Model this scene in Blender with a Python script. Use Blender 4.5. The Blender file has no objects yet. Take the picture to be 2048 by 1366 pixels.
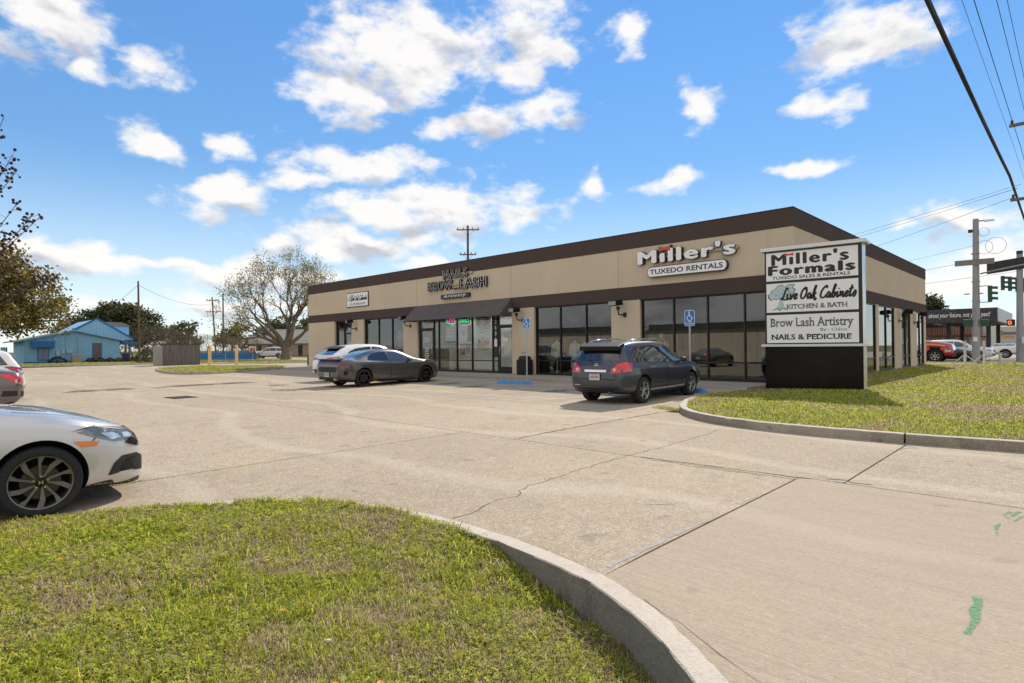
import bpy, bmesh, math, random
import numpy as np
from mathutils import Vector, Matrix, Euler
from mathutils.bvhtree import BVHTree
R = math.radians
random.seed(7); RNG = np.random.default_rng(7)
scene = bpy.context.scene
COL = scene.collection

# ------------------------------------------------------------------ camera
CAMLOC = Vector((6.907, -20.8225, 1.30))
cam_d = bpy.data.cameras.new('camera'); cam = bpy.data.objects.new('camera', cam_d); COL.objects.link(cam)
cam.matrix_world = (Matrix.Translation(CAMLOC) @ Matrix.Rotation(R(44.077), 4, 'Z')
                    @ Matrix.Rotation(math.pi/2 + .0100, 4, 'X') @ Matrix.Rotation(-.0079, 4, 'Z'))
cam_d.sensor_width = 36.0; cam_d.lens = 1172.47/2048*36.0
cam_d.clip_start = .05; cam_d.clip_end = 3000
scene.camera = cam

# ------------------------------------------------------------------ light
SUNDIR = Vector((-.38, 1.06, 1.0)).normalized()      # towards the sun, behind the shop
SUN_EL = math.asin(SUNDIR.z); SUN_AZ = math.atan2(SUNDIR.x, SUNDIR.y)
sun_d = bpy.data.lights.new('sun', 'SUN'); sun = bpy.data.objects.new('sun', sun_d); COL.objects.link(sun)
sun_d.energy = 2.4; sun_d.angle = R(.53); sun_d.color = (1.0, .90, .76)
sun.rotation_euler = (-SUNDIR).to_track_quat('-Z', 'Y').to_euler()
SKY_STRENGTH = .15
scene.view_settings.view_transform = 'Standard'; scene.view_settings.look = 'None'
scene.view_settings.gamma = 1.0; scene.view_settings.use_curve_mapping = False
scene.view_settings.exposure = .90

# the cumulus over the town: azimuth, elevation, half-width and half-height in degrees
CLOUDS = [(-82.62,23.95,4.8,2.69), (-79.49,21.58,1.49,1.55), (-75.56,22.45,2.12,1.63), (-75.75,16.64,2.33,1.45), (-70.12,17.19,1.93,1.28), (-70.91,14.11,2.39,1.23), (-69.93,12.96,3.88,1.44), (-54.73,26.29,9.21,3.95), (-42.57,27.39,4.64,4.3), (-59.87,22.49,5.11,2.19), (-40.42,22.27,3.64,1.75), (-47.78,20.31,5.14,1.54), (-49.91,28.47,5.88,2.59), (-32.89,27.35,1.6,1.51), (-26.29,21.24,2.28,2.01), (-13.07,24.64,5.43,3.06), (-15.74,19.88,3.13,1.59), (-17.74,15.44,3.06,0.65), (-35.64,15.21,1.91,1.17), (-28.75,15.06,2.25,1.05), (-58.53,16.26,7.08,1.91), (-63.9,15,3.54,1.2), (-50.03,13.42,9.77,2.38), (-56.7,12.77,7.64,1.81), (-58.56,9.95,9.49,1.56), (-65.64,9.18,2.58,1.06), (-83.8,7.58,4.76,1.38), (-80.46,7.7,3.29,1.11), (-75.76,7.47,5.78,0.59), (-67.32,6.88,7.37,1.15), (-6.57,9.53,4.07,1.51), (-9.46,8.93,2.26,0.86), (-4.51,6.46,3.32,1.26), (-7.25,4.99,4.42,0.93), (-51.99,7.99,3.38,0.76), (-62.2,4.07,18.93,1.02), (-5.46,1.81,4.21,0.69)]
world = bpy.data.worlds.new('World'); scene.world = world; world.use_nodes = True
def build_world():
    nt = world.node_tree; N = nt.nodes; Lk = nt.links; N.clear()
    def nd(t, **kw):
        n = N.new(t)
        for k, v in kw.items(): setattr(n, k, v)
        return n
    def put(sock, v):
        if isinstance(v, bpy.types.NodeSocket): Lk.new(v, sock)
        else: sock.default_value = v
    def ma(op, a, b=None, c=None, clamp=False):
        n = nd('ShaderNodeMath', operation=op, use_clamp=clamp); put(n.inputs[0], a)
        if b is not None: put(n.inputs[1], b)
        if c is not None: put(n.inputs[2], c)
        return n.outputs[0]
    def vm(op, a, b=None, out=0):
        n = nd('ShaderNodeVectorMath', operation=op); put(n.inputs[0], a)
        if b is not None: put(n.inputs[1], b)
        return n.outputs[out]
    def mix(f, a, b):
        n = nd('ShaderNodeMix', data_type='RGBA'); put(n.inputs[0], f); put(n.inputs[6], a); put(n.inputs[7], b); return n.outputs[2]
    tc = nd('ShaderNodeTexCoord'); d = vm('NORMALIZE', tc.outputs['Generated'])
    sp = nd('ShaderNodeSeparateXYZ'); put(sp.inputs[0], d); x, y, z = sp.outputs
    az = ma('ARCTAN2', x, y); el = ma('ARCSINE', z)
    cb = nd('ShaderNodeCombineXYZ'); put(cb.inputs[0], az); put(cb.inputs[1], el); P = cb.outputs[0]
    sky = nd('ShaderNodeTexSky', sky_type='NISHITA', sun_disc=False)
    sky.sun_elevation = SUN_EL; sky.sun_rotation = SUN_AZ; sky.air_density = 1.0; sky.dust_density = 0.0; sky.ozone_density = 2.0
    hs = nd('ShaderNodeHueSaturation'); hs.inputs['Saturation'].default_value = 1.22; 
    lum = vm('DOT_PRODUCT', sky.outputs[0], (.3, .5, .2), out=1)           # a gentle shoulder, as the blended exposure has
    sh_ = nd('ShaderNodeVectorMath', operation='SCALE'); put(sh_.inputs[0], sky.outputs[0]); put(sh_.inputs[3], ma('DIVIDE', 1.05, ma('ADD', 1.0, ma('MULTIPLY', lum, .28))))
    put(hs.inputs['Color'], sh_.outputs[0])
    # a wobble so that outlines are not ellipses
    nz0 = nd('ShaderNodeTexNoise'); nz0.inputs['Scale'].default_value = 9; nz0.inputs['Detail'].default_value = 3
    put(nz0.inputs['Vector'], d)
    wob = vm('SCALE', vm('SUBTRACT', nz0.outputs['Color'], (.5,.5,.5))); wob.node.inputs[3].default_value = .085
    P2 = vm('ADD', P, wob)
    def field(PP, amin=0):
        near = None
        for (a, e, ra, rb) in [c for c in CLOUDS if c[2]*c[3] > amin]:
            a, e, ra, rb = R(a), R(e), R(ra), R(rb)
            q = nd('ShaderNodeVectorMath', operation='MULTIPLY_ADD'); put(q.inputs[0], PP); q.inputs[1].default_value = (1/ra, 1/rb, 0); q.inputs[2].default_value = (-a/ra, -e/rb, 0)
            f = vm('LENGTH', q.outputs[0], out=1)
            near = f if near is None else ma('MINIMUM', near, f)
        return ma('SUBTRACT', 1.0, near)
    best = field(P2); above = field(vm('ADD', P2, (0, .012, 0)), 5.0)
    under = ma('MULTIPLY', ma('SUBTRACT', above, best), 1.0)            # positive on the underside of a cloud
    # unseen sky behind the camera: denser cloud, thickened as fill for the shopfront
    cp = nd('ShaderNodeCombineXYZ'); zz = ma('MAXIMUM', ma('ADD', z, .12), .05)
    put(cp.inputs[0], ma('DIVIDE', x, zz)); put(cp.inputs[1], ma('DIVIDE', y, zz))
    nb = nd('ShaderNodeTexNoise'); nb.inputs['Scale'].default_value = 1.25; nb.inputs['Detail'].default_value = 2; put(nb.inputs['Vector'], cp.outputs[0])
    dt = vm('DOT_PRODUCT', d, (-.6955, .7185, .0), out=1)
    elsewhere = ma('SUBTRACT', ma('MULTIPLY', nb.outputs[0], 4.0), ma('ADD', 1.0, ma('MULTIPLY', ma('MAXIMUM', ma('ADD', dt, .10), 0.0), 5.0)))
    best = ma('MAXIMUM', best, elsewhere)
    # billowing edge
    nz = nd('ShaderNodeTexNoise'); nz.inputs['Scale'].default_value = 15; nz.inputs['Detail'].default_value = 9; nz.inputs['Roughness'].default_value = .58
    sc = vm('MULTIPLY', d, (1, 1, 1.9)); put(nz.inputs['Vector'], sc)
    nn = ma('SUBTRACT', nz.outputs[0], .5)
    dens = ma('ADD', best, ma('MULTIPLY', nn, 3.0))
    mr = nd('ShaderNodeMapRange', interpolation_type='SMOOTHSTEP'); put(mr.inputs[0], dens); mr.inputs[1].default_value = -.24; mr.inputs[2].default_value = .62
    alpha = mr.outputs[0]
    # lit tops, greyer undersides: compare with the cloud a little higher up
    def soft(off):
        n = nd('ShaderNodeTexNoise'); n.inputs['Scale'].default_value = 11; n.inputs['Detail'].default_value = 5; n.inputs['Roughness'].default_value = .55
        put(n.inputs['Vector'], vm('ADD', sc, (0, 0, off))); return n.outputs[0]
    sh = ma('ADD', ma('MULTIPLY', ma('SUBTRACT', soft(.085), soft(0.0)), 2.6), ma('ADD', ma('MULTIPLY', ma('SUBTRACT', dens, .62), .22), ma('MULTIPLY', under, 1.15)))
    shm = nd('ShaderNodeMapRange', interpolation_type='SMOOTHSTEP'); put(shm.inputs[0], sh); shm.inputs[1].default_value = -.12; shm.inputs[2].default_value = .80
    K = 1.0/SKY_STRENGTH
    ccol = mix(shm.outputs[0], (.555*K, .54*K, .52*K, 1), (.31*K, .315*K, .345*K, 1))
    # thin veil towards the horizon
    veil = nd('ShaderNodeMapRange', interpolation_type='SMOOTHSTEP'); put(veil.inputs[0], el); veil.inputs[1].default_value = .30; veil.inputs[2].default_value = -.02
    base = mix(ma('MULTIPLY', veil.outputs[0], .55), hs.outputs[0], (.60*K, .68*K, .76*K, 1))
    out_c = mix(ma('MULTIPLY', alpha, .94), base, ccol)
    bg = nd('ShaderNodeBackground'); put(bg.inputs[0], out_c); bg.inputs[1].default_value = SKY_STRENGTH
    wo = nd('ShaderNodeOutputWorld'); Lk.new(bg.outputs[0], wo.inputs[0])
build_world()
world.cycles.sampling_method = 'MANUAL'; world.cycles.sample_map_resolution = 1024

# ------------------------------------------------------------------ helpers
def gz(y):                      # height of the paved lot: it drains away from the shop
    if y < -7.5: return -.12 + .006*y
    if y > -3.0: return -.10
    return -.165 + (y+7.5)/4.5*.065

class MB:
    def __init__(s): s.v = []; s.f = []
    def add(s, vs, fs):
        n = len(s.v); s.v += [tuple(p) for p in vs]; s.f += [tuple(i+n for i in f) for f in fs]; return s
    def box(s, a, b):
        x0, y0, z0 = a; x1, y1, z1 = b
        return s.add([(x0,y0,z0),(x1,y0,z0),(x1,y1,z0),(x0,y1,z0),(x0,y0,z1),(x1,y0,z1),(x1,y1,z1),(x0,y1,z1)],
                     [(3,2,1,0),(4,5,6,7),(0,1,5,4),(1,2,6,5),(2,3,7,6),(3,0,4,7)])
    def hexa(s, p): return s.add(p, [(3,2,1,0),(4,5,6,7),(0,1,5,4),(1,2,6,5),(2,3,7,6),(3,0,4,7)])
    def prism(s, poly, lo, hi, axis='z'):
        n = len(poly)
        def mk(p, h): return (p[0], p[1], h) if axis == 'z' else ((h, p[0], p[1]) if axis == 'x' else (p[0], h, p[1]))
        vs = [mk(p, lo) for p in poly] + [mk(p, hi) for p in poly]
        fs = [tuple(range(n))[::-1], tuple(range(n, 2*n))] + [(i, (i+1) % n, n+(i+1) % n, n+i) for i in range(n)]
        return s.add(vs, fs)
    def tube(s, pts, rad, n=8, cap=True):
        pts = [Vector(p) for p in pts]; m = len(pts)
        if not hasattr(rad, '__len__'): rad = [rad]*m
        ref = None; rings = []
        for i, p in enumerate(pts):
            t = (pts[min(i+1, m-1)] - pts[max(i-1, 0)])
            t = t.normalized() if t.length > 1e-9 else Vector((0,0,1))
            if ref is None: ref = t.orthogonal().normalized()
            ref = (ref - t*ref.dot(t)); ref = ref.normalized() if ref.length > 1e-6 else t.orthogonal().normalized()
            b = t.cross(ref)
            rings.append([p + (ref*math.cos(2*math.pi*k/n) + b*math.sin(2*math.pi*k/n))*rad[i] for k in range(n)])
        o = len(s.v)
        for r in rings: s.v += [tuple(q) for q in r]
        for i in range(m-1):
            for k in range(n):
                a = o+i*n+k; b2 = o+i*n+(k+1) % n; s.f.append((a, b2, b2+n, a+n))
        if cap:
            s.f.append(tuple(o+k for k in range(n))[::-1]); s.f.append(tuple(o+(m-1)*n+k for k in range(n)))
        return s
    def cyl(s, c, r, h, n=16, axis='z', r2=None):
        c = Vector(c); a = {'z': Vector((0,0,1)), 'x': Vector((1,0,0)), 'y': Vector((0,1,0))}[axis]
        return s.tube([c, c+a*h], [r, r if r2 is None else r2], n)
    def lathe(s, prof, n=24, axis='z', c=(0,0,0)):
        o = len(s.v); m = len(prof)
        for k in range(n):
            a = 2*math.pi*k/n
            for (r, h) in prof:
                u, v = r*math.cos(a), r*math.sin(a)
                p = (u, v, h) if axis == 'z' else ((h, u, v) if axis == 'x' else (u, h, v))
                s.v.append((p[0]+c[0], p[1]+c[1], p[2]+c[2]))
        for k in range(n):
            for i in range(m-1):
                a = o+k*m+i; b = o+((k+1) % n)*m+i; s.f.append((a, b, b+1, a+1))
        return s
    def ball(s, c, r, n=10, m=6):
        rx, ry, rz = r if hasattr(r, '__len__') else (r, r, r)
        prof = [(math.sin(math.pi*i/m), -math.cos(math.pi*i/m)) for i in range(m+1)]
        o = len(s.v); s.lathe(prof, n)
        for i in range(o, len(s.v)):
            p = s.v[i]; s.v[i] = (p[0]*rx+c[0], p[1]*ry+c[1], p[2]*rz+c[2])
        return s
    def mesh(s, name, bevel=0, seg=2, smooth=None):
        me = bpy.data.meshes.new(name); me.from_pydata(s.v, [], s.f); me.update()
        bm = bmesh.new(); bm.from_mesh(me)
        if len(bm.faces) > 1: bmesh.ops.recalc_face_normals(bm, faces=bm.faces)
        if bevel:
            es = [e for e in bm.edges if len(e.link_faces) == 2 and e.calc_face_angle(0) > .5]
            bmesh.ops.bevel(bm, geom=es, offset=bevel, segments=seg, profile=.5, affect='EDGES')
        bm.to_mesh(me); bm.free()
        if smooth is not None:
            me.polygons.foreach_set('use_smooth', [True]*len(me.polygons)); me.set_sharp_from_angle(angle=R(smooth))
        return me
    def build(s, name, m, parent=None, bevel=0, smooth=None, loc=None, rz=0, seg=2):
        return obj(name, s.mesh(name, bevel, seg, smooth), m, parent, loc, rz)

def obj(name, me, m, parent=None, loc=None, rz=0):
    o = bpy.data.objects.new(name, me); COL.objects.link(o)
    if m is not None and not me.materials: me.materials.append(m)
    if parent is not None: o.parent = parent
    if loc is not None: o.location = loc
    if rz: o.rotation_euler = (0, 0, rz)
    return o
def tag(o, label, cat, group=None):
    o['label'] = label; o['category'] = cat
    if group: o['group'] = group
    return o
def kind(o, k, label=None):
    o['kind'] = k
    if label: o['label'] = label
    return o
def T(name, label, cat, loc=(0,0,0), rz=0, group=None):
    o = bpy.data.objects.new(name, None); COL.objects.link(o); o.location = loc; o.rotation_euler = (0, 0, rz); o.empty_display_size = .2
    return tag(o, label, cat, group)
def copy_tree(o, parent=None):
    c = o.copy(); COL.objects.link(c)
    if parent is not None: c.parent = parent
    for ch in [q for q in o.children]: copy_tree(ch, c)
    return c

MATS = {}
def mat(name, col, rough=.6, metal=0.0, var=0.0, scale=6.0, bump=0.0, bscale=None, coat=0.0, spec=.5, emit=None, estr=0, col2=None, vscale=(1,1,1), detail=5, trans=0):
    if name in MATS: return MATS[name]
    m = bpy.data.materials.new(name); m.use_nodes = True; MATS[name] = m
    nt = m.node_tree; b = nt.nodes['Principled BSDF']
    b.inputs['Roughness'].default_value = rough; b.inputs['Metallic'].default_value = metal
    b.inputs['Specular IOR Level'].default_value = spec; b.inputs['Coat Weight'].default_value = coat; b.inputs['Coat Roughness'].default_value = .03
    c = (*col, 1); b.inputs['Base Color'].default_value = c
    if trans: b.inputs['Transmission Weight'].default_value = trans
    if emit: b.inputs['Emission Color'].default_value = (*emit, 1); b.inputs['Emission Strength'].default_value = estr
    if var or bump:
        tc = nt.nodes.new('ShaderNodeTexCoord'); mp = nt.nodes.new('ShaderNodeMapping'); mp.inputs['Scale'].default_value = vscale
        nt.links.new(tc.outputs['Object'], mp.inputs[0])
        nz = nt.nodes.new('ShaderNodeTexNoise'); nz.inputs['Scale'].default_value = scale; nz.inputs['Detail'].default_value = detail; nz.inputs['Roughness'].default_value = .62
        nt.links.new(mp.outputs[0], nz.inputs['Vector'])
        if var:
            mx = nt.nodes.new('ShaderNodeMix'); mx.data_type = 'RGBA'
            mr = nt.nodes.new('ShaderNodeMapRange'); mr.inputs[1].default_value = .3; mr.inputs[2].default_value = .7
            nt.links.new(nz.outputs[0], mr.inputs[0]); nt.links.new(mr.outputs[0], mx.inputs[0])
            mx.inputs[6].default_value = (*[v*(1-var) for v in col], 1)
            mx.inputs[7].default_value = (*(col2 if col2 else [min(1, v*(1+var)) for v in col]), 1)
            nt.links.new(mx.outputs[2], b.inputs['Base Color'])
        if bump:
            n2 = nt.nodes.new('ShaderNodeTexNoise'); n2.inputs['Scale'].default_value = bscale or scale*6; n2.inputs['Detail'].default_value = 4
            nt.links.new(mp.outputs[0], n2.inputs['Vector'])
            bp = nt.nodes.new('ShaderNodeBump'); bp.inputs['Strength'].default_value = bump; bp.inputs['Distance'].default_value = .02
            nt.links.new(n2.outputs[0], bp.inputs['Height']); nt.links.new(bp.outputs[0], b.inputs['Normal'])
    return m
def ramp_nodes(nt, fac, stops):
    r = nt.nodes.new('ShaderNodeValToRGB'); e = r.color_ramp.elements
    while len(e) < len(stops): e.new(.5)
    for i, (p, c) in enumerate(stops): e[i].position = p; e[i].color = (*c, 1)
    nt.links.new(fac, r.inputs[0]); return r.outputs[0]
def mixc(nt, fac, a, b, mode='MIX'):
    n = nt.nodes.new('ShaderNodeMix'); n.data_type = 'RGBA'; n.blend_type = mode
    for s, v in ((0, fac), (6, a), (7, b)):
        if isinstance(v, bpy.types.NodeSocket): nt.links.new(v, n.inputs[s])
        else: n.inputs[s].default_value = v if s == 0 else (*v, 1)
    return n.outputs[2]
def noise(nt, vec, scale, detail=4, rough=.6):
    n = nt.nodes.new('ShaderNodeTexNoise'); n.inputs['Scale'].default_value = scale; n.inputs['Detail'].default_value = detail; n.inputs['Roughness'].default_value = rough
    nt.links.new(vec, n.inputs['Vector']); return n.outputs[0]
def mrange(nt, f, a, b, c=0., d=1.):
    n = nt.nodes.new('ShaderNodeMapRange'); nt.links.new(f, n.inputs[0])
    for i, v in enumerate((a, b, c, d)): n.inputs[i+1].default_value = v
    return n.outputs[0]
def newmat(name):
    m = bpy.data.materials.new(name); m.use_nodes = True; MATS[name] = m
    return m, m.node_tree, m.node_tree.nodes['Principled BSDF']
def wpos(nt, sc=(1,1,1), rot=0):
    g = nt.nodes.new('ShaderNodeNewGeometry'); mp = nt.nodes.new('ShaderNodeMapping'); mp.inputs['Scale'].default_value = sc; mp.inputs['Rotation'].default_value = (0,0,rot)
    nt.links.new(g.outputs['Position'], mp.inputs[0]); return mp.outputs[0]

def concrete(name, c0, c1, c2, agg=.5, broom=0.0, stain=.5):
    m, nt, b = newmat(name); p = wpos(nt)
    big = noise(nt, p, .22, 4); mid = noise(nt, p, 1.7, 6, .7)
    col = mixc(nt, mrange(nt, big, .32, .68), c0, c1)
    col = mixc(nt, mrange(nt, mid, .52, .78, 0, stain), col, c2)
    # exposed pebbles: dark and light grains
    vo = nt.nodes.new('ShaderNodeTexVoronoi'); vo.inputs['Scale'].default_value = 70; nt.links.new(p, vo.inputs['Vector'])
    sp = nt.nodes.new('ShaderNodeSeparateColor'); nt.links.new(vo.outputs['Color'], sp.inputs[0])
    col = mixc(nt, mrange(nt, sp.outputs[0], .55, 1.0, 0, agg), col, tuple(v*.42 for v in c1))
    col = mixc(nt, mrange(nt, sp.outputs[1], .72, 1.0, 0, agg*.9), col, (.74, .66, .55))
    mo = noise(nt, p, 5.5, 5, .8); col = mixc(nt, mrange(nt, mo, .50, .72, 0, agg*.75), col, tuple(v*.62 for v in c1))
    mo2 = noise(nt, p, 12, 3, .8); col = mixc(nt, mrange(nt, mo2, .52, .70, 0, agg*.6), col, (.70,.60,.48))
    fine = noise(nt, p, 28, 5, .75)
    col = mixc(nt, mrange(nt, fine, .52, .75, 0, .45), col, tuple(v*.5 for v in c1))
    if broom:
        st = wpos(nt, (.35, 30, 1), R(6)); ln = noise(nt, st, 1.6, 5, .7)
        col = mixc(nt, mrange(nt, ln, .5, .72, 0, broom), col, tuple(v*.62 for v in c1))
        st2 = wpos(nt, (.12, 3.2, 1), R(6)); ln2 = noise(nt, st2, 1.2, 4)
        col = mixc(nt, mrange(nt, ln2, .55, .75, 0, broom*.7), col, tuple(v*.75 for v in c1))
    oi = nt.nodes.new('ShaderNodeObjectInfo'); col = mixc(nt, mrange(nt, oi.outputs['Random'], 0, 1, 0, .22), col, tuple(v*.72 for v in c1))
    # old tyre sweeps and pale scuffs
    sw = nt.nodes.new('ShaderNodeTexWave'); sw.wave_type = 'RINGS'; sw.inputs['Scale'].default_value = .13; sw.inputs['Distortion'].default_value = 9; sw.inputs['Detail'].default_value = 3; sw.inputs['Detail Scale'].default_value = .6
    nt.links.new(p, sw.inputs['Vector'])
    col = mixc(nt, mrange(nt, sw.outputs[1], .90, 1.0, 0, .30*stain), col, (.62, .54, .44))
    sp3 = noise(nt, p, 3.3, 2, .4)
    col = mixc(nt, mrange(nt, sp3, .70, .74, 0, .42*stain), col, tuple(v*.30 for v in c1))
    nt.links.new(col, b.inputs['Base Color']); b.inputs['Roughness'].default_value = .9; b.inputs['Specular IOR Level'].default_value = .25
    bp = nt.nodes.new('ShaderNodeBump'); bp.inputs['Strength'].default_value = .45; bp.inputs['Distance'].default_value = .006
    nt.links.new(vo.outputs['Distance'], bp.inputs['Height']); nt.links.new(bp.outputs[0], b.inputs['Normal'])
    return m
def soil(name, cols, sc=1.0):
    m, nt, b = newmat(name); p = wpos(nt)
    f = noise(nt, p, .55*sc, 6, .65); col = ramp_nodes(nt, f, [(.30, cols[0]), (.5, cols[1]), (.66, cols[2])])
    g = noise(nt, p, 45, 3, .7); col = mixc(nt, mrange(nt, g, .45, .75, 0, .7), col, tuple(v*.35 for v in cols[0]))
    nt.links.new(col, b.inputs['Base Color']); b.inputs['Roughness'].default_value = 1; b.inputs['Specular IOR Level'].default_value = .1
    bp = nt.nodes.new('ShaderNodeBump'); bp.inputs['Strength'].default_value = .35; bp.inputs['Distance'].default_value = .006
    nt.links.new(g, bp.inputs['Height']); nt.links.new(bp.outputs[0], b.inputs['Normal']); return m
def tinted(name, rough=.6, trans=.35):      # colour of every blade or leaf from its own attribute
    m, nt, b = newmat(name); a = nt.nodes.new('ShaderNodeAttribute'); a.attribute_name = 'tint'
    nt.links.new(a.outputs['Color'], b.inputs['Base Color']); b.inputs['Roughness'].default_value = rough; b.inputs['Specular IOR Level'].default_value = .3
    tr = nt.nodes.new('ShaderNodeBsdfTranslucent'); nt.links.new(a.outputs['Color'], tr.inputs[0])
    mx = nt.nodes.new('ShaderNodeMixShader'); mx.inputs[0].default_value = trans
    out = nt.nodes['Material Output']; nt.links.new(b.outputs[0], mx.inputs[1]); nt.links.new(tr.outputs[0], mx.inputs[2]); nt.links.new(mx.outputs[0], out.inputs[0]); return m
def glassmat(name, tint=(.5,.53,.52), ior=1.75, extra=.04):     # a thin pane: see-through, mirror-like by angle
    m, nt, b = newmat(name); nt.nodes.remove(b); out = nt.nodes['Material Output']
    t = nt.nodes.new('ShaderNodeBsdfTransparent'); t.inputs[0].default_value = (*tint, 1)
    g = nt.nodes.new('ShaderNodeBsdfGlossy'); g.inputs['Roughness'].default_value = .005; g.inputs['Color'].default_value = (.92,.95,.95,1)
    fr = nt.nodes.new('ShaderNodeFresnel'); fr.inputs[0].default_value = ior
    ad = nt.nodes.new('ShaderNodeMath'); ad.operation = 'ADD'; ad.inputs[1].default_value = extra; nt.links.new(fr.outputs[0], ad.inputs[0])
    mx = nt.nodes.new('ShaderNodeMixShader'); nt.links.new(ad.outputs[0], mx.inputs[0]); nt.links.new(t.outputs[0], mx.inputs[1]); nt.links.new(g.outputs[0], mx.inputs[2]); nt.links.new(mx.outputs[0], out.inputs[0]); return m

# ------------------------------------------------------------------ lettering
def glyphs(s, bold=0.0, shear=0.0, spacing=1.0, serif=False):
    cu = bpy.data.curves.new('lettering', 'FONT'); cu.body = s; cu.size = 1; cu.offset = bold; cu.shear = shear; cu.space_character = spacing
    cu.resolution_u = 3; o = bpy.data.objects.new('lettering', cu); COL.objects.link(o)
    dg = bpy.context.evaluated_depsgraph_get(); me = bpy.data.meshes.new_from_object(o.evaluated_get(dg))
    bpy.data.objects.remove(o); bpy.data.curves.remove(cu)
    vs = [(v.co.x, v.co.y) for v in me.vertices]; fs = [tuple(p.vertices) for p in me.polygons]
    if serif:
        cnt = {}
        for f in fs:
            for i in range(len(f)):
                e = tuple(sorted((f[i], f[(i+1) % len(f)]))); cnt[e] = cnt.get(e, 0)+1
        for (a, b), n in list(cnt.items()):
            if n != 1: continue
            (ax, ay), (bx, by) = vs[a], vs[b]; ln = abs(ax-bx)
            if abs(ay-by) < .003 and .05 < ln < .30 and (abs(ay) < .06+bold or ay > .42):
                x0, x1 = min(ax, bx)-.055, max(ax, bx)+.055; h = .055 if ay < .2 else -.055; n0 = len(vs)
                vs += [(x0, ay), (x1, ay), (x1, ay+h), (x0, ay+h)]; fs.append((n0, n0+1, n0+2, n0+3))
    bpy.data.meshes.remove(me); return vs, fs
def lettering(name, s, m, parent, rect, plane, depth=.01, smear=0.0, ref=None, **kw):
    """rect = x0,x1,z0,z1 on a plane given by origin, right, up; the letters stand depth proud of it; smear thickens them sideways, ref keeps the fit of a thinner cut"""
    vs, fs = glyphs(s, **kw); rv = glyphs(s, **{**kw, 'bold': ref})[0] if ref is not None else vs
    xs = [v[0] for v in rv]; ys = [v[1] for v in rv]; x0, x1, z0, z1 = rect; sm_ = 0 if ref is not None else smear; mx, Mx, my, My = min(xs)-sm_, max(xs)+sm_, min(ys), max(ys)
    sx = (x1-x0)/(Mx-mx); sy = (z1-z0)/(My-my); tv = [(x0+(a-mx)*sx, z0+(b-my)*sy) for a, b in vs]
    if not smear: return flat_shape(name, tv, fs, m, parent, rect, plane, depth, fit=False)
    o, r, u = [Vector(q) for q in plane]; nrm = r.cross(u).normalized(); me = None; V = []; F = []
    for k, (dx, dy) in enumerate(((-smear, 0), (0, 0), (smear, 0), (0, smear*.6), (0, -smear*.6))):
        n0 = len(V); nv = len(tv); dd = depth-.0003*k; V += [tuple(o+r*(a+dx*sx)+u*(b+dy*sy)+nrm*dd) for a, b in tv]+[tuple(o+r*(a+dx*sx)+u*(b+dy*sy)) for a, b in tv]
        cnt = set((f[i], f[(i+1) % len(f)]) for f in fs for i in range(len(f))); F += [tuple(i+n0 for i in f) for f in fs]
        F += [(a+n0, a+nv+n0, b+nv+n0, b+n0) for a, b in cnt if (b, a) not in cnt]
    me = bpy.data.meshes.new(name); me.from_pydata(V, [], F); me.update(); return obj(name, me, m, parent)
def flat_shape(name, vs, fs, m, parent, rect, plane, depth=.01, fit=True):
    o, r, u = [Vector(q) for q in plane]; nrm = r.cross(u).normalized()
    if fit:
        xs = [v[0] for v in vs]; ys = [v[1] for v in vs]; x0, x1, z0, z1 = rect
        sx = (x1-x0)/(max(xs)-min(xs)); sy = (z1-z0)/(max(ys)-min(ys)); mx, my = min(xs), min(ys)
        vs = [(x0+(a-mx)*sx, z0+(b-my)*sy) for a, b in vs]
    n = len(vs); P = [o+r*a+u*b+nrm*depth for a, b in vs] + [o+r*a+u*b for a, b in vs]
    cnt = {}
    for f in fs:
        for i in range(len(f)):
            e = (f[i], f[(i+1) % len(f)]); cnt[e] = cnt.get(e, 0)+1
    F = [tuple(f) for f in fs]
    for (a, b) in cnt:
        if (b, a) not in cnt: F.append((a, a+n, b+n, b))
    me = bpy.data.meshes.new(name); me.from_pydata([tuple(p) for p in P], [], F); me.update()
    return obj(name, me, m, parent)
def stroke_shape(strokes, w):
    """brush strokes: polylines -> ribbons in 2D"""
    vs = []; fs = []
    for st in strokes:
        pts = [Vector((p[0], p[1])) for p in st]
        for _ in range(2):
            q = [pts[0]]
            for a, b in zip(pts, pts[1:]): q += [a*.75+b*.25, a*.25+b*.75]
            pts = q+[pts[-1]]
        m = len(pts); n0 = len(vs)
        for i, p in enumerate(pts):
            t = (pts[min(i+1, m-1)]-pts[max(i-1, 0)]).normalized(); nr = Vector((-t.y, t.x)); ww = w*(.75+.35*abs(t.y))
            vs += [tuple(p+nr*ww), tuple(p-nr*ww)]
        for i in range(m-1): fs.append((n0+2*i, n0+2*i+1, n0+2*i+3, n0+2*i+2))
    return vs, fs
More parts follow.
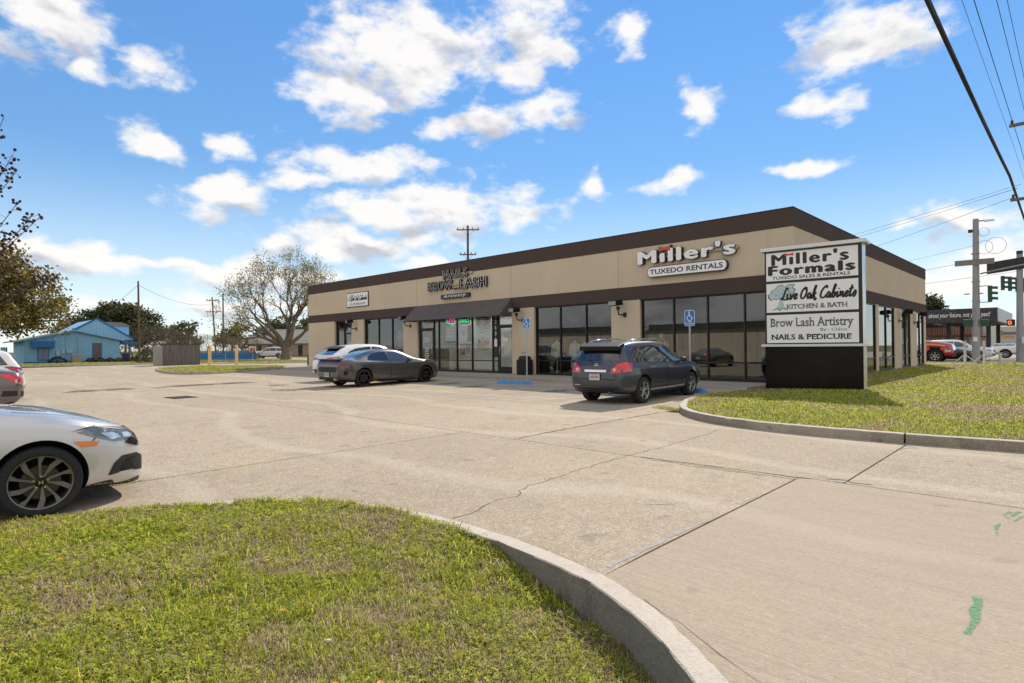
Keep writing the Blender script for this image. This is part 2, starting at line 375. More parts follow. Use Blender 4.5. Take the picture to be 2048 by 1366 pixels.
SCRIPT = {'L': ([[(.45,.85),(.5,1.0),(.38,1.02),(.3,.7),(.2,.25),(.08,.05),(.0,.08),(.15,.12),(.45,.0),(.62,.1)]], .55),
 'i': ([[(.0,.42),(.06,.5),(.02,.1),(.12,.02),(.24,.2)],[(.1,.68),(.12,.74)]], .26), 'v': ([[(.0,.45),(.06,.5),(.1,.05),(.16,.03),(.34,.5),(.42,.46)]], .42),
 'e': ([[(.02,.2),(.2,.3),(.28,.42),(.18,.52),(.06,.38),(.03,.12),(.15,.02),(.36,.18)]], .36),
 'O': ([[(.4,.98),(.12,.75),(.04,.3),(.18,.02),(.42,.12),(.56,.5),(.5,.9),(.36,.99),(.28,.86),(.5,.78)]], .66),
 'a': ([[(.3,.48),(.12,.5),(.0,.22),(.1,.02),(.24,.12),(.34,.5),(.3,.12),(.38,.02),(.5,.18)]], .48),
 'k': ([[(.1,.55),(.22,1.05),(.14,1.1),(.06,.6),(.0,.0)],[(.3,.52),(.08,.26),(.2,.2),(.26,-.18),(.4,.06)]], .44),
 'C': ([[(.52,.8),(.56,.98),(.42,1.0),(.14,.7),(.04,.25),(.2,.02),(.42,.06),(.58,.24)]], .6),
 'b': ([[(.08,.5),(.22,1.05),(.14,1.1),(.04,.5),(.04,.06),(.2,.02),(.3,.3),(.2,.48),(.1,.34)],[(.28,.4),(.44,.4)]], .42),
 'n': ([[(.0,.45),(.05,.5),(.04,.02),(.14,.38),(.26,.5),(.28,.1),(.34,.02),(.44,.16)]], .44),
 't': ([[(.16,.95),(.06,.2),(.12,.02),(.28,.16)],[(-.06,.62),(.32,.7)]], .28), 's': ([[(.0,.1),(.16,.4),(.22,.55),(.3,.3),(.24,.04),(.06,.02)]], .36), ' ': ([], .22)}
def script_word(s):
    st = []; x = 0
    for ch in s:
        g, adv = SCRIPT[ch]
        for line in g: st.append([(x+p[0]+.22*p[1], p[1]) for p in line])
        x += adv
    return st

# ================================================================== the ground
M_ground = soil('field_earth', ((.10,.085,.05),(.14,.13,.06),(.17,.17,.07)))
M_lot = concrete('washed_concrete', (.475,.39,.275), (.40,.325,.23), (.27,.225,.165), agg=.55, stain=.8)
M_slab = concrete('broomed_concrete', (.455,.37,.27), (.405,.33,.245), (.32,.265,.20), agg=.16, broom=.42, stain=.45)
M_kerb = concrete('kerb_concrete', (.44,.40,.33), (.36,.325,.265), (.17,.15,.125), agg=.22, stain=.95)
M_joint = mat('joint_dirt', (.085,.072,.052), .95, var=.4, scale=9)
M_walkc = concrete('sidewalk_concrete', (.40,.35,.28), (.34,.295,.235), (.22,.19,.155), agg=.12, stain=.7)
M_asph = concrete('asphalt', (.075,.074,.072), (.06,.06,.06), (.045,.045,.045), agg=.3, stain=.4)
M_lawnsoil = soil('lawn_soil', ((.11,.09,.045),(.17,.145,.06),(.27,.215,.12)), 1.2)

def bis(bm, no, vals):
    for v in vals:
        co = Vector(no)*v
        bmesh.ops.bisect_plane(bm, geom=bm.verts[:]+bm.edges[:]+bm.faces[:], plane_co=co, plane_no=no)
def sheet(name, poly, zf, m, parent=None, thick=.08, cuts_x=(), cuts_y=(), smooth=None):
    """a paved or planted sheet: outline in plan, height from zf(x, y), edges turned down"""
    bm = bmesh.new(); bm.faces.new([bm.verts.new((x, y, 0)) for x, y in poly])
    bis(bm, (1,0,0), cuts_x); bis(bm, (0,1,0), cuts_y)
    for v in bm.verts: v.co.z = zf(v.co.x, v.co.y)
    for f in bm.faces:
        if f.normal.z < 0: f.normal_flip()
    ed = [e for e in bm.edges if len(e.link_faces) == 1]
    r = bmesh.ops.extrude_edge_only(bm, edges=ed)
    for v in r['geom']:
        if isinstance(v, bmesh.types.BMVert): v.co.z -= thick
    bmesh.ops.recalc_face_normals(bm, faces=bm.faces)
    me = bpy.data.meshes.new(name); bm.to_mesh(me); bm.free()
    if smooth: me.polygons.foreach_set('use_smooth', [True]*len(me.polygons)); me.set_sharp_from_angle(angle=R(smooth))
    return obj(name, me, m, parent)
def G(x, y): return gz(y)
BR = (-7.5, -3.0)

# the country round the lot, one sheet to the horizon; it drops away under the paving
def ground():
    xs = [-900,-61.2,-61,12,12.2,900]; ys = [-900,-40.2,-40,-2.0,-1.8,900]; v = []; f = []
    for y in ys:
        for x in xs: v.append((x, y, -.95 if (-61 <= x <= 12 and -40 <= y <= -2) else -.14))
    for j in range(5):
        for i in range(5): a = j*6+i; f.append((a, a+1, a+7, a+6))
    me = bpy.data.meshes.new('ground'); me.from_pydata(v, [], f); kind(obj('ground', me, M_ground), 'structure')
ground()

lot = kind(sheet('parking_lot', [(-61,-40),(-.6,-40),(-.6,-14.6),(4.0,-14.6),(4.0,-17),(12,-17),(12,-9),(.6,-9),(.6,-2.2),(-61,-2.2)], lambda x, y: gz(y)-.035, M_joint, None, .2, cuts_y=BR), 'structure')
JY = -13.9; g = .011
xsN = [-61,-46,-35,-24,-18,-12,-5.8,.2]
for a, b in zip(xsN, xsN[1:]):
    sheet('concrete_slab', [(a+g,JY+g),(b-g,JY+g),(b-g,-2.3),(a+g,-2.3)], G, M_lot, lot, cuts_y=BR)
sheet('concrete_slab', [(.2+g,JY+g),(4.6,JY+g),(4.6,-13.75+g),(5.05-g,-13.75+g),(5.05-g,-9),(.2+g,-9)], G, M_lot, lot, cuts_y=BR)
sheet('concrete_slab', [(5.05+g,-13.75+g),(12,-13.75+g),(12,-9),(5.05+g,-9)], G, M_lot, lot, cuts_y=BR)
xsS = [-61,-40,-23.4,-17.8,-12.2,-6.6,-1]
for a, b in zip(xsS, xsS[1:]):
    sheet('concrete_slab', [(a+g,-26.5),(b-g,-26.5),(b-g,JY-g),(a+g,JY-g)], G, M_lot, lot)
    sheet('concrete_slab', [(a+g,-40),(b-g,-40),(b-g,-26.5-2*g),(a+g,-26.5-2*g)], G, M_lot, lot)
# kerb line of the planted corner where the tripod stands, west side round to the east side
ISL = [(-.02,-40),(-.02,-26),(0,-22),(.09,-20.25),(.24,-19.72),(.46,-19.16),(.79,-18.62),(1.23,-18.10),(1.74,-17.78),(2.34,-17.60),(2.9,-17.52),(3.46,-17.50),(4.06,-17.56),(4.61,-17.66),(4.96,-17.79),(5.28,-17.95),(5.58,-18.15),(5.85,-18.36),(6.4,-18.85),(7.0,-19.6),(7.45,-20.6),(7.7,-22),(7.8,-26),(7.8,-40)]
k = [i for i, p in enumerate(ISL) if p[0] == 4.61][0]
sheet('concrete_slab', [(-1+g,JY-g),(-1+g,-40)] + ISL[:k+1] + [(4.6-g,-17.0),(4.6-g,JY-g)], G, M_lot, lot)
sheet('driveway_slab', [(12,-40),(12,-13.75-g),(4.6+g,-13.75-g),(4.6+g,-17.4)] + ISL[k:], G, M_slab, lot)
def resample(path, step):
    out = [Vector(path[0])]
    for a, b in zip(path, path[1:]):
        a = Vector(a); b = Vector(b); n = max(1, int((b-a).length/step))
        out += [a+(b-a)*(i/n) for i in range(1, n+1)]
    return out
def smooth_path(path, it=2):
    p = [Vector(q) for q in path]
    for _ in range(it):
        q = [p[0]]
        for a, b in zip(p, p[1:]): q += [a*.75+b*.25, a*.25+b*.75]
        p = q+[p[-1]]
    return p
def kerb(name, path, w, ztop, zbot, side, m, jitter=.004, rnd=.02, parent=None, face=None):
    """sweep of a kerb with a worn, rounded top; side = +1 widens to the left of the path"""
    pts = resample([(q.x, q.y) for q in smooth_path(path)], .12); mb = MB(); prof = []; n = len(pts)
    rr = random.Random(5)
    for i, p in enumerate(pts):
        t = (pts[min(i+1, n-1)]-pts[max(i-1, 0)]).normalized(); nr = Vector((-t.y, t.x))*side
        zt = ztop(p.x, p.y)+rr.uniform(-jitter, jitter)*.5; zb = zbot(p.x, p.y); j = [rr.uniform(-jitter, jitter) for _ in range(6)]
        sec = [(0+j[0],zb),(0+j[1],zt-rnd*1.3),(rnd*.5+j[2],zt-rnd*.3),(rnd*1.6,zt),(w-rnd,zt),(w+j[3]*.5,zt-rnd),(w+j[4],(zt+zb)/2),(w+j[5],zb)]
        mb.v += [(p.x+nr.x*a, p.y+nr.y*a, z) for a, z in sec]
    for i in range(n-1):
        for q in range(7): a = i*8+q; mb.f.append((a, a+1, a+9, a+8))
    mb.f.append(tuple(range(8))); mb.f.append(tuple((n-1)*8+q for q in range(8)))
    o_ = mb.build(name, m, parent, smooth=28)
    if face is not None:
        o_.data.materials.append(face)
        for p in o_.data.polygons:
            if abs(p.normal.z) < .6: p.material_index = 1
    return o_
M_kface = concrete('grimy_shaded_kerb_face', (.25,.235,.21), (.17,.16,.14), (.075,.068,.058), agg=.14, stain=1.0); M_ktop = concrete('kerb_top', (.60,.53,.44), (.53,.465,.385), (.38,.33,.27), agg=.2, stain=.6); KW = .15  # face colour holds grime plus the shade of the grass side
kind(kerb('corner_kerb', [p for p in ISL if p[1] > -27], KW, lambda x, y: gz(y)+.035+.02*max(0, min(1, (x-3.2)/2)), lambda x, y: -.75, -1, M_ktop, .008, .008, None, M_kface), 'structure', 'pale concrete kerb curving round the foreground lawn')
# foreground lawn, sunk below the kerb at its near side
from mathutils.geometry import intersect_point_line
def dist_path(x, y, path):
    p = Vector((x, y)); best = 1e9
    for a, b in zip(path, path[1:]):
        a = Vector(a); b = Vector(b); t = max(0, min(1, (p-a).dot(b-a)/max(1e-9, (b-a).length_squared))); best = min(best, (p-(a+(b-a)*t)).length)
    return best
ISLV = [q for q in ISL if q[1] > -27]
def hsh(x, y): return math.sin(x*2.3+1.1)*math.cos(y*1.9-.4)*.5+math.sin(x*5.1-y*4.3)*.25+math.sin(x*11.3+y*9.1)*.12
def lawn1_z(x, y):
    d = dist_path(x, y, ISLV)
    low = max(0, min(1, (x-3.1)/1.6)); low = low*low*(3-2*low)
    edge = gz(y)+.022-.24*low
    inner = -.235-.15*max(0, min(1, (x-1.5)/3.5))
    t = min(1, max(0, (d-KW)/.9)); return edge*(1-t)+inner*t+.018*hsh(x, y)
inner = []
sp = resample([(q.x, q.y) for q in smooth_path(ISLV)], .12)
for i, p in enumerate(sp):
    t = (sp[min(i+1, len(sp)-1)]-sp[max(i-1, 0)]).normalized(); inner.append((p.x+t.y*(KW-.03), p.y-t.x*(KW-.03)))
LAWN1 = inner
lawn1 = sheet('lawn', LAWN1, lawn1_z, M_lawnsoil, None, .2, [v*.25 for v in range(0, 32)], [-27+v*.25 for v in range(0, 38)], 60)
kind(lawn1, 'structure', 'patchy foreground lawn inside the curved kerb')
# lawn beside the shop and its kerb
RK = [(-.62,-2.8),(-.62,-5.2),(-.40,-6.9),(.16,-8.2),(.50,-8.90),(1.08,-9.62),(1.80,-10.12),(2.76,-10.44),(3.65,-10.52),(5.0,-10.48),(6.35,-10.28),(8,-10.1),(9.6,-9.5),(10.5,-8.2),(10.8,-6),(10.8,26)]
def RKc(i0, i1): return RK[i0:i1]
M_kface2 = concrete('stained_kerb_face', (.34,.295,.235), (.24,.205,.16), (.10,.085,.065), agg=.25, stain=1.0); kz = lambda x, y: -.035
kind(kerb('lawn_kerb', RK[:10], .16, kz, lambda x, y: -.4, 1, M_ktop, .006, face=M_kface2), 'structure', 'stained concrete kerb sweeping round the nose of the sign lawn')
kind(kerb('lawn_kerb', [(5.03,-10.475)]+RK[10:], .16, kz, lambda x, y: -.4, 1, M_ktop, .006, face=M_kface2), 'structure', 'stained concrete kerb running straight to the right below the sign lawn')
def lawn2_z(x, y):
    if y > -1 and x < 9: d = 3.0
    else: d = min(dist_path(x, y, RK[:13]), 3.0)
    t = min(1, d/2.2); return -.055*(1-t)+.006*t+.012*hsh(x*.6, y*.6)
LAWN2 = [(q[0]+.1, q[1]) for q in RK[:3]]+[(.30,-8.15),(.64,-8.78),(1.2,-9.50),(1.88,-9.98),(2.8,-10.30),(3.65,-10.38),(5.0,-10.34),(6.35,-10.14),(8,-9.96),(9.5,-9.38),(10.38,-8.1),(10.68,-6),(10.7,26),(-.05,26),(-.05,.1),(-.52,.1)]
lawn2 = sheet('lawn', LAWN2, lawn2_z, M_lawnsoil, None, .3, [v*1.0 for v in range(0, 11)], [-10+v*1.0 for v in range(0, 36)]+[-9.5,-8.5,-7.5], 60)
kind(lawn2, 'structure', 'green lawn with the sign beside the tan shop')
# sidewalk of the shop, with its ramp by the blue parking stop
SW = kind(sheet('shop_sidewalk', [(-46,-2.75),(-9.2,-2.75),(-9.2,-.02),(-46,-.02)], lambda x, y: -.001, M_walkc, None, .4, cuts_x=[-44+2.9*i for i in range(12)]), 'structure')
sheet('concrete_slab', [(-9.19,-2.75),(-7.6,-2.75),(-7.6,-.02),(-9.19,-.02)], lambda x, y: -.001-.10*max(0, min(1, (x+9.19)/1.59))*max(0, min(1, (-y-.9)/1.6)), M_walkc, SW, .3, cuts_y=[-.9,-1.6,-2.2])
sheet('concrete_slab', [(-7.59,-2.75),(-5.2,-2.75),(-5.2,-.02),(-7.59,-.02)], lambda x, y: -.001-.10*max(0, min(1, (-y-.9)/1.6)), M_walkc, SW, .3, cuts_y=[-.9,-2.5])
sheet('concrete_slab', [(-5.19,-2.75),(-4.2,-2.75),(-4.2,-.02),(-5.19,-.02)], lambda x, y: -.001-.10*max(0, min(1, (-4.2-x)/.99))*max(0, min(1, (-y-.9)/1.6)), M_walkc, SW, .3, cuts_y=[-.9,-1.6,-2.2])
sheet('concrete_slab', [(-4.19,-2.75),(-.5,-2.75),(-.5,-.02),(-4.19,-.02)], lambda x, y: -.001, M_walkc, SW, .4)
# lot west of the shop and the little island with the yellow posts
kind(sheet('rear_drive', [(-61,-2.2),(-34.4,-2.2),(-34.4,14),(-50,14),(-50,3.2),(-61,3.2)], lambda x, y: -.10, M_lot, None, .03), 'structure')
IS2 = [(-40.6,-8.3),(-33.6,-9.5),(-31.4,-9.2),(-30.8,-8.3),(-31.0,-7.0),(-33.4,-2.4),(-35.0,-1.4),(-37.5,-1.0),(-43.5,-4.5),(-43.0,-6.9)]
kind(kerb('island_kerb', IS2+[IS2[0]], .15, lambda x, y: gz(y)+.14, lambda x, y: -.5, -1, M_kerb, .005), 'structure', 'low dark kerb round the small island with yellow posts')
kind(sheet('island_lawn', [tuple(q) for q in smooth_path(IS2+[IS2[0]])][:-1], lambda x, y: gz(y)+.12, M_lawnsoil, None, .2, cuts_y=BR), 'structure')
# verge along the far side of the lot
kind(kerb('far_kerb', [(-61.2,-24),(-61.2,-1.5),(-50.3,3.0),(-50.3,13.5)], .15, lambda x, y: -.02, lambda x, y: -.4, 1, M_kerb, .004), 'structure', 'dark far kerb in front of the blue house')
# street behind, streets to the right
kind(sheet('back_street', [(-160,14.5),(-34,14.5),(-34,24.5),(-160,24.5)], lambda x, y: -.11, M_slab, None, .02), 'structure')
kind(sheet('cross_street', [(-30,31.0),(160,31.0),(160,47.5),(-30,47.5)], lambda x, y: -.125, M_asph, None, .012), 'structure')
kind(sheet('corner_sidewalk', [(-1.5,27.2),(14,27.2),(14,29.2),(-1.5,29.2)], lambda x, y: -.02, M_slab, None, .2), 'structure')
kind(sheet('verge', [(-34,23.9),(-1.6,23.9),(-1.6,30.7),(-34,30.7)], lambda x, y: -.03, M_lawnsoil, None, .1), 'structure')
kind(sheet('verge', [(-1.5,29.22),(14,29.22),(14,30.7),(-1.5,30.7)], lambda x, y: -.04, M_lawnsoil, None, .1), 'structure')
kind(sheet('verge', [(-1.5,26.02),(14,26.02),(14,27.18),(-1.5,27.18)], lambda x, y: -.03, M_lawnsoil, None, .1), 'structure')
kind(sheet('street_kerb', [(-30,30.72),(160,30.72),(160,30.9),(-30,30.9)], lambda x, y: .0, M_kerb, None, .2), 'structure')
kind(sheet('station_forecourt', [(-60,47.7),(60,47.7),(60,110),(-60,110)], lambda x, y: -.11, M_slab, None, .02), 'structure')
# cracks in the slabs
def ribbon(name, pts, w, m, parent, dz=.003, jit=.03, seed=1):
    rr = random.Random(seed); p = resample(pts, .11); mb = MB()
    for i, q in enumerate(p):
        t = (p[min(i+1, len(p)-1)]-p[max(i-1, 0)]).normalized(); nr = Vector((-t.y, t.x)); o = nr*rr.uniform(-jit, jit); ww = w*rr.uniform(.25, 1.0)
        for s in (-1, 1): c = q+o+nr*ww*s; mb.v.append((c.x, c.y, gz(c.y)+dz))
    for i in range(len(p)-1): a = 2*i; mb.f.append((a, a+1, a+3, a+2))
    return mb.build(name, m, parent)
ribbon('crack', [(2.84,-17.42),(2.89,-17.21),(2.72,-16.82),(2.77,-16.49),(2.58,-16.2),(2.52,-15.68),(2.47,-14.88),(2.42,-13.8),(2.44,-12.91),(2.40,-11.5),(2.3,-10.8)], .007, M_joint, lot)
ribbon('crack', [(2.6,-13.87),(3.2,-13.86),(3.9,-13.82),(4.5,-13.80),(4.75,-13.77)], .016, M_joint, lot, jit=.02, seed=3)
ribbon('crack', [(2.7,-13.97),(3.5,-13.99),(4.3,-13.96)], .008, M_joint, lot, jit=.03, seed=4)
ribbon('crack', [(4.85,-13.66),(5.0,-13.6),(5.12,-13.68),(5.3,-13.62)], .012, M_joint, lot, jit=.02, seed=5)
ribbon('crack', [(5.05,-11.1),(5.12,-10.9),(5.2,-10.8),(5.05,-10.7)], .010, M_joint, lot, jit=.03, seed=6)
ribbon('crack', [(5.0,-17.72),(5.3,-17.86),(5.62,-18.02),(5.95,-18.16),(6.6,-18.62)], .0025, M_joint, lot, jit=.012, seed=8)
ribbon('crack', [(-26,-9),(-22,-8.4),(-15,-11.2)], .006, M_joint, lot, jit=.05, seed=9)
ribbon('crack', [(.25,-13.8),(.16,-12.68),(.12,-11.14),(.18,-9.2)], .016, M_joint, lot, jit=.03, seed=10)
# patching mortar along the driveway joint
M_patch = mat('grey_mortar', (.36,.335,.295), .95, var=.25, scale=14)
def patch(pts, w, seed): return ribbon('mortar_patch', pts, w, M_patch, lot, dz=.0025, jit=.015, seed=seed)
patch([(4.55,-17.45),(4.53,-17.0),(4.545,-16.4),(4.57,-16.0)], .035, 11); patch([(4.55,-15.3),(4.54,-14.9)], .035, 12); patch([(4.9,-13.72),(5.05,-13.66)], .05, 13)
patch([(3.9,-15.9),(4.1,-15.7)], .05, 15)
# faded blue bay markings, green utility marks, pale stall lines
M_blue_mark = mat('faded_blue_paint', (.40,.40,.40), .9, var=.18, scale=7, col2=(.44,.38,.30))
def ell_(r, n): return [(r*math.cos(2*math.pi*i/n), r*math.sin(2*math.pi*i/n)) for i in range(n)]
def strip(name, a, b, w, m, parent=lot, dz=.004):
    a = Vector(a); b = Vector(b); t = (b-a).normalized(); nr = Vector((-t.y, t.x))*w/2; n = 8; mb = MB()
    for i in range(n+1):
        p = a+(b-a)*i/n
        for s in (-1, 1): q = p+nr*s; mb.v.append((q.x, q.y, gz(q.y)+dz))
    for i in range(n): mb.f.append((2*i, 2*i+1, 2*i+3, 2*i+2))
    return mb.build(name, m, parent)
for i in range(6): strip('bay_stripe', (-7.6+i*.75,-9.2), (-5.6+i*.75,-3.5) if i < 3 else (-3.9+(i-3)*.4,-3.9-(i-3)*1.1), .10, M_blue_mark)
strip('bay_line', (-7.75,-9.3), (-7.75,-3.3), .10, M_blue_mark); strip('bay_line', (-3.35,-9.4), (-3.35,-3.3), .10, M_blue_mark)
strip('bay_line', (-7.7,-9.25), (-3.4,-9.25), .12, M_blue_mark); strip('bay_line', (-11.0,-9.0), (-7.8,-9.1), .10, M_blue_mark); strip('bay_line', (-10.95,-8.9), (-10.95,-3.4), .09, M_blue_mark)
strip('bay_line', (-.55,-9.1), (-.6,-4.4), .09, M_blue_mark); strip('bay_line', (-3.3,-9.2), (-.6,-9.15), .11, M_blue_mark)
M_line = mat('worn_line_paint', (.44,.39,.32), .9, var=.12, scale=5)
for x in (-13.9+1.35, -13.9-1.45, -19.0, -21.8): strip('stall_line', (x,-8.6), (x,-3.2), .08, M_line, dz=.0035)
def sprayed(name, col):            # thin worn spray: patchy, the concrete shows through
    m, nt, bs = newmat(name); p = wpos(nt); bs.inputs['Base Color'].default_value = (*col, 1); bs.inputs['Roughness'].default_value = .9
    tr = nt.nodes.new('ShaderNodeBsdfTransparent'); mx = nt.nodes.new('ShaderNodeMixShader'); f = mrange(nt, noise(nt, p, 42, 4, .75), .40, .62, .15, .85); nt.links.new(f, mx.inputs[0])
    nt.links.new(tr.outputs[0], mx.inputs[1]); nt.links.new(bs.outputs[0], mx.inputs[2]); nt.links.new(mx.outputs[0], nt.nodes['Material Output'].inputs[0]); return m
M_green = sprayed('green_utility_paint', (.09,.36,.16))
def spray(poly_pts, w, seed): return ribbon('utility_mark', poly_pts, w, M_green, lot, dz=.004, jit=.012, seed=seed)
spray([(6.455,-16.36),(6.465,-16.6),(6.475,-16.96)], .035, 21)
spray([(6.40,-14.45),(6.42,-14.85)], .018, 22); spray([(6.44,-13.95),(6.40,-14.12),(6.45,-14.25)], .02, 23); spray([(6.50,-13.9),(6.47,-14.15)], .018, 24); spray([(6.55,-14.0),(6.5,-14.3)], .012, 26)
# oil and tyre stains in the bays
def stained(name, col, amt):
    m, nt, bs = newmat(name); tcn = nt.nodes.new('ShaderNodeTexCoord'); bs.inputs['Base Color'].default_value = (*col, 1); bs.inputs['Roughness'].default_value = .85
    gr_ = nt.nodes.new('ShaderNodeTexGradient'); gr_.gradient_type = 'SPHERICAL'; nt.links.new(tcn.outputs['Object'], gr_.inputs[0]); nz_ = noise(nt, wpos(nt), 7, 5, .7)
    f = nt.nodes.new('ShaderNodeMath'); f.operation = 'MULTIPLY'; nt.links.new(mrange(nt, gr_.outputs[1], 0, .6, 0, amt), f.inputs[0]); nt.links.new(mrange(nt, nz_, .38, .62), f.inputs[1])
    tr = nt.nodes.new('ShaderNodeBsdfTransparent'); mx = nt.nodes.new('ShaderNodeMixShader'); nt.links.new(f.outputs[0], mx.inputs[0]); nt.links.new(tr.outputs[0], mx.inputs[1]); nt.links.new(bs.outputs[0], mx.inputs[2]); nt.links.new(mx.outputs[0], nt.nodes['Material Output'].inputs[0]); return m
M_oil = stained('oil_stain', (.07,.06,.05), .42)
for (x, y, rx, ry, m_) in ((-11.4,-5.6,.5,.8,M_oil),(-9.3,-6.3,.45,.9,M_oil),(-5.4,-6.0,.5,.9,M_oil),(-13.8,-11.2,.9,.6,M_oil),(-16.8,-10.2,.6,.5,M_oil)):
    o_ = MB().prism(ell_(1.0, 28), 0, .0012).build('stain', m_, lot, loc=(x, y, gz(y)+.0022)); o_.scale = (rx, ry, 1); o_.rotation_euler = (math.atan(.006) if y < -7.5 else math.atan(.0144), 0, 0)
# storm drain grate in the lot
M_iron = mat('cast_iron', (.11,.10,.09), .7, metal=.4, var=.3, scale=20)
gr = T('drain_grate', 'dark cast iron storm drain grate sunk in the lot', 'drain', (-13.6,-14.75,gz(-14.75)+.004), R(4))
MB().box((-.45,-.36,.001), (.45,.36,.004)).build('frame', mat('drain_hole_shade', (.012,.011,.01), .9), gr)  # near-black plate, the shade of the hole painted below the bars
for i in range(9): MB().box((-.42+i*.095,-.34,.004), (-.375+i*.095,.34,.012)).build('bar', M_iron, gr)
# low rounded asphalt humps across the lot
M_hump = concrete('hump_asphalt', (.20,.165,.12), (.16,.13,.095), (.10,.08,.06), agg=.45, stain=.8)
for j, (a, b, lab) in enumerate((((-20.9,-16.9),(-19.2,-14.6),'low worn asphalt hump by the parked cars at left'),((-19.6,-14.0),(-19.75,-9.9),'low worn asphalt hump near the drain grate'))):
    a = Vector(a); b = Vector(b); a.x = b.x = -19.6; mb = MB(); n = 30; rr = random.Random(j); hx = T('speed_hump', lab, 'speed hump', ((a.x+b.x)/2, (a.y+b.y)/2, 0))
    for i in range(n+1):
        t = i/n; y = a.y+(b.y-a.y)*t; e = min(1, 6*t, 6*(1-t)); w = .17*(.5+.5*e)+rr.uniform(-.015, .015); h = .055*e+rr.uniform(0, .008)
        for k2 in range(7): c = -1+k2/3; mb.v.append((c*w, y-(a.y+b.y)/2, gz(y)+.002+h*(1-c*c)))
    for i in range(n):
        for q in range(6): o = i*7+q; mb.f.append((o, o+1, o+8, o+7))
    mb.build('hump', M_hump, hx, smooth=60)

# ================================================================== the shop
def stucco(name, col, streak=.42):
    m, nt, b = newmat(name); p = wpos(nt)
    c = mixc(nt, mrange(nt, noise(nt, p, .5, 5), .3, .7), tuple(v*.93 for v in col), tuple(v*1.05 for v in col))
    st = noise(nt, wpos(nt, (2.2, 2.2, .12)), 1.5, 5, .65); c = mixc(nt, mrange(nt, st, .55, .8, 0, streak), c, tuple(v*.62 for v in col))
    sp = noise(nt, p, 1.1, 2, .4); c = mixc(nt, mrange(nt, sp, .72, .76, 0, .35), c, tuple(v*.55 for v in col))
    nt.links.new(c, b.inputs['Base Color']); b.inputs['Roughness'].default_value = .92; b.inputs['Specular IOR Level'].default_value = .2
    g = noise(nt, p, 60, 4, .7); bp = nt.nodes.new('ShaderNodeBump'); bp.inputs['Strength'].default_value = .35; bp.inputs['Distance'].default_value = .008
    nt.links.new(g, bp.inputs['Height']); nt.links.new(bp.outputs[0], b.inputs['Normal']); return m
M_tan = stucco('tan_stucco', (.60,.495,.365)); M_brown = stucco('brown_stucco', (.085,.060,.052), .3)
M_frame = mat('bronze_aluminium', (.035,.030,.027), .45, metal=.5)
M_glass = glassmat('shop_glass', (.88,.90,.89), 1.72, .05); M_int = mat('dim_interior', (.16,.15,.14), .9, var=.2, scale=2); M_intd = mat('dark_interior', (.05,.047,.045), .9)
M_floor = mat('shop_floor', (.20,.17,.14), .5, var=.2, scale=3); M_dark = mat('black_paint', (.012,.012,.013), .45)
M_white = mat('white_sign_face', (.88,.87,.86), .4, var=.03, scale=3); M_black = mat('black_sign_face', (.010,.010,.012), .35)
M_red = mat('red_sign_face', (.62,.06,.03), .4)
LEN, DEP, ZT, ZB1, ZB2T, ZB2B = 34.34, 23.59, 5.93, 5.33, 3.76, 3.22
shop = T('shop_building', 'long tan stucco shop with dark brown bands and bronze glass storefronts', 'building')
F_OPEN = [(-30.51,-28.29),(-26.80,-22.38),(-20.95,-13.26),(-11.79,-7.38),(-5.98,-.32)]
S_OPEN = [(1.0,4.6),(5.6,11.1),(11.58,14.95),(16.66,18.98),(20.70,22.95)]
TH = .30
def solid(name, a, b, m): return MB().box(a, b).build(name, m, shop, bevel=.008, seg=1)
xs = [-LEN]+[v for o in F_OPEN for v in o]+[0]
for a, b in zip(xs[::2], xs[1::2]): solid('pier', (a, 0, -.3), (b, TH, ZB2B), M_tan)
ys = [TH]+[v for o in S_OPEN for v in o]+[DEP]
for a, b in zip(ys[::2], ys[1::2]): solid('pier', (-TH, a+(.001 if a == TH else 0), -.3), (0, b, ZB2B), M_tan)
solid('fascia', (-LEN, 0, ZB2B), (0, TH, ZT), M_tan); solid('fascia', (-TH, TH+.001, ZB2B), (0, DEP, ZT), M_tan)
solid('wall', (-LEN, DEP-TH, -.3), (-TH-.001, DEP, ZT), M_tan); solid('wall', (-LEN, TH+.001, -.3), (-LEN+TH, DEP-TH-.001, ZT), M_tan)
e = .018
for z0, z1 in ((ZB1, ZT+.03), (ZB2B-.004, ZB2T)):
    solid('band', (-LEN-e, -e, z0), (e, -.0005, z1), M_brown); solid('band', (.0005, 0, z0), (e, DEP+e, z1), M_brown); solid('band', (-LEN-e, 0, z0), (-LEN-.0005, DEP+e, z1), M_brown)
M_coping = mat('coping_metal', (.045,.036,.034), .4, metal=.3)
solid('coping', (-LEN-.03, -.035, ZT+.031), (.035, TH+.03, ZT+.06), M_coping); solid('coping', (-TH-.03, TH+.031, ZT+.031), (.035, DEP+.03, ZT+.06), M_coping)
solid('roof', (-LEN+TH, TH, 5.3), (-TH, DEP-TH, 5.4), mat('roof_membrane', (.3,.3,.3), .9))
M_seam = mat('panel_seam', (.13,.105,.085), .95)
for x in (-21.0, -13.30, -7.0): MB().box((x-.006, -.003, ZB2T+.001), (x+.006, -.0004, ZB1-.001)).build('panel_seam', M_seam, shop); MB().box((x-.005, -e-.002, ZB1+.005), (x+.005, -e, ZT)).build('panel_seam', M_dark, shop)
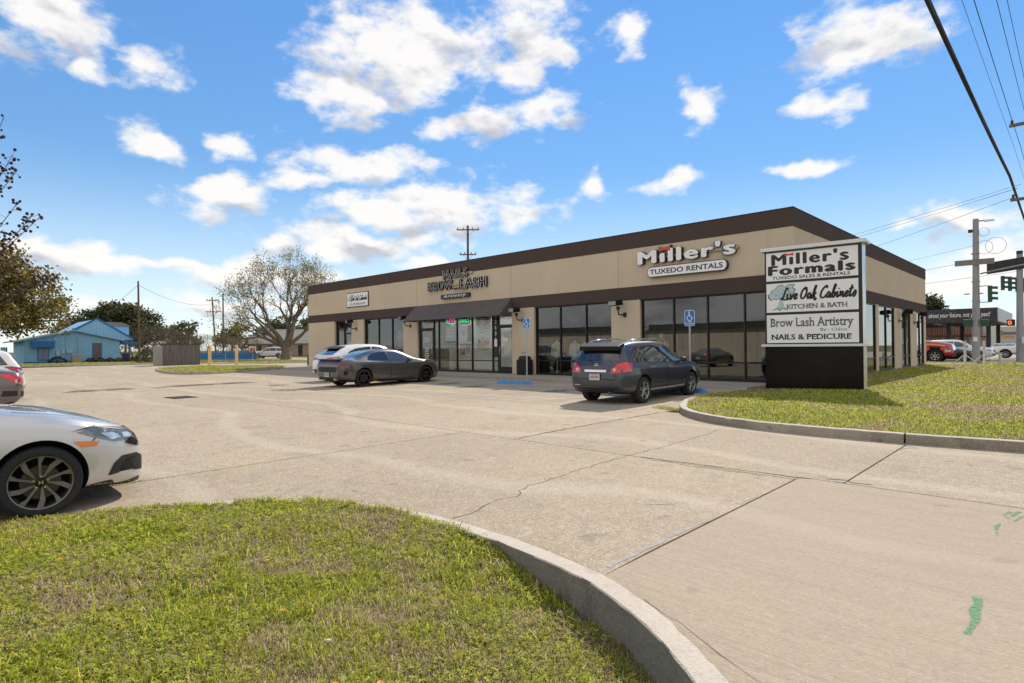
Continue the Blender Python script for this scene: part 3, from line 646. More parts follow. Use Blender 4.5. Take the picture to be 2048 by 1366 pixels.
# rooms behind the glass
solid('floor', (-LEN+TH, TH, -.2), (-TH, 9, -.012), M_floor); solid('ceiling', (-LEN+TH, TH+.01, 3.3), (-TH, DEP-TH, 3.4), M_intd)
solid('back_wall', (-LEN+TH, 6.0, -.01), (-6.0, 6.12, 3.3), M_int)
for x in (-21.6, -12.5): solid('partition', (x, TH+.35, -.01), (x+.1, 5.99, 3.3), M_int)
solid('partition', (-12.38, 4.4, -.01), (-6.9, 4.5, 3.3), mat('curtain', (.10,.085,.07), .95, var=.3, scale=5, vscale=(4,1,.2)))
M_salon = mat('salon_wall', (.70,.74,.70), .85, var=.06, scale=2)
solid('salon_wall', (-21.45, 3.2, -.01), (-12.55, 3.28, 3.29), M_salon)
M_tubes = mat('lit_ceiling_panel', (.9,.9,.88), .5, emit=(1,.97,.9), estr=2.2)
for x in (-20.2,-18.4,-16.6,-14.8):
    for y in (1.2,2.4): MB().box((x-.6,y-.15,3.24),(x+.6,y+.15,3.298)).build('ceiling_lamp', M_tubes, shop)
# storefronts: frame, rails and single panes
def window(x0, x1, mulls, rails, z0=.0, z1=ZB2B-.006, rec=.13, axis='f', w=.05, dep=.11, glass=M_glass, lab=None, skip=(), doors=()):
    """axis f: along the front, s: along the right side"""
    mb = MB(); d0 = rec; d1 = rec+dep
    def bx(a, b, c, d, p=0):
        if axis == 'f': mb.box((a, d0-p, c), (b, d1, d))
        else: mb.box((-d1, a, c), (-d0+p, b, d))
    bx(x0, x1, z0, z0+.09, .004); bx(x0, x1, z1-.06, z1)
    cols = [x0]+list(mulls)+[x1]; zt = z1-.06
    bx(x0, x0+w, z0+.09, zt, .003); bx(x1-w, x1, z0+.09, zt, .003)
    for m_ in mulls: bx(m_-w/2, m_+w/2, z0+.09, zt, .003)
    inner = [(a+(w if i == 0 else w/2), b-(w if i == len(cols)-2 else w/2)) for i, (a, b) in enumerate(zip(cols, cols[1:]))]
    for i, (a, b) in enumerate(inner):
        for r in (rails[i] if isinstance(rails[0], (list, tuple)) else rails): bx(a, b, r-.028, r+.028)
    fr = mb.build('window_frame', M_frame, shop)
    for i, (a, b) in enumerate(inner):
        zs = [z0+.09]+list(rails[i] if isinstance(rails[0], (list, tuple)) else rails)+[zt]
        for j, (c, d) in enumerate(zip(zs, zs[1:])):
            c2 = c+(.028 if j else 0); d2 = d-(.028 if j < len(zs)-2 else 0); pm = MB(); y = rec+dep*.5
            if axis == 'f': pm.add([(a, y, c2), (b, y, c2), (b, y, d2), (a, y, d2)], [(0,1,2,3)])
            else: pm.add([(-y, a, c2), (-y, b, c2), (-y, b, d2), (-y, a, d2)], [(0,1,2,3)])
            pm.build('pane', glass, fr)
    return fr
window(-30.51, -28.29, (-29.45,), ([.67], [2.35]))
window(-26.80, -22.38, (-25.22, -23.72), [.67])
window(-20.95, -13.26, (-19.60, -19.16, -17.60, -16.36, -14.78, -14.36), ([2.42], [.62], [.62], [.62], [.62], [.62], [2.42]))
window(-11.79, -7.38, (-10.28, -8.80), [.67])
window(-5.98, -.32, (-4.54, -3.14, -1.74), [.67])
M_glass_s = glassmat('side_glass', (.35,.38,.4), 2.2, .10)
for a, b in S_OPEN: window(a, b, ((a+b)/2,), [.66], z0=.03, rec=.03, axis='s', dep=.09, glass=M_glass_s)
# doors: pull bars, plates of lettering
M_chrome = mat('brushed_metal', (.6,.6,.6), .25, metal=1)
for x0, x1, hx in ((-20.90,-19.63,-19.72), (-14.33,-13.31,-14.22), (-29.42,-28.34,-29.34)):
    d = MB(); d.box((x0, .135, .09), (x0+.09, .20, 2.39)); d.box((x1-.09, .135, .09), (x1, .20, 2.39)); d.box((x0+.09, .135, .09), (x1-.09, .20, .32)); d.box((x0+.09, .135, 2.28), (x1-.09, .20, 2.39))
    dr = d.build('door', M_frame, shop); MB().tube([(hx, .13, .95), (hx, .085, .98), (hx, .085, 1.32), (hx, .13, 1.35)], .014, 8).build('handle', M_chrome, dr)
FR = ((0, .165, 0), (1, 0, 0), (0, 0, 1)); WT = mat('white_vinyl', (.78,.78,.78), .6)
def onglass(s, x0, x1, z0, z1, m=WT, y=.176, **kw): return lettering('window_lettering', s, m, shop, (x0, x1, z0, z1), ((0, y, 0), (1, 0, 0), (0, 0, 1)), .002, **kw)
onglass('Suite C', -28.98, -28.50, 2.60, 2.74, bold=.02); 
onglass('2263 B', -20.55, -20.05, 2.66, 2.80, bold=.02)
def faint(x0, x1, z0, z1, rows, seed):      # small vinyl lettering too fine to read
    rr = random.Random(seed); mb = MB()
    for i in range(rows):
        z = z1-(i+.5)*(z1-z0)/rows; x = x0+rr.uniform(0, .12)*(x1-x0); e1 = x1-rr.uniform(0, .12)*(x1-x0); h_ = (z1-z0)/rows*.28
        while x < e1: w_ = rr.uniform(.02, .05); mb.box((x, .174, z-h_), (min(x+w_, e1), .176, z+h_*rr.uniform(.4, 1.1))); x += w_+.014
    return mb.build('vinyl_lettering', WT, shop)
faint(-20.52, -20.10, .62, 1.36, 7, 3); faint(-20.62, -20.02, 1.62, 1.92, 3, 4); faint(-29.02, -28.54, 1.34, 1.80, 4, 5); MB().box((-20.56,.174,.56),(-20.04,.176,.585)).build('vinyl_border', WT, shop)
# the tall address panel beside the door
MB().box((-14.70, .15, .80), (-14.42, .17, 3.05)).build('address_panel', M_dark, shop)
for i, ch in enumerate('2263A'): lettering('address_number', ch, WT, shop, (-14.62+(.04 if ch == '1' else 0), -14.50, 2.82-i*.30, 3.02-i*.30), ((0, .149, 0), (1,0,0), (0,0,1)), .003, bold=.02)
MB().box((-14.66, .144, 1.35), (-14.45, .149, 1.72)).build('notice', WT, shop)
MB().box((-14.02, .14, 1.62), (-13.66, .145, 1.76)).build('notice', WT, shop)

# posters and lit signs in the nail shop
def pic(name, x0, x1, z0, z1, col, y=.215, m=None): return MB().box((x0, y, z0), (x1, y+.004, z1)).build(name, m or mat('print_%02d%02d%02d' % tuple(int(c*99) for c in col), col, .6, var=.06, scale=4), None)
def poster(label, x0, x1, z0, z1, shapes, base=(.80,.79,.77), y=.215):
    t = T('poster', label, 'poster', ((x0+x1)/2, y, z0)); W = x1-x0; H = z1-z0; cx = (x0+x1)/2
    MB().box((-W/2, 0, 0), (W/2, .004, H)).build('sheet', mat('print_%02d%02d%02d' % tuple(int(c*99) for c in base), base, .6, var=.05, scale=4), t)
    for i, (pts, col) in enumerate(shapes):
        MB().prism([(-W/2+a*W, b*H) for a, b in pts], -.0010*(i+1)-.001, -.0010*i-.001, 'y').build('print', mat('print_%02d%02d%02d' % tuple(int(c*99) for c in col), col, .6, var=.1, scale=9), t)
    return t
def ell(cx, cy, rx, ry, n=16, a0=0): return [(cx+rx*math.cos(a0+2*math.pi*i/n), cy+ry*math.sin(a0+2*math.pi*i/n)) for i in range(n)]
poster('large white beauty poster with flowers and pale hands in the salon window', -16.15, -14.98, 1.02, 2.92, [(ell(.18,.86,.16,.11),(.45,.62,.12)),(ell(.75,.88,.2,.09),(.50,.30,.22)),(ell(.62,.8,.12,.06),(.75,.62,.5)),([(.2,.62),(.85,.66),(.85,.68),(.2,.64)],(.45,.45,.42)),([(.25,.55),(.8,.58),(.8,.60),(.25,.57)],(.5,.5,.48)),(ell(.35,.2,.3,.10),(.66,.44,.34)),(ell(.7,.28,.2,.07),(.68,.48,.38)),(ell(.25,.33,.09,.05),(.55,.16,.18)),(ell(.6,.12,.3,.05),(.55,.62,.5)),(ell(.5,.42,.04,.03),(.3,.35,.12))])
poster('white facial poster with a dark haired woman in profile', -17.45, -16.52, 1.62, 2.52, [([(.62,.0),(1,.0),(1,1),(.78,1),(.66,.7)],(.55,.38,.29)),([(.80,.1),(1,.0),(1,1),(.82,1),(.78,.8)],(.08,.05,.04)),([(.12,.62),(.5,.62),(.5,.66),(.12,.66)],(.2,.2,.2)),([(.16,.5),(.5,.5),(.5,.55),(.16,.55)],(.2,.2,.2)),([(.22,.4),(.5,.4),(.5,.44),(.22,.44)],(.25,.25,.25))])
poster('pedicure poster with red toenails under a dark blue header', -17.45, -16.50, .84, 1.52, [([(0,.86),(1,.86),(1,1),(0,1)],(.04,.05,.12)),([(.06,.08),(.48,.08),(.48,.82),(.06,.82)],(.5,.22,.2)),(ell(.25,.5,.12,.2),(.68,.45,.38)),(ell(.34,.3,.08,.1),(.5,.06,.08)),(ell(.72,.4,.2,.16),(.68,.5,.42)),([(.55,.55),(.95,.6),(.95,.85),(.55,.85)],(.12,.14,.2))])
poster('pale service list hanging in the salon window by the open sign', -18.62, -17.75, 1.72, 2.5, [([(.1,.72),(.9,.72),(.9,.78),(.1,.78)],(.8,.8,.78)),([(.15,.5),(.85,.5),(.85,.55),(.15,.55)],(.78,.78,.76)),([(.1,.28),(.9,.28),(.9,.33),(.1,.33)],(.78,.78,.76))], base=(.50,.53,.50))
pt = poster('dark board of white lettering low in the salon window', -18.60, -17.72, 1.25, 1.70, [], base=(.03,.03,.035))
for i, s in enumerate(('Permanent Makeup', 'Waxing, Nails, Lashes')): lettering('print', s, WT, pt, (-.38, .38, .24-i*.16, .34-i*.16), ((0, -.001, 0), (1,0,0), (0,0,1)), .001)
poster('dark purple portrait poster in the window left of the awning', -23.42, -22.60, 1.05, 2.62, [(ell(.5,.62,.34,.24),(.30,.19,.24)),([(.2,.84),(.8,.84),(.86,.98),(.14,.98)],(.05,.03,.05)),(ell(.36,.68,.08,.022),(.05,.03,.05)),(ell(.66,.68,.08,.022),(.05,.03,.05)),(ell(.52,.46,.12,.035),(.42,.05,.09)),([(.25,.2),(.75,.2),(.62,.4),(.42,.4)],(.26,.15,.2)),([(.05,.05),(.95,.05),(.95,.16),(.05,.16)],(.16,.05,.1))], base=(.06,.04,.07))
M_neonp = mat('pink_neon', (.9,.2,.45), .4, emit=(1,.12,.42), estr=.8); M_neong = mat('green_neon', (.1,.8,.35), .4, emit=(.05,1,.3), estr=.55)
t = T('neon_sign', 'pink neon OPEN sign in a green oval in the salon window', 'neon sign', (-18.13, .20, 2.62))
MB().prism(ell(0,.24,.46,.24,28), .012, .02, 'y').build('back_panel', M_black, t)
MB().tube([(.44*math.cos(a), 0, .24+.225*math.sin(a)) for a in [2*math.pi*i/32 for i in range(33)]], .014, 6).build('ring', M_neong, t)
lettering('letters', 'OPEN', M_neonp, t, (-.34, .30, .12, .37), ((0, 0, 0), (1,0,0), (0,0,1)), .008, bold=-.005)
t = T('neon_sign', 'green NAILS lights on a black panel in the salon window', 'neon sign', (-17.0, .20, 2.58))
MB().box((-.40, .005, 0), (.40, .03, .40)).build('back_panel', M_black, t, bevel=.01)
lettering('letters', 'NAILS', M_neong, t, (-.34, .34, .09, .31), ((0, .004, 0), (1,0,0), (0,0,1)), .006, bold=-.005)
MB().box((-18.9, .7, -.005), (-18.7, .9, 3.2)).build('pier', mat('white_column', (.7,.7,.68), .8), shop)
# awning
M_awn = mat('brown_canvas', (.105,.088,.082), .9, var=.14, scale=3, bump=.2, bscale=160)
aw = MB(); ax0, ax1, ap, az0, az1 = -21.05, -13.24, .95, 2.82, 3.76
nr = 12
for i in range(nr+1):
    x = ax0+(ax1-ax0)*i/nr
    for j in range(7):
        t_ = j/6; sag = -.012*math.sin(math.pi*t_)*(1 if i % 4 else 0); aw.v.append((x, -.02-ap*t_, az1-(az1-az0)*t_+sag))
for i in range(nr):
    for j in range(6): a = i*7+j; aw.f.append((a, a+1, a+8, a+7))
awn = aw.build('awning', M_awn, shop, smooth=60)
for x in (ax0, ax1): MB().prism([(-.021, az1), (-.021, az0), (-ap-.02, az0)], x-.004, x+.004, 'x').build('awning_side', M_awn, awn)
fr = MB()
for z, y in ((az0+.02, -ap), (az0+.02, -.06)): fr.tube([(ax0, y, z), (ax1, y, z)], .018, 6)
for i in range(6): x = ax0+.05+(ax1-ax0-.1)*i/5; fr.tube([(x, -.06, az0+.02), (x, -ap, az0+.02)], .018, 6)
fr.build('awning_frame', M_dark, awn)
# ------------------------------------------------------------------ signs on the front
PL = ((0, 0, 0), (1, 0, 0), (0, 0, 1))
def oak_icon(parent, rect, plane, depth=.004):
    x0, x1, z0, z1 = rect
    rr = random.Random(4); out = []
    crown = [(.02,.50),(.0,.62),(.10,.66),(.14,.78),(.28,.82),(.36,.93),(.52,.97),(.60,.90),(.76,.96),(.98,.95),(.90,.84),(1.0,.78),(.96,.66),(.86,.62),(.70,.60),(.62,.50),(.58,.44),(.44,.50),(.34,.42),(.22,.44),(.12,.40)]
    trunk = [(.36,.50),(.44,.36),(.40,.22),(.28,.10),(.16,.02),(.36,.07),(.44,.0),(.52,.08),(.74,.02),(.58,.16),(.54,.30),(.60,.44),(.66,.52),(.56,.46),(.50,.50),(.46,.44)]
    def fan(poly, gr):
        cx = sum(p[0] for p in poly)/len(poly); cy = sum(p[1] for p in poly)/len(poly)
        return [(x0+(cx+(a-cx)*gr)*(x1-x0), z0+(cy+(b-cy)*gr)*(z1-z0)) for a, b in poly]
    M_ink = mat('dark_ink', (.05,.08,.10), .5); M_pale = mat('pale_teal_print', (.46,.60,.63), .5)
    for k2, (poly, gr, m, dd) in enumerate(((crown,1.05,M_ink,.4),(trunk,1.06,M_ink,.45),(crown,.97,M_pale,.7),(trunk,.90,M_pale,.85))):
        p = fan(poly, gr); flat_shape('tree_emblem', p, [tuple(range(len(p)))], m, parent, None, plane, depth*dd, fit=False)
    for i in range(14):
        cx, cy = x0+(x1-x0)*rr.uniform(.15,.85), z0+(z1-z0)*rr.uniform(.55,.88); s = (x1-x0)*.025
        flat_shape('tree_emblem', [(cx-s,cy),(cx,cy-s*.6),(cx+s,cy),(cx,cy+s*.5)], [(0,1,2,3)], M_ink, parent, None, plane, depth, fit=False)
def script(parent, s, rect, plane, depth, w=.075, m=M_black):
    vs, fs = stroke_shape(script_word(s), w); return flat_shape('script_lettering', vs, fs, m, parent, rect, plane, depth)
M_grey_ink = mat('grey_ink', (.10,.11,.12), .5)
t = T('wall_sign', 'white framed cabinet shop board with pale tree on the tan wall', 'sign', (-27.45, -.03, 4.07))
MB().box((-1.32,-.02,0),(1.32,.028,.96)).build('frame', M_black, t); MB().box((-1.27,-.028,.045),(1.27,-.0201,.915)).build('panel', M_white, t)
PT = ((0,-.0282,0),(1,0,0),(0,0,1))
oak_icon(t, (-1.18,-.35,.10,.86), PT); script(t, 'Live Oak Cabinets', (-.82,1.20,.36,.80), PT, .006); lettering('lettering', 'KITCHEN & BATH', M_grey_ink, t, (-.55,1.02,.13,.27), PT, .005, bold=.01, serif=True)
t = T('channel_letter_sign', 'black outlined NAILS BROW LASH Artistry letters above the awning', 'sign', (-17.4, -.02, 4.0))
M_race = mat('tan_raceway', (.40,.33,.25), .6, var=.1)
MB().box((-.55,-.06,1.25),(1.35,.018,1.35)).build('raceway', M_race, t); MB().box((-.95,-.06,.70),(1.9,.018,.82)).build('raceway', M_race, t)
def outlined(s, rect):
    for nm, m, z_, d, sm in (('letter_return', M_black, 0, .130, .050), ('letter_edge', M_white, -.130, .004, .052), ('letter_face', mat('dark_letter_face', (.006,.0065,.008), .6, spec=.15), -.134, .004, .020)):
        lettering(nm, s, m, t, rect, ((0,z_,0),(1,0,0),(0,0,1)), d, smear=sm, ref=0, spacing=1.22)
outlined('NAILS', (-1.0,.98,1.10,1.56)); outlined('BROW', (-2.36,-.30,.52,1.02)); outlined('LASH', (.38,2.42,.46,.98))
MB().box((-.22,-.135,.50),(.30,0,.56)).build('dash', M_black, t)
MB().box((-1.18,-.15,.0),(1.14,0,.235)).build('cabinet', M_black, t, bevel=.01); lettering('lettering', 'Artistry', WT, t, (-.98,.95,.02,.215), ((0,-.151,0),(1,0,0),(0,0,1)), .004, bold=.025, shear=.35, spacing=1.3)
t = T('channel_letter_sign', "white Miller's letters with red bow tie over a TUXEDO RENTALS oval", 'sign', (-3.93, -.02, 4.07))
MB().box((-1.35,-.07,.72),(2.06,.018,.82)).build('raceway', M_race, t); MB().prism([(2.02,.70),(2.13,.76),(2.02,.88)], -.09, 0, 'y').build('raceway_end', M_race, t)
for nm, m, d, bo in (('letter_return', M_black, .14, .072), ('letter_face', M_white, .148, .045)):
    lettering(nm, "M\u0131ller's", m, t, (-2.03, 2.02, .545, 1.06), ((0,0,0),(1,0,0),(0,0,1)), d, smear=bo, bold=0, spacing=1.16)
bow = [(-.24,-.10),(-.24,.12),(-.06,.05),(.0,.06),(.06,.05),(.24,.12),(.24,-.10),(.06,-.05),(0,-.06),(-.06,-.05)]
for m, d, s_ in ((M_black,.145,1.12),(M_red,.155,1.0)): flat_shape('bow_tie', [(a*s_-.80,b*s_+1.045) for a, b in bow][::-1], [tuple(range(10))[::-1]], m, t, None, ((0,0,0),(1,0,0),(0,0,1)), d, fit=False)
def pill(x0, x1, z0, z1, n=10):
    r = (z1-z0)/2; return [(x0+r+r*math.cos(math.pi/2+math.pi*i/n)*.8, z0+r+r*math.sin(math.pi/2+math.pi*i/n)) for i in range(n+1)]+[(x1-r+r*math.cos(-math.pi/2+math.pi*i/n)*.8, z0+r+r*math.sin(-math.pi/2+math.pi*i/n)) for i in range(n+1)]
for nm, m, d, gq in (('cabinet', M_black, .15, .03), ('cabinet_face', M_white, .156, 0)): MB().prism(pill(-1.60-gq,1.72+gq,.0-gq,.36+gq), -d, 0, 'y').build(nm, m, t)
lettering('lettering', 'TUXEDO RENTALS', M_black, t, (-1.46,1.55,.08,.28), ((0,-.1565,0),(1,0,0),(0,0,1)), .004, bold=.02)
# ------------------------------------------------------------------ monument sign on the lawn
ms = T('monument_sign', "tall monument sign with three white panels, Miller's Formals on top, on a black base", 'sign', (-.07, -2.38, .0), R(4.4))
W, D = 2.63, .50; M_alu = mat('mill_aluminium', (.62,.62,.61), .32, metal=.85, var=.25, scale=2.2, vscale=(1,1,.5), bump=.05, bscale=3)
MB().box((0,.0,-.2),(W,D,1.255)).build('base', mat('gloss_black_base', (.009,.0078,.007), .18, var=.4, scale=2, spec=.22), ms, bevel=.006, seg=1)
MB().box((W+.001,.01,-.2),(W+.012,D-.01,1.25)).build('base_side', M_alu, ms)
MB().box((.02,.012,1.33),(W-.004,D-.012,4.17)).build('cabinet', M_black, ms); MB().box((W-.003,.004,1.33),(W+.006,D-.004,4.17)).build('cabinet_side', M_alu, ms)
MB().box((.012,.004,1.33),(W-.06,.0118,4.17)).build('face_frame', M_black, ms)
M_trim = mat('white_metal_trim', (.74,.74,.73), .35, var=.05)
MB().box((-.09,-.10,4.17),(W+.11,D+.09,4.275)).build('cap', M_trim, ms, bevel=.008, seg=1); MB().box((-.09,-.08,1.256),(W+.13,D+.08,1.329)).build('ledge', M_trim, ms, bevel=.005, seg=1)
px0, px1 = .06, W-.10; PW = px1-px0
for z0, z1, nm in ((3.26,4.12,'p1'),(2.30,3.18,'p2'),(1.37,2.22,'p3')):
    pn = MB().box((px0,-.006,z0),(px1,.0035,z1)).build('sign_panel', M_white, ms); H = z1-z0; PN = ((px0,-.0062,z0),(1,0,0),(0,0,1))
    def rc(a, b, c, d): return (a*PW, b*PW, c*H, d*H)
    if nm == 'p1':
        lettering('lettering', "M\u0131ller's", M_black, pn, rc(.06,.91,.55,.94), PN, .004, smear=.045, spacing=1.18); lettering('lettering', 'Formals', M_black, pn, rc(.02,.975,.20,.52), PN, .004, smear=.06, spacing=1.2)
        lettering('lettering', 'TUXEDO SALES & RENTALS', M_black, pn, rc(.07,.92,.045,.155), PN, .004, bold=.015)
        flat_shape('bow_tie', [(.267*PW+a*.50, .895*H+b*.42) for a, b in bow][::-1], [tuple(range(10))[::-1]], M_red, pn, None, PN, .006, fit=False)
    elif nm == 'p2':
        oak_icon(pn, rc(.02,.33,.06,.97), PN); script(pn, 'Live Oak Cabinets', rc(.16,.985,.34,.88), PN, .006, .085); lettering('lettering', 'KITCHEN & BATH', M_grey_ink, pn, rc(.23,.89,.10,.26), PN, .004, bold=.02, serif=True)
    else:
        lettering('lettering', 'Brow Lash Artistry', M_grey_ink, pn, rc(.04,.95,.48,.88), PN, .004, bold=.015, serif=True); lettering('lettering', 'By : Chloe', M_grey_ink, pn, rc(.60,.88,.375,.50), PN, .004, bold=-.005, serif=True)
        lettering('lettering', 'NAILS & PEDICURE', M_black, pn, rc(.05,.93,.12,.30), PN, .004, smear=.03, serif=True)
# ------------------------------------------------------------------ flood lights on arms
def floodlight(label, loc, rz):
    t = T('floodlight', label, 'floodlight', loc, rz, 'black flood lights on the shop walls')
    MB().box((-.09,-.03,-.10),(.09,.0,.10)).build('back_plate', M_dark, t, bevel=.006)
    MB().tube([(0,-.03,0),(0,-.30,0),(0,-.34,.04),(0,-.36,.28)], .028, 8).build('arm', M_dark, t, smooth=50)
    MB().box((-.045,-.42,.20),(.045,-.30,.34)).build('knuckle', M_dark, t, bevel=.01)
    h = MB(); P = [(-.24,-.46),(-.30,-.62),(-.30,-.62),(.30,-.62),(.24,-.46)]
    hx = [(-.20,-.20,.34),(.20,-.20,.34),(.26,-.40,.28),(-.26,-.40,.28),(-.22,-.38,.62),(.22,-.38,.62),(.27,-.62,.50),(-.27,-.62,.50)]
    h.hexa([(-.19,-.22,.40),(.19,-.22,.40),(.27,-.62,.34),(-.27,-.62,.34),(-.19,-.30,.62),(.19,-.30,.62),(.27,-.66,.56),(-.27,-.66,.56)]).build('housing', mat('black_lamp_metal', (.012,.0125,.014), .6, spec=.2), t, bevel=.025)
    MB().add([(-.24,-.668,.37),(.24,-.668,.37),(.24,-.678,.54),(-.24,-.678,.54)], [(0,1,2,3)]).build('lens', mat('lamp_lens', (.25,.28,.30), .08, spec=.8), t)
for x, lb in ((-27.65,'black flood light on the pier left of the cabinet shop windows'),(-21.64,'black flood light tucked under the left end of the awning'),(-12.5,'black flood light on the pier right of the awning'),(-6.69,'black flood light on the pier between the two right display windows')): floodlight(lb, (x, 0, 2.62), R(-18))
for y, lb in ((5.1,'black flood light on the side wall behind the monument sign'),(15.9,'black flood light on the wide pier of the right side wall'),(19.9,'black flood light nearest the rear corner of the right side wall')): floodlight(lb, (0, y, 2.55), R(90+10))
# wall switches and pipe on the pier by the bin
MB().box((-12.62,-.02,1.02),(-12.28,-.0003,1.05)).build('wall_plate', mat('grey_pipe', (.25,.23,.2), .6), shop)
# litter bin
t = T('litter_bin', 'square black litter bin against the pier under the flood light', 'bin', (-12.02, -.42, .0), R(2))
M_bin = mat('brown_black_plastic', (.022,.019,.018), .6); b = MB()
for i in range(18): u = -.27+i*.032; b.box((u,-.28,.04),(u+.022,-.262,.70))
for i in range(17): u = -.27+i*.032; b.box((.262,u,.04),(.28,u+.022,.70))
b.build('slats', M_bin, t); MB().box((-.26,-.26,0),(.26,.26,.72)).build('body', M_bin, t, bevel=.02)
MB().lathe([(.0,.90),(.20,.89),(.30,.84),(.31,.72),(.29,.70),(0,.70)], 4, c=(0,0,0)).build('lid', mat('black_bin_lid', (.012,.012,.012), .4), t, bevel=.02, rz=R(45))
# ------------------------------------------------------------------ mannequins in the display windows
def mannequin(label, x, y, z0, cloth, kindp):
    t = T('mannequin', label, 'mannequin', (x, y, z0), 0)
    st = [(.0,.20,.13),(.10,.205,.135),(.25,.19,.12),(.40,.205,.13),(.55,.235,.135),(.64,.22,.11),(.70,.12,.08),(.73,.07,.06)]
    mb = MB(); n = 18
    for (z, rx, ry) in st:
        for i in range(n): a = 2*math.pi*i/n; mb.v.append((rx*math.cos(a), ry*math.sin(a), z+.75))
    for j in range(len(st)-1):
        for i in range(n): a = j*n+i; b2 = j*n+(i+1) % n; mb.f.append((a, b2, b2+n, a+n))
    for s in (-1, 1): mb.tube([(s*.20,0,1.37),(s*.26,.0,1.22),(s*.285,-.01,1.02),(s*.275,-.04,.80)], [.065,.065,.055,.045], 10)
    m = mat('cloth_%02d%02d%02d' % tuple(int(c*99) for c in cloth), cloth, .9, var=.10, scale=7, bump=.3, bscale=9); mb.build('jacket', m, t, smooth=60)
    lap = MB()
    for s in (-1, 1): lap.prism([(s*.015,1.05),(s*.11,1.36),(s*.07,1.42),(s*.02,1.40)], -.150, -.128, 'y')
    lap.build('lapel', m, t)
    MB().ball((0,0,1.49),(.05,.05,.05)).build('neck_cap', mat('mannequin_white', (.75,.73,.70), .4), t, smooth=60)
    if kindp: MB().tube([(0,0,.76),(0,0,.45),(.0,.0,.25)], [.19,.21,.19], 16).build('skirt', m, t, smooth=60)
    MB().cyl((0,0,0),.02,.80,8).build('pole', M_chrome, t); MB().cyl((0,0,0),.16,.02,16).build('base', M_chrome, t)
    if kindp == 2: MB().ball((0,0,1.62),(.075,.095,.12), 14, 9).build('head', mat('mannequin_white', (.75,.73,.70), .4), t, smooth=60)
mannequin('cream tuxedo jacket on a headless mannequin in the left display window', -10.80, .52, .08, (.80,.76,.58), 0)
mannequin('pale blue outfit on a mannequin in the left display window', -9.72, .52, .06, (.62,.72,.78), 1)
mannequin('white tuxedo jacket on a mannequin beside the window mullion', -9.10, .55, .05, (.82,.86,.90), 0)
mannequin('white mannequin with a head behind the blue car', -5.35, .60, .10, (.65,.48,.4), 2)
solid('display_plinth', (-11.7, .32, -.008), (-7.5, 1.3, .04), M_intd)
# ------------------------------------------------------------------ parking signs and stops
def isa(parent, plane, s=1.0):
    st = [[(.0,.62),(-.02,.30),(.22,.30),(.34,.04),(.44,.08)],[(-.01,.46),(.18,.46)]]
    vs, fs = stroke_shape(st, .045); flat_shape('wheelchair_symbol', [(a*s, b*s) for a, b in vs], fs, WT, parent, None, plane, .002, fit=False)
    arc = [[(.05+.27*math.cos(a), .12+.27*math.sin(a)) for a in [R(130+i*22) for i in range(12)]]]
    vs, fs = stroke_shape(arc, .035); flat_shape('wheelchair_symbol', [(a*s, b*s) for a, b in vs], fs, WT, parent, None, plane, .002, fit=False)
    c = ell(.0,.74,.085,.085,14); flat_shape('wheelchair_symbol', [(a*s, b*s) for a, b in c], [tuple(range(14))], WT, parent, None, plane, .002, fit=False)
M_hcblue = mat('blue_sign_paint', (.01,.16,.50), .4); M_galv = mat('galvanised_steel', (.45,.46,.46), .45, metal=.6, var=.12, scale=9)
def ada(label, x, y, zc, h, rz):
    z = gz(y); t = T('parking_sign', label, 'parking sign', (x, y, z), rz, 'blue accessible parking signs')
    p = MB(); H = zc+h/2-z
    p.prism([(-.03,-.005),(-.012,.014),(.012,.014),(.03,-.005),(.024,-.008),(.008,.008),(-.008,.008),(-.024,-.008)], 0, H+.02); p.build('post', M_galv, t)
    w = h*.62; z0 = H-h; PLn = ((0,-.016,z0),(1,0,0),(0,0,1))
    def rr(w, h, r, dz=0): return [(sx*(w/2-r)+r*math.cos(a), dz+(h/2 if 1 else 0)+sy*(h/2-r)+r*math.sin(a)) for sx, sy, b0 in ((1,1,0),(-1,1,90),(-1,-1,180),(1,-1,270)) for a in (R(b0), R(b0+45), R(b0+90))]
    MB().prism(rr(w, h, .04, z0), -.012, -.008, 'y').build('plate', WT, t)
    q = rr(w-.03, h-.03, .03, z0+.015); MB().prism(q, -.0145, -.0122, 'y').build('plate_face', M_hcblue, t)
    isa(t, ((-.02*h/.6,-.0146,z0+h*.44),(1,0,0),(0,0,1)), h*.58)
    lettering('lettering', 'VAN', WT, t, (-w*.2, w*.2, z0+h*.25, z0+h*.35), ((0,-.0146,0),(1,0,0),(0,0,1)), .001, bold=.02); lettering('lettering', 'ACCESSIBLE', WT, t, (-w*.42, w*.42, z0+h*.10, z0+h*.20), ((0,-.0146,0),(1,0,0),(0,0,1)), .001, bold=.02)
ada('blue wheelchair sign on a thin post behind the blue stop', -8.42, -4.18, 2.20, .46, R(22)); ada('blue wheelchair sign standing in front of the blue car', -2.02, -3.45, 2.19, .50, R(18))
M_stop = mat('bright_blue_concrete', (.06,.26,.60), .8, var=.25, scale=8)
def wheel_stop(label, x, y, rz, L=1.62):
    t = T('wheel_stop', label, 'wheel stop', (x, y, gz(y)+.002), rz); mb = MB(); h = .12
    sec = [(-.09,0),(-.085,.04),(-.05,h),(.05,h),(.085,.04),(.09,0)]; n = 18
    for i in range(n+1):
        u = -L/2+L*i/n; e2 = min(1, (L/2-abs(u))/.10+.35)
        for a, z in sec: mb.v.append((u, a*(.55+.45*e2), z*e2+random.uniform(-.002,.002)))
    for i in range(n):
        for q in range(5): a = i*6+q; mb.f.append((a, a+1, a+7, a+6))
    mb.f.append(tuple(range(6))); mb.f.append(tuple(n*6+q for q in range(6))); mb.build('block', M_stop, t, smooth=40)
    for s in (-.5, .5): MB().cyl((s, 0, h-.002), .015, .006, 8).build('pin', M_iron, t)
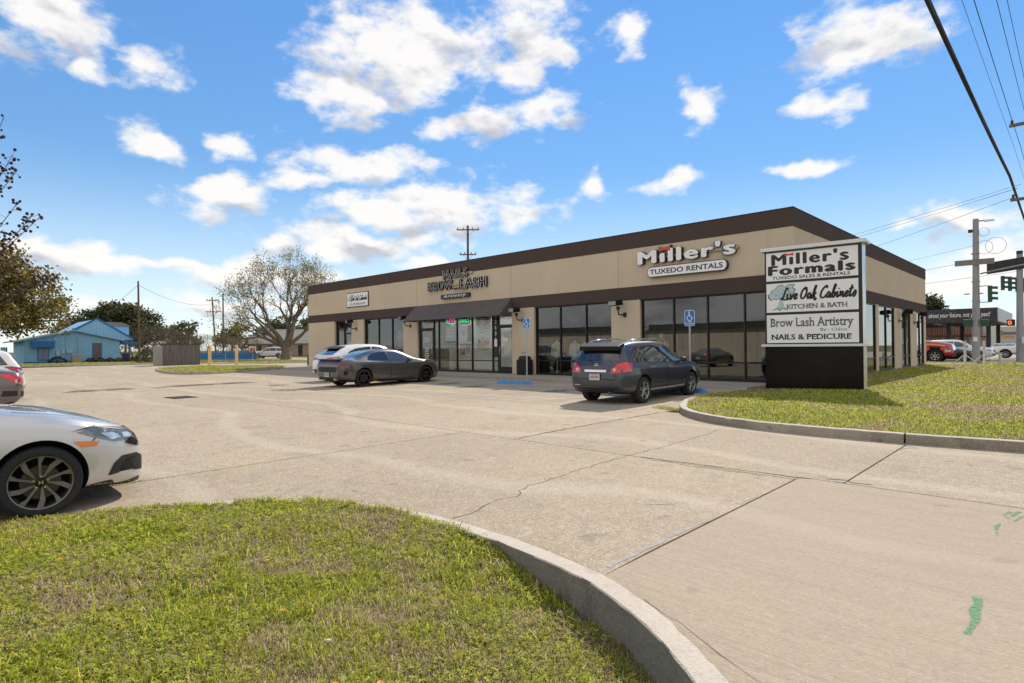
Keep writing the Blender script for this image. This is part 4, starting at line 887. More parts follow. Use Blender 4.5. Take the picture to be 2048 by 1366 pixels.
wheel_stop('bright blue concrete wheel stop in the empty bay', -8.86, -4.42, R(9)); wheel_stop('bright blue wheel stop under the front of the blue car', -2.05, -4.15, R(2), 1.8)

# ================================================================== vehicles
def mono(keys):
    """smooth curve through (y, value) keys without overshoot"""
    x = np.array([k[0] for k in keys], float); v = np.array([k[1] for k in keys], float)
    h = np.diff(x); d = np.diff(v)/h; m = np.zeros(len(x)); m[0] = d[0]; m[-1] = d[-1]
    for i in range(1, len(x)-1):
        m[i] = 0 if d[i-1]*d[i] <= 0 else (h[i-1]+h[i])*3/((2*h[i]+h[i-1])/d[i-1]+(h[i]+2*h[i-1])/d[i])
    def f(t):
        t = min(max(t, x[0]), x[-1]); i = min(int(np.searchsorted(x, t, 'right'))-1, len(x)-2); s = (t-x[i])/h[i]
        return float((1+2*s)*(1-s)**2*v[i]+s*(1-s)**2*h[i]*m[i]+s*s*(3-2*s)*v[i+1]+s*s*(s-1)*h[i]*m[i+1])
    return f
def carpaint(name, col, metal=.35, rough=.35, flake=.06):
    m, nt, b = newmat(name); b.inputs['Base Color'].default_value = (*col, 1); b.inputs['Metallic'].default_value = metal; b.inputs['Roughness'].default_value = rough
    b.inputs['Coat Weight'].default_value = 1.0; b.inputs['Coat Roughness'].default_value = .02; b.inputs['Coat IOR'].default_value = 1.5
    tc = nt.nodes.new('ShaderNodeTexCoord'); p = tc.outputs['Object']
    dust = noise(nt, p, 3.0, 6, .7); c = mixc(nt, mrange(nt, dust, .5, .8, 0, flake*2), col, (.35,.31,.26))
    sp = nt.nodes.new('ShaderNodeSeparateXYZ'); nt.links.new(p, sp.inputs[0])
    nt.links.new(c, b.inputs['Base Color']); return m
M_cglass = mat('car_glass', (.010,.012,.013), .03, spec=.9, coat=1.0); M_cglass2 = mat('car_glass_light', (.05,.06,.062), .03, spec=.9, coat=1.0)
M_tyre = mat('tyre_rubber', (.016,.016,.017), .85, var=.3, scale=30); M_plast = mat('black_trim', (.014,.014,.015), .5, var=.2, scale=12); M_gap = mat('panel_gap', (.006,.006,.006), .8)
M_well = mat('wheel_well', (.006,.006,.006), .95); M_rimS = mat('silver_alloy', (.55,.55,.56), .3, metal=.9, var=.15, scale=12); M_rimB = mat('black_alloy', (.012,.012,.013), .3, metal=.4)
M_rimG = mat('machined_alloy', (.17,.16,.15), .38, metal=.7, var=.15, scale=14); M_tail = mat('red_lamp', (.62,.012,.015), .12, coat=1.0, var=.12, scale=30, vscale=(1,1,3)); M_taild = mat('dark_red_lamp', (.10,.006,.01), .1, coat=1.0)
M_lens = mat('clear_lamp', (.55,.57,.58), .12, metal=.4, coat=1.0, var=.35, scale=16); M_lensd = mat('smoky_lamp', (.16,.17,.17), .08, metal=.3, coat=1.0, var=.5, scale=14); M_amber = mat('amber_marker', (.72,.20,.02), .2, coat=1.0)
M_plate = mat('number_plate', (.62,.60,.58), .5, var=.12, scale=60); M_chr = mat('chrome', (.75,.75,.76), .08, metal=1.0); M_brake = mat('brake_steel', (.055,.05,.045), .4, metal=.8, var=.3, scale=20)

class Car:
    def __init__(s, name, label, cat, loc, heading, paint, spec, group=None, pitch=0):
        s.root = T(name, label, cat, loc, heading, group); s.root.rotation_euler = (pitch, 0, heading); s.paint = paint; s.spec = spec
        s.c = {k: mono(spec[k]) for k in ('top','belt','bot','hw','rw')}
        s.make_body()
    def section(s, y):
        zb, zs, zt, hw, rw = [s.c[k](y) for k in ('bot','belt','top','hw','rw')]
        zs = min(zs, zt-.012); H = zs-zb; g = zt-zs; rw = min(rw, hw*.97); k = min(1, g/.35); tuck = s.spec.get('tuck', .035)
        p = [(0,zb),(hw*.60,zb),(hw*.84,zb+.01),(hw*(.965-tuck*.5),zb+.09*H+.01),(hw*(1-tuck*.3),zb+.26*H),(hw,zb+.52*H),(hw*.998,zb+.70*H),(hw*.975,zs-.035*min(1,H/.3)),(hw*.935,zs),
             (hw*.935*(1-.28)+rw*.28,zs+g*(.30+.12*(1-k))),(hw*.93*.30+rw*.70,zs+g*(.66+.1*(1-k))),(rw,zt-(.020+.045*k)*min(1,g/.1)),(rw*.86,zt-(.008+.018*k)*min(1,g/.1)),(rw*.5,zt-.004*min(1,g/.1)),(0,zt)]
        # round the polyline a little
        q = [p[0]]
        for a, b in zip(p, p[1:]): q += [(a[0]*.72+b[0]*.28, a[1]*.72+b[1]*.28), (a[0]*.28+b[0]*.72, a[1]*.28+b[1]*.72)]
        return q+[p[-1]]
    def make_body(s):
        y0, y1 = s.spec['top'][0][0], s.spec['top'][-1][0]; n = 56; ys = []
        for i in range(n+1):
            t = i/n; u = t-.115*math.sin(2*math.pi*t)/1.0*.9; ys.append(y0+(y1-y0)*u)
        ys = sorted(set([round(v, 4) for v in ys]+[y0+.006, y0+.02, y1-.006, y1-.02]))
        V = []; F = []; m = None
        for y in ys:
            sec = s.section(y); ring = [(x, y, z) for x, z in sec]+[(-x, y, z) for x, z in sec[-2:0:-1]]; m = len(ring); V += ring
        for i in range(len(ys)-1):
            for k in range(m): a = i*m+k; b = i*m+(k+1) % m; F.append((a, b, b+m, a+m))
        F.append(tuple(range(m))); F.append(tuple((len(ys)-1)*m+k for k in range(m)))
        me = bpy.data.meshes.new('body'); me.from_pydata(V, [], F); me.update()
        bm = bmesh.new(); bm.from_mesh(me); bmesh.ops.recalc_face_normals(bm, faces=bm.faces); bmesh.ops.triangulate(bm, faces=[f for f in bm.faces if len(f.verts) > 4]); bm.to_mesh(me); bm.free()
        me.materials.append(s.paint); me.materials.append(M_well); me.update()
        me.calc_loop_triangles(); tri = [tuple(t.vertices) for t in me.loop_triangles]
        s.V = [v.co.copy() for v in me.vertices]; s.N = [v.normal.copy() for v in me.vertices]; s.tri = tri; s.bvh = BVHTree.FromPolygons(s.V, tri)
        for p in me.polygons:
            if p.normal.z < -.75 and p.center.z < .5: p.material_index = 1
        o = bpy.data.objects.new('body', me); COL.objects.link(o)
        ra = s.spec['arch']; cm = MB()
        for ya in s.spec['axles']:
            for sx in (-1, 1):
                xi = s.c['hw'](ya)-.30; xa, xb = (xi, 1.4) if sx > 0 else (-1.4, -xi); n0 = len(cm.v)
                cm.tube([(xa, ya, s.spec['wr']+s.spec.get('lift', .0)), (xb, ya, s.spec['wr']+s.spec.get('lift', .0))], ra, 40)
        cme = cm.mesh('cut'); cme.materials.append(s.paint); cme.materials.append(M_well); cme.polygons.foreach_set('material_index', [1]*len(cme.polygons)); co = bpy.data.objects.new('cut', cme); COL.objects.link(co)
        md = o.modifiers.new('b', 'BOOLEAN'); md.operation = 'DIFFERENCE'; md.object = co; md.solver = 'EXACT'
        dg = bpy.context.evaluated_depsgraph_get(); nm = bpy.data.meshes.new_from_object(o.evaluated_get(dg)); nm.name = 'body'
        bpy.data.objects.remove(o); bpy.data.objects.remove(co); nm.polygons.foreach_set('use_smooth', [True]*len(nm.polygons)); nm.set_sharp_from_angle(angle=R(38))
        s.body = obj('body', nm, None, s.root)
    def hit(s, view, a, b, off):
        o, d = {'R': (Vector((3, a, b)), Vector((-1,0,0))), 'L': (Vector((-3, a, b)), Vector((1,0,0))), 'F': (Vector((a, 6, b)), Vector((0,-1,0))), 'B': (Vector((a, -6, b)), Vector((0,1,0))), 'T': (Vector((a, b, 5)), Vector((0,0,-1)))}[view]
        p, nr, i, _ = s.bvh.ray_cast(o, d)
        if p is None:
            p, nr, i, _ = s.bvh.find_nearest({'R': Vector((.9,a,b)), 'L': Vector((-.9,a,b)), 'F': Vector((a,2.4,b)), 'B': Vector((a,-2.4,b)), 'T': Vector((a,b,1.4))}[view])
        t = s.tri[i]; A, B, C = [s.V[k] for k in t]; v0, v1, v2 = B-A, C-A, p-A; d00, d01, d11, d20, d21 = v0.dot(v0), v0.dot(v1), v1.dot(v1), v2.dot(v0), v2.dot(v1); den = d00*d11-d01*d01
        if abs(den) > 1e-14:
            v = (d11*d20-d01*d21)/den; w = (d00*d21-d01*d20)/den; n = (s.N[t[0]]*(1-v-w)+s.N[t[1]]*v+s.N[t[2]]*w); n = n.normalized() if n.length > 1e-6 else nr
        else: n = nr
        return p+n*off, n
    def panel(s, name, poly, view, m, off=.004, parent=None, step=.09, skirt=.02, flat=False):
        """a piece of the skin: outline in side / front / top view laid on the body, edges turned in"""
        pts = []
        for a, b in zip(poly, poly[1:]+poly[:1]):
            n = max(1, int(math.hypot(b[0]-a[0], b[1]-a[1])/step)); pts += [(a[0]+(b[0]-a[0])*i/n, a[1]+(b[1]-a[1])*i/n) for i in range(n)]
        bm = bmesh.new(); bm.faces.new([bm.verts.new((p[0], p[1], 0)) for p in pts])
        xs = [p[0] for p in pts]; ys = [p[1] for p in pts]
        bis(bm, (1,0,0), np.arange(math.ceil(min(xs)/step)*step+.0007, max(xs), step)); bis(bm, (0,1,0), np.arange(math.ceil(min(ys)/step)*step+.0007, max(ys), step))
        bmesh.ops.triangulate(bm, faces=[f for f in bm.faces if len(f.verts) > 4])
        nrm = []; bm.verts.ensure_lookup_table(); bm.verts.index_update()
        for v in bm.verts: p, n = s.hit(view, v.co.x, v.co.y, off); v.co = p; nrm.append(n)
        ed = [e for e in bm.edges if len(e.link_faces) == 1]
        vs = {v for e in ed for v in e.verts}; mp = {}
        for v in vs: w = bm.verts.new(v.co-nrm[v.index]*skirt); mp[v] = w; 
        base = len(nrm); bm.verts.index_update()
        for v, w in mp.items(): pass
        for f in bm.faces:
            if f.normal.dot(nrm[f.verts[0].index]) < 0 if f.normal.length > 0 else False: f.normal_flip()
        bm.normal_update()
        for f in list(bm.faces):
            if f.normal.dot(nrm[f.verts[0].index]) < 0: f.normal_flip()
        for e in ed: bm.faces.new((e.verts[0], e.verts[1], mp[e.verts[1]], mp[e.verts[0]]))
        bm.verts.ensure_lookup_table(); allN = list(nrm)+[None]*(len(bm.verts)-len(nrm))
        for v, w in mp.items(): allN[w.index] = nrm[v.index]
        me = bpy.data.meshes.new(name); bm.to_mesh(me); bm.free()
        me.polygons.foreach_set('use_smooth', [True]*len(me.polygons))
        if not flat: me.normals_split_custom_set_from_vertices([tuple(n) if n is not None else (0,0,1) for n in allN])
        return obj(name, me, m, parent or s.root)
    def both(s, name, poly, m, off=.004, **kw): return [s.panel(name, poly, v, m, off, **kw) for v in ('R', 'L')]
    def line(s, pts, view, w=.011, off=.0035, m=None, name='panel_gap', parent=None):
        P = []; 
        for a, b in zip(pts, pts[1:]):
            n = max(1, int(math.hypot(b[0]-a[0], b[1]-a[1])/.06)); P += [(a[0]+(b[0]-a[0])*i/n, a[1]+(b[1]-a[1])*i/n) for i in range(n)]
        P.append(pts[-1]); mb = MB(); k = len(P)
        for i, p in enumerate(P):
            t = Vector(P[min(i+1, k-1)])-Vector(P[max(i-1, 0)]); t = t.normalized(); nr = Vector((-t.y, t.x))*w/2
            for sg in (-1, 1): mb.v.append(tuple(s.hit(view, p[0]+nr.x*sg, p[1]+nr.y*sg, off)[0]))
        for i in range(k-1): mb.f.append((2*i, 2*i+1, 2*i+3, 2*i+2))
        return mb.build(name, m or M_gap, parent or s.root)
    def doors(s, doors, handle=M_plast):
        for v in ('R', 'L'):
            for poly, h in doors:
                d = s.panel('door', poly, v, s.paint, .0022, skirt=.004); s.line(poly+poly[:1], v, .010, .0034)
                if h:
                    p, n = s.hit(v, h[0], h[1], .02); hb = MB().box((-.012,-.10,-.014),(.012,.10,.014)); hb.build('handle', handle, d, bevel=.009, loc=p)
    def wheels(s, style, rim, rimr=None, w=.21, cap=None, face=None):
        r = s.spec['wr']; rimr = rimr or r*.70; proto = {}
        for ya in s.spec['axles']:
            for sx in (-1, 1):
                x = (s.c['hw'](ya)-s.spec.get('inset', .025))*sx; L = (x, ya, r)
                wl = MB().lathe([(0,-.03),(rimr*.62,-.03),(rimr*.62,-.045),(0,-.045)], 24, 'x').build('wheel', M_brake, s.root, loc=L); wl.rotation_euler = (0, 0, 0 if sx > 0 else math.pi); sd = 1
                hw_ = w/2; c0 = -hw_
                MB().lathe([(rimr*.985,c0+hw_-.012),(rimr*1.01,c0+hw_+.002),(rimr*1.05,c0+hw_+.006),(r*.88,c0+hw_+.010),(r*.965,c0+hw_-.006),(r*.995,c0+hw_-.03),(r,c0+hw_-.06),(r,c0-hw_+.06),(r*.97,c0-hw_+.01),(rimr,c0-hw_),(rimr*.985,c0+hw_-.012)], 44, 'x').build('tyre', M_tyre, wl, smooth=40)
                MB().lathe([(rimr*.99,-.004),(rimr*.99,.004),(rimr*.945,.0),(rimr*.92,-.03),(rimr*.90,-w*.9),(rimr*.985,-w*.9)], 44, 'x').build('rim', face or rim, wl, smooth=35)
                sp = MB(); sp2 = MB()
                for k in range(style['n']):
                    a = 2*math.pi*k/style['n']+style.get('rot', math.pi/2)
                    for poly in style['polys']:
                        q = [(u*math.cos(a)-v*math.sin(a), u*math.sin(a)+v*math.cos(a)) for u, v in poly]; q = [(u*rimr, v*rimr*sx) for u, v in q]
                        if sx < 0: q = q[::-1]
                        lo = -.045; nv = len(q); vs = [(-.004-.014*(1-math.hypot(u, v)/rimr), u, v) for u, v in q]+[(lo, u*1.0, v*1.0) for u, v in q]
                        sp.add(vs, [tuple(range(nv)), tuple(range(nv, 2*nv))[::-1]]+[(i, (i+1) % nv, nv+(i+1) % nv, nv+i) for i in range(nv)])
                sp.build('spokes', rim, wl, bevel=.003, seg=1)
                MB().lathe([(0,-.008),(rimr*.13,-.009),(rimr*.16,-.016),(rimr*.17,-.05)], 20, 'x').build('hub_cap', cap or M_rimB, wl, smooth=40)
                nuts = MB()
                for k in range(5): a = 2*math.pi*k/5+.3; nuts.cyl((-.035, rimr*.225*math.cos(a), rimr*.225*math.sin(a)), .011, .02, 6, 'x')
                nuts.build('lug_nuts', M_chr, wl); MB().lathe([(rimr*.24,-.05),(rimr*.24,-.06),(rimr*.88,-w*.7),(0,-w*.7)], 24, 'x').build('barrel', M_well, wl)
    def mirrors(s, y, z, m=None, sz=(.10,.07,.075)):
        for sx in (-1, 1):
            x = s.c['hw'](y)*.93; b = MB(); b.ball((sx*(x+.10), y, z), (sz[0], sz[1], sz[2]), 14, 8); b.hexa([(sx*(x-.06), y-.03, z-.06), (sx*(x+.06), y-.03, z-.05), (sx*(x+.06), y+.03, z-.05), (sx*(x-.06), y+.03, z-.06), (sx*(x-.06), y-.03, z-.03), (sx*(x+.06), y-.03, z-.02), (sx*(x+.06), y+.03, z-.02), (sx*(x-.06), y+.03, z-.03)])
            o = b.build('side_mirror', m or s.paint, s.root, smooth=50); MB().lathe([(0,0),(.062,0),(.062,.004),(0,.006)], 16, 'y').build('mirror_glass', M_cglass, o, loc=(sx*(x+.10), y-sz[1]-.002, z))
    def plate(s, view, z, y=None, text='', x=0):
        p, n = s.hit(view, x, z, .02); sg = -1 if view == 'B' else 1; pl = MB().box((-.155, -.004, -.078), (.155, .004, .078)).build('number_plate', M_plate, s.root, loc=p+Vector((0, sg*.008, 0)))
        bars = MB()
        for k in range(6): u = -.118+k*.041+(.01 if k > 2 else 0); w_ = .024; bars.box((u, sg*.0045, -.035), (u+w_*.4, sg*.006, .028)); bars.box((u+w_*.6, sg*.0045, -.035), (u+w_, sg*.006, .028+(k % 2)*.0)); bars.box((u, sg*.0045, .016 if k % 2 else -.035), (u+w_, sg*.0058, .028 if k % 2 else -.022))
        bars.build('plate_marks', mat('plate_ink', (.05,.06,.14), .6), pl)
        MB().box((-.12, sg*.0045, .045), (.12, sg*.0055, .065)).build('plate_header', mat('plate_red', (.5,.15,.15), .6), pl)
def arc(cy, cz, r, a0, a1, n=14): return [(cy+r*math.cos(R(a0+(a1-a0)*i/n)), cz+r*math.sin(R(a0+(a1-a0)*i/n))) for i in range(n+1)]
ST5D = {'n': 5, 'polys': [[(.10,.02),(.14,.10),(.95,.20),(.95,.07)], [(.14,-.10),(.10,-.02),(.95,-.07),(.95,-.20)]]}
ST10 = {'n': 5, 'polys': [[(.14,.03),(.16,.11),(.5,.17),(.93,.33),(.955,.15),(.5,.06)], [(.16,-.11),(.14,-.03),(.5,-.06),(.955,-.15),(.93,-.33),(.5,-.17)]]}
STCIV = {'n': 5, 'rot': R(83), 'polys': [[(.16,.0),(.19,.09),(.50,.135),(.93,.20),(.955,.0),(.70,.07),(.42,.03)], [(.19,-.09),(.16,-.02),(.40,-.11),(.66,-.20),(.86,-.40),(.76,-.56),(.55,-.34)]]}
ST6 = {'n': 6, 'polys': [[(.1,-.09),(.1,.09),(.55,.07),(.95,.13),(.95,-.13),(.55,-.07)]]}

# ---- dark blue compact SUV, seen from behind
P_blue = carpaint('slate_blue_paint', (.020,.025,.040), .15, .40, .03)
SUV = dict(top=[(-2.33,.60),(-2.31,.80),(-2.27,.96),(-2.20,1.08),(-2.05,1.34),(-1.93,1.52),(-1.75,1.585),(-1.2,1.625),(-.4,1.63),(.15,1.59),(.45,1.50),(1.15,1.12),(1.32,1.065),(1.8,.985),(2.12,.86),(2.27,.70),(2.33,.5)],
 belt=[(-2.33,.58),(-2.28,.90),(-2.05,1.02),(-1.4,1.03),(-.5,1.0),(.4,.97),(1.2,.945),(1.8,.89),(2.15,.76),(2.33,.48)], bot=[(-2.33,.46),(-2.28,.36),(-2.1,.29),(-1.7,.26),(1.8,.23),(2.2,.26),(2.33,.36)],
 hw=[(-2.33,.66),(-2.30,.74),(-2.22,.80),(-2.0,.865),(-1.4,.90),(-.6,.885),(.5,.885),(1.3,.90),(1.8,.865),(2.1,.76),(2.27,.62),(2.33,.48)], rw=[(-2.33,.60),(-2.2,.70),(-2.0,.64),(-1.8,.60),(-1,.585),(0,.585),(.4,.59),(1.1,.71),(1.32,.75),(1.9,.66),(2.2,.55),(2.33,.4)],
 axles=(-1.37,1.32), arch=.40, wr=.35, lift=.02)
c = Car('parked_car', 'dark slate blue compact SUV parked nose in beside the monument sign', 'car', (-2.06, -6.26, gz(-7.6)+.004), R(1.5), P_blue, SUV, pitch=.0135); car_suv = c
c.wheels(ST5D, M_rimS, .225, .225, cap=M_rimS)
c.panel('rear_window', [(-.60,1.125),(.60,1.125),(.56,1.36),(.52,1.44),(-.52,1.44),(-.56,1.36)], 'B', M_cglass, .004)
sp = MB(); sp.hexa([(-.61,-2.12,1.385),(.61,-2.12,1.385),(.57,-1.80,1.50),(-.57,-1.80,1.50),(-.60,-2.16,1.495),(.60,-2.16,1.495),(.58,-1.78,1.598),(-.58,-1.78,1.598)]); sp.build('spoiler', mat('dark_spoiler', (.008,.009,.011), .5, spec=.25), c.root, bevel=.012)
c.both('rear_quarter_window', [(-1.72,1.10),(-1.66,1.36),(-1.50,1.44),(-1.10,1.485),(-1.10,1.09)], M_cglass, .004)
c.both('side_window', [(-1.04,1.085),(-1.03,1.49),(-.22,1.505),(-.16,1.06)], M_cglass, .004); c.both('side_window', [(-.10,1.06),(-.14,1.505),(.20,1.47),(.52,1.33),(.92,1.09),(.90,1.035)], M_cglass2, .004)
c.panel('windscreen', [(-.66,1.14),(.66,1.14),(.56,1.52),(-.56,1.52)], 'F', M_cglass, .004)
c.doors([([(-1.05,.40),(-1.06,.62),(-1.16,.86),(-1.08,1.06),(-.14,1.02),(-.13,.40)], (-.92,.93)), ([(-.12,.40),(-.12,1.02),(.93,.985),(.95,.40)], (.02,.91))], M_chr)
c.both('door_trim', [(-.98,.335),(-.98,.375),(-.14,.375),(-.14,.335)], M_chr, .012); c.both('door_trim', [(-.11,.335),(-.11,.375),(.86,.385),(.86,.345)], M_chr, .012)
for sx, vw in ((1,'R'),(-1,'L')):
    tl = c.panel('tail_lamp', [(sx*.46,.815),(sx*.80,.84),(sx*.80,1.08),(sx*.66,1.06),(sx*.48,.93)], 'B', M_tail, .008); c.panel('tail_lamp', [(-2.24,.85),(-2.24,1.075),(-2.04,1.10),(-1.86,1.04),(-1.98,.87)], vw, M_tail, .008)
    p, n = c.hit('B', sx*.565, .905, .012); MB().ball((0,0,0), (.045,.012,.045), 12, 6).build('reverse_lamp', M_lens, tl, loc=p)
    c.both('roof_rail', [(0,0)], None) if False else None
    rl = MB().tube([(sx*.565,-1.72,1.575),(sx*.575,-1.60,1.635),(sx*.575,-1.0,1.675),(sx*.575,-.3,1.675),(sx*.575,.12,1.635),(sx*.575,.26,1.565)], [.014,.018,.018,.018,.018,.014], 8); rl.build('roof_rail', M_chr, c.root, smooth=60)
c.panel('chrome_strip', [(-.33,.845),(.33,.845),(.33,.90),(-.33,.90)], 'B', M_chr, .014); c.plate('B', .72, text='YDZ 202')
p, n = c.hit('B', 0, 1.01, .008); em = MB().lathe([(.038,0),(.052,0),(.052,.008),(.038,.008),(.038,0)], 18, 'y'); em.box((-.058,-.002,-.009),(.058,.009,.009)).build('emblem', M_chr, c.root, loc=p)
c.line([(-.52,.62),(-.46,.50),(.46,.50),(.52,.62),(.62,.80)], 'B', .012); c.line([(-.62,.80),(-.52,.62)], 'B', .012)
c.panel('rear_bumper_trim', [(-.78,.325),(.78,.325),(.72,.45),(-.72,.45)], 'B', M_plast, .006); c.both('sill_trim', [(-.95,.255),(-.95,.315),(.90,.315),(.90,.255)], M_plast, .006)
MB().tube([(-.05,-2.13,1.155),(-.30,-2.20,1.145)], [.012,.008], 6).build('wiper', M_plast, c.root); MB().cyl((.44,-2.36,.33), .035, .14, 12, 'y').build('exhaust', M_iron, c.root)
MB().tube([(0,-1.55,1.60),(0,-1.75,1.72)], [.006,.003], 6).build('antenna', M_plast, c.root); c.mirrors(.72, 1.08, M_plast)
c.panel('headlamp', [(.50,.70),(.74,.72),(.72,.86),(.56,.82)], 'F', M_lens, .006); c.panel('headlamp', [(-.50,.70),(-.74,.72),(-.72,.86),(-.56,.82)], 'F', M_lens, .006); c.both('headlamp_side', [(1.72,.78),(1.98,.72),(2.1,.78),(1.9,.88)], M_lens, .006)
bd = MB(); [bd.box((-.62+k*.03,-.006,.50),(-.60+k*.03,0,.518+.012*(k % 2))) for k in range(6)]; bd.build('model_badge', M_chr, c.root, loc=c.hit('B',-.54,.51,.012)[0]-Vector((-.54,0,.51)))

# ---- grey muscle sedan, three-quarter rear
P_grey = carpaint('graphite_paint', (.070,.066,.062), .35, .30, .03)
SED = dict(top=[(-2.52,.62),(-2.51,.80),(-2.48,.97),(-2.42,1.06),(-2.15,1.085),(-1.90,1.10),(-1.35,1.28),(-.85,1.41),(-.3,1.455),(.15,1.445),(.55,1.35),(1.10,1.10),(1.28,1.045),(1.8,.985),(2.22,.91),(2.42,.78),(2.50,.58)],
 belt=[(-2.52,.60),(-2.48,.90),(-2.2,.985),(-1.5,.985),(-.5,.95),(.6,.93),(1.25,.93),(1.9,.88),(2.3,.77),(2.50,.54)], bot=[(-2.52,.42),(-2.47,.32),(-2.2,.24),(-1.9,.19),(1.9,.15),(2.3,.17),(2.50,.25)],
 hw=[(-2.52,.72),(-2.50,.80),(-2.42,.87),(-2.1,.935),(-1.5,.955),(-.3,.93),(.6,.93),(1.5,.955),(2.0,.92),(2.3,.80),(2.45,.66),(2.50,.55)], rw=[(-2.52,.66),(-2.4,.76),(-2.0,.78),(-1.7,.68),(-1.2,.59),(-.6,.56),(0,.56),(.4,.58),(1.05,.72),(1.28,.78),(2,.75),(2.35,.62),(2.50,.5)],
 axles=(-1.49,1.56), arch=.395, wr=.345, lift=.015, tuck=.05)
c = Car('parked_car', 'graphite grey sports sedan with black wheels parked at the salon', 'car', (-13.85, -7.12, gz(-8.5)+.004), R(2.2), P_grey, SED, pitch=.008)
c.wheels(ST6, M_rimB, .262, .26)
c.panel('rear_window', [(-.62,1.125),(.62,1.125),(.50,1.37),(-.50,1.37)], 'B', M_cglass, .004); c.panel('windscreen', [(-.66,1.09),(.66,1.09),(.54,1.37),(-.54,1.37)], 'F', M_cglass, .004)
c.both('side_window', [(-1.28,1.03),(-1.20,1.16),(-.95,1.29),(-.55,1.345),(-.30,1.35),(-.26,.995)], M_cglass, .004); c.both('side_window', [(-.20,.99),(-.23,1.352),(.15,1.325),(.5,1.205),(.80,1.03),(.80,.965)], M_cglass2, .004)
c.doors([([(-1.10,.42),(-1.22,.70),(-1.20,.90),(-1.05,1.0),(-.24,.965),(-.22,.26),(-.98,.26)], (-1.02,.86)), ([(-.20,.26),(-.22,.965),(.86,.94),(.92,.80),(.95,.26)], (-.04,.84))], P_grey)
c.panel('light_bar', [(-.80,.80),(.80,.80),(.82,.93),(.70,.985),(-.70,.985),(-.82,.93)], 'B', M_taild, .006); c.both('tail_lamp', [(-2.44,.80),(-2.44,.96),(-2.26,.955),(-2.14,.89),(-2.20,.81)], M_taild, .006)
c.panel('boot_panel', [(-.58,.60),(.58,.60),(.66,.70),(.60,.795),(-.60,.795),(-.66,.70)], 'B', mat('matt_black_wrap', (.012,.012,.012), .6), .008)
sp = MB(); sp.hexa([(-.72,-2.50,1.035),(.72,-2.50,1.035),(.76,-2.30,1.075),(-.76,-2.30,1.075),(-.72,-2.52,1.085),(.72,-2.52,1.085),(.76,-2.28,1.10),(-.76,-2.28,1.10)]); sp.build('spoiler', M_plast, c.root, bevel=.01); c.plate('B', .50, text='482 KVX')
c.panel('diffuser', [(-.62,.325),(.62,.325),(.60,.40),(-.60,.40)], 'B', M_plast, .01); c.both('air_vent', [(-2.36,.48),(-2.36,.64),(-2.22,.66),(-2.20,.50)], M_gap, .003); c.both('rocker', [(-1.05,.175),(-1.05,.25),(1.12,.22),(1.12,.16)], M_plast, .012)
for sx in (-1, 1): MB().lathe([(.035,0),(.055,0),(.055,.16),(.035,.16),(.035,0)], 16, 'y').build('exhaust', M_chr, c.root, loc=(sx*.55,-2.55,.335))
c.mirrors(.66, 1.0, P_grey); c.line([(-.80,1.03),(-.80,.8),(-.70,.6)], 'B', .01); c.line([(.80,1.03),(.80,.8),(.70,.6)], 'B', .01)
c.both('calliper_badge', [(-1.02,.20),(-1.02,.24),(-.86,.24),(-.86,.20)], mat('yellow_decal', (.5,.4,.04), .5), .016)
c.panel('headlamp', [(.5,.66),(.80,.68),(.78,.80),(.5,.78)], 'F', M_lensd, .006); c.panel('headlamp', [(-.5,.66),(-.80,.68),(-.78,.80),(-.5,.78)], 'F', M_lensd, .006); c.panel('grille', [(-.46,.45),(.46,.45),(.46,.78),(-.46,.78)], 'F', M_plast, .006)

# ---- white coupe-backed SUV behind it
P_white = carpaint('pearl_white_paint', (.74,.74,.73), 0, .35, .03)
CRO = dict(top=[(-2.46,.70),(-2.45,.90),(-2.41,1.05),(-2.33,1.16),(-2.05,1.33),(-1.72,1.53),(-1.35,1.62),(-.7,1.675),(0,1.67),(.5,1.57),(1.2,1.20),(1.42,1.13),(2.0,1.04),(2.3,.93),(2.43,.76),(2.48,.55)],
 belt=[(-2.46,.66),(-2.42,.96),(-2.2,1.08),(-1.4,1.09),(-.3,1.05),(.6,1.02),(1.3,1.01),(2.0,.94),(2.35,.78),(2.48,.5)], bot=[(-2.46,.45),(-2.40,.36),(-2.2,.27),(1.9,.24),(2.3,.25),(2.48,.35)],
 hw=[(-2.46,.74),(-2.44,.82),(-2.36,.90),(-2.05,.965),(-1.4,.99),(0,.965),(1.4,.985),(2.0,.94),(2.3,.80),(2.44,.66),(2.48,.55)], rw=[(-2.46,.66),(-2.3,.76),(-2.0,.72),(-1.6,.63),(-1,.60),(0,.60),(.4,.61),(1.15,.76),(1.42,.82),(2,.76),(2.3,.64),(2.48,.5)],
 axles=(-1.48,1.50), arch=.415, wr=.37, lift=.02)
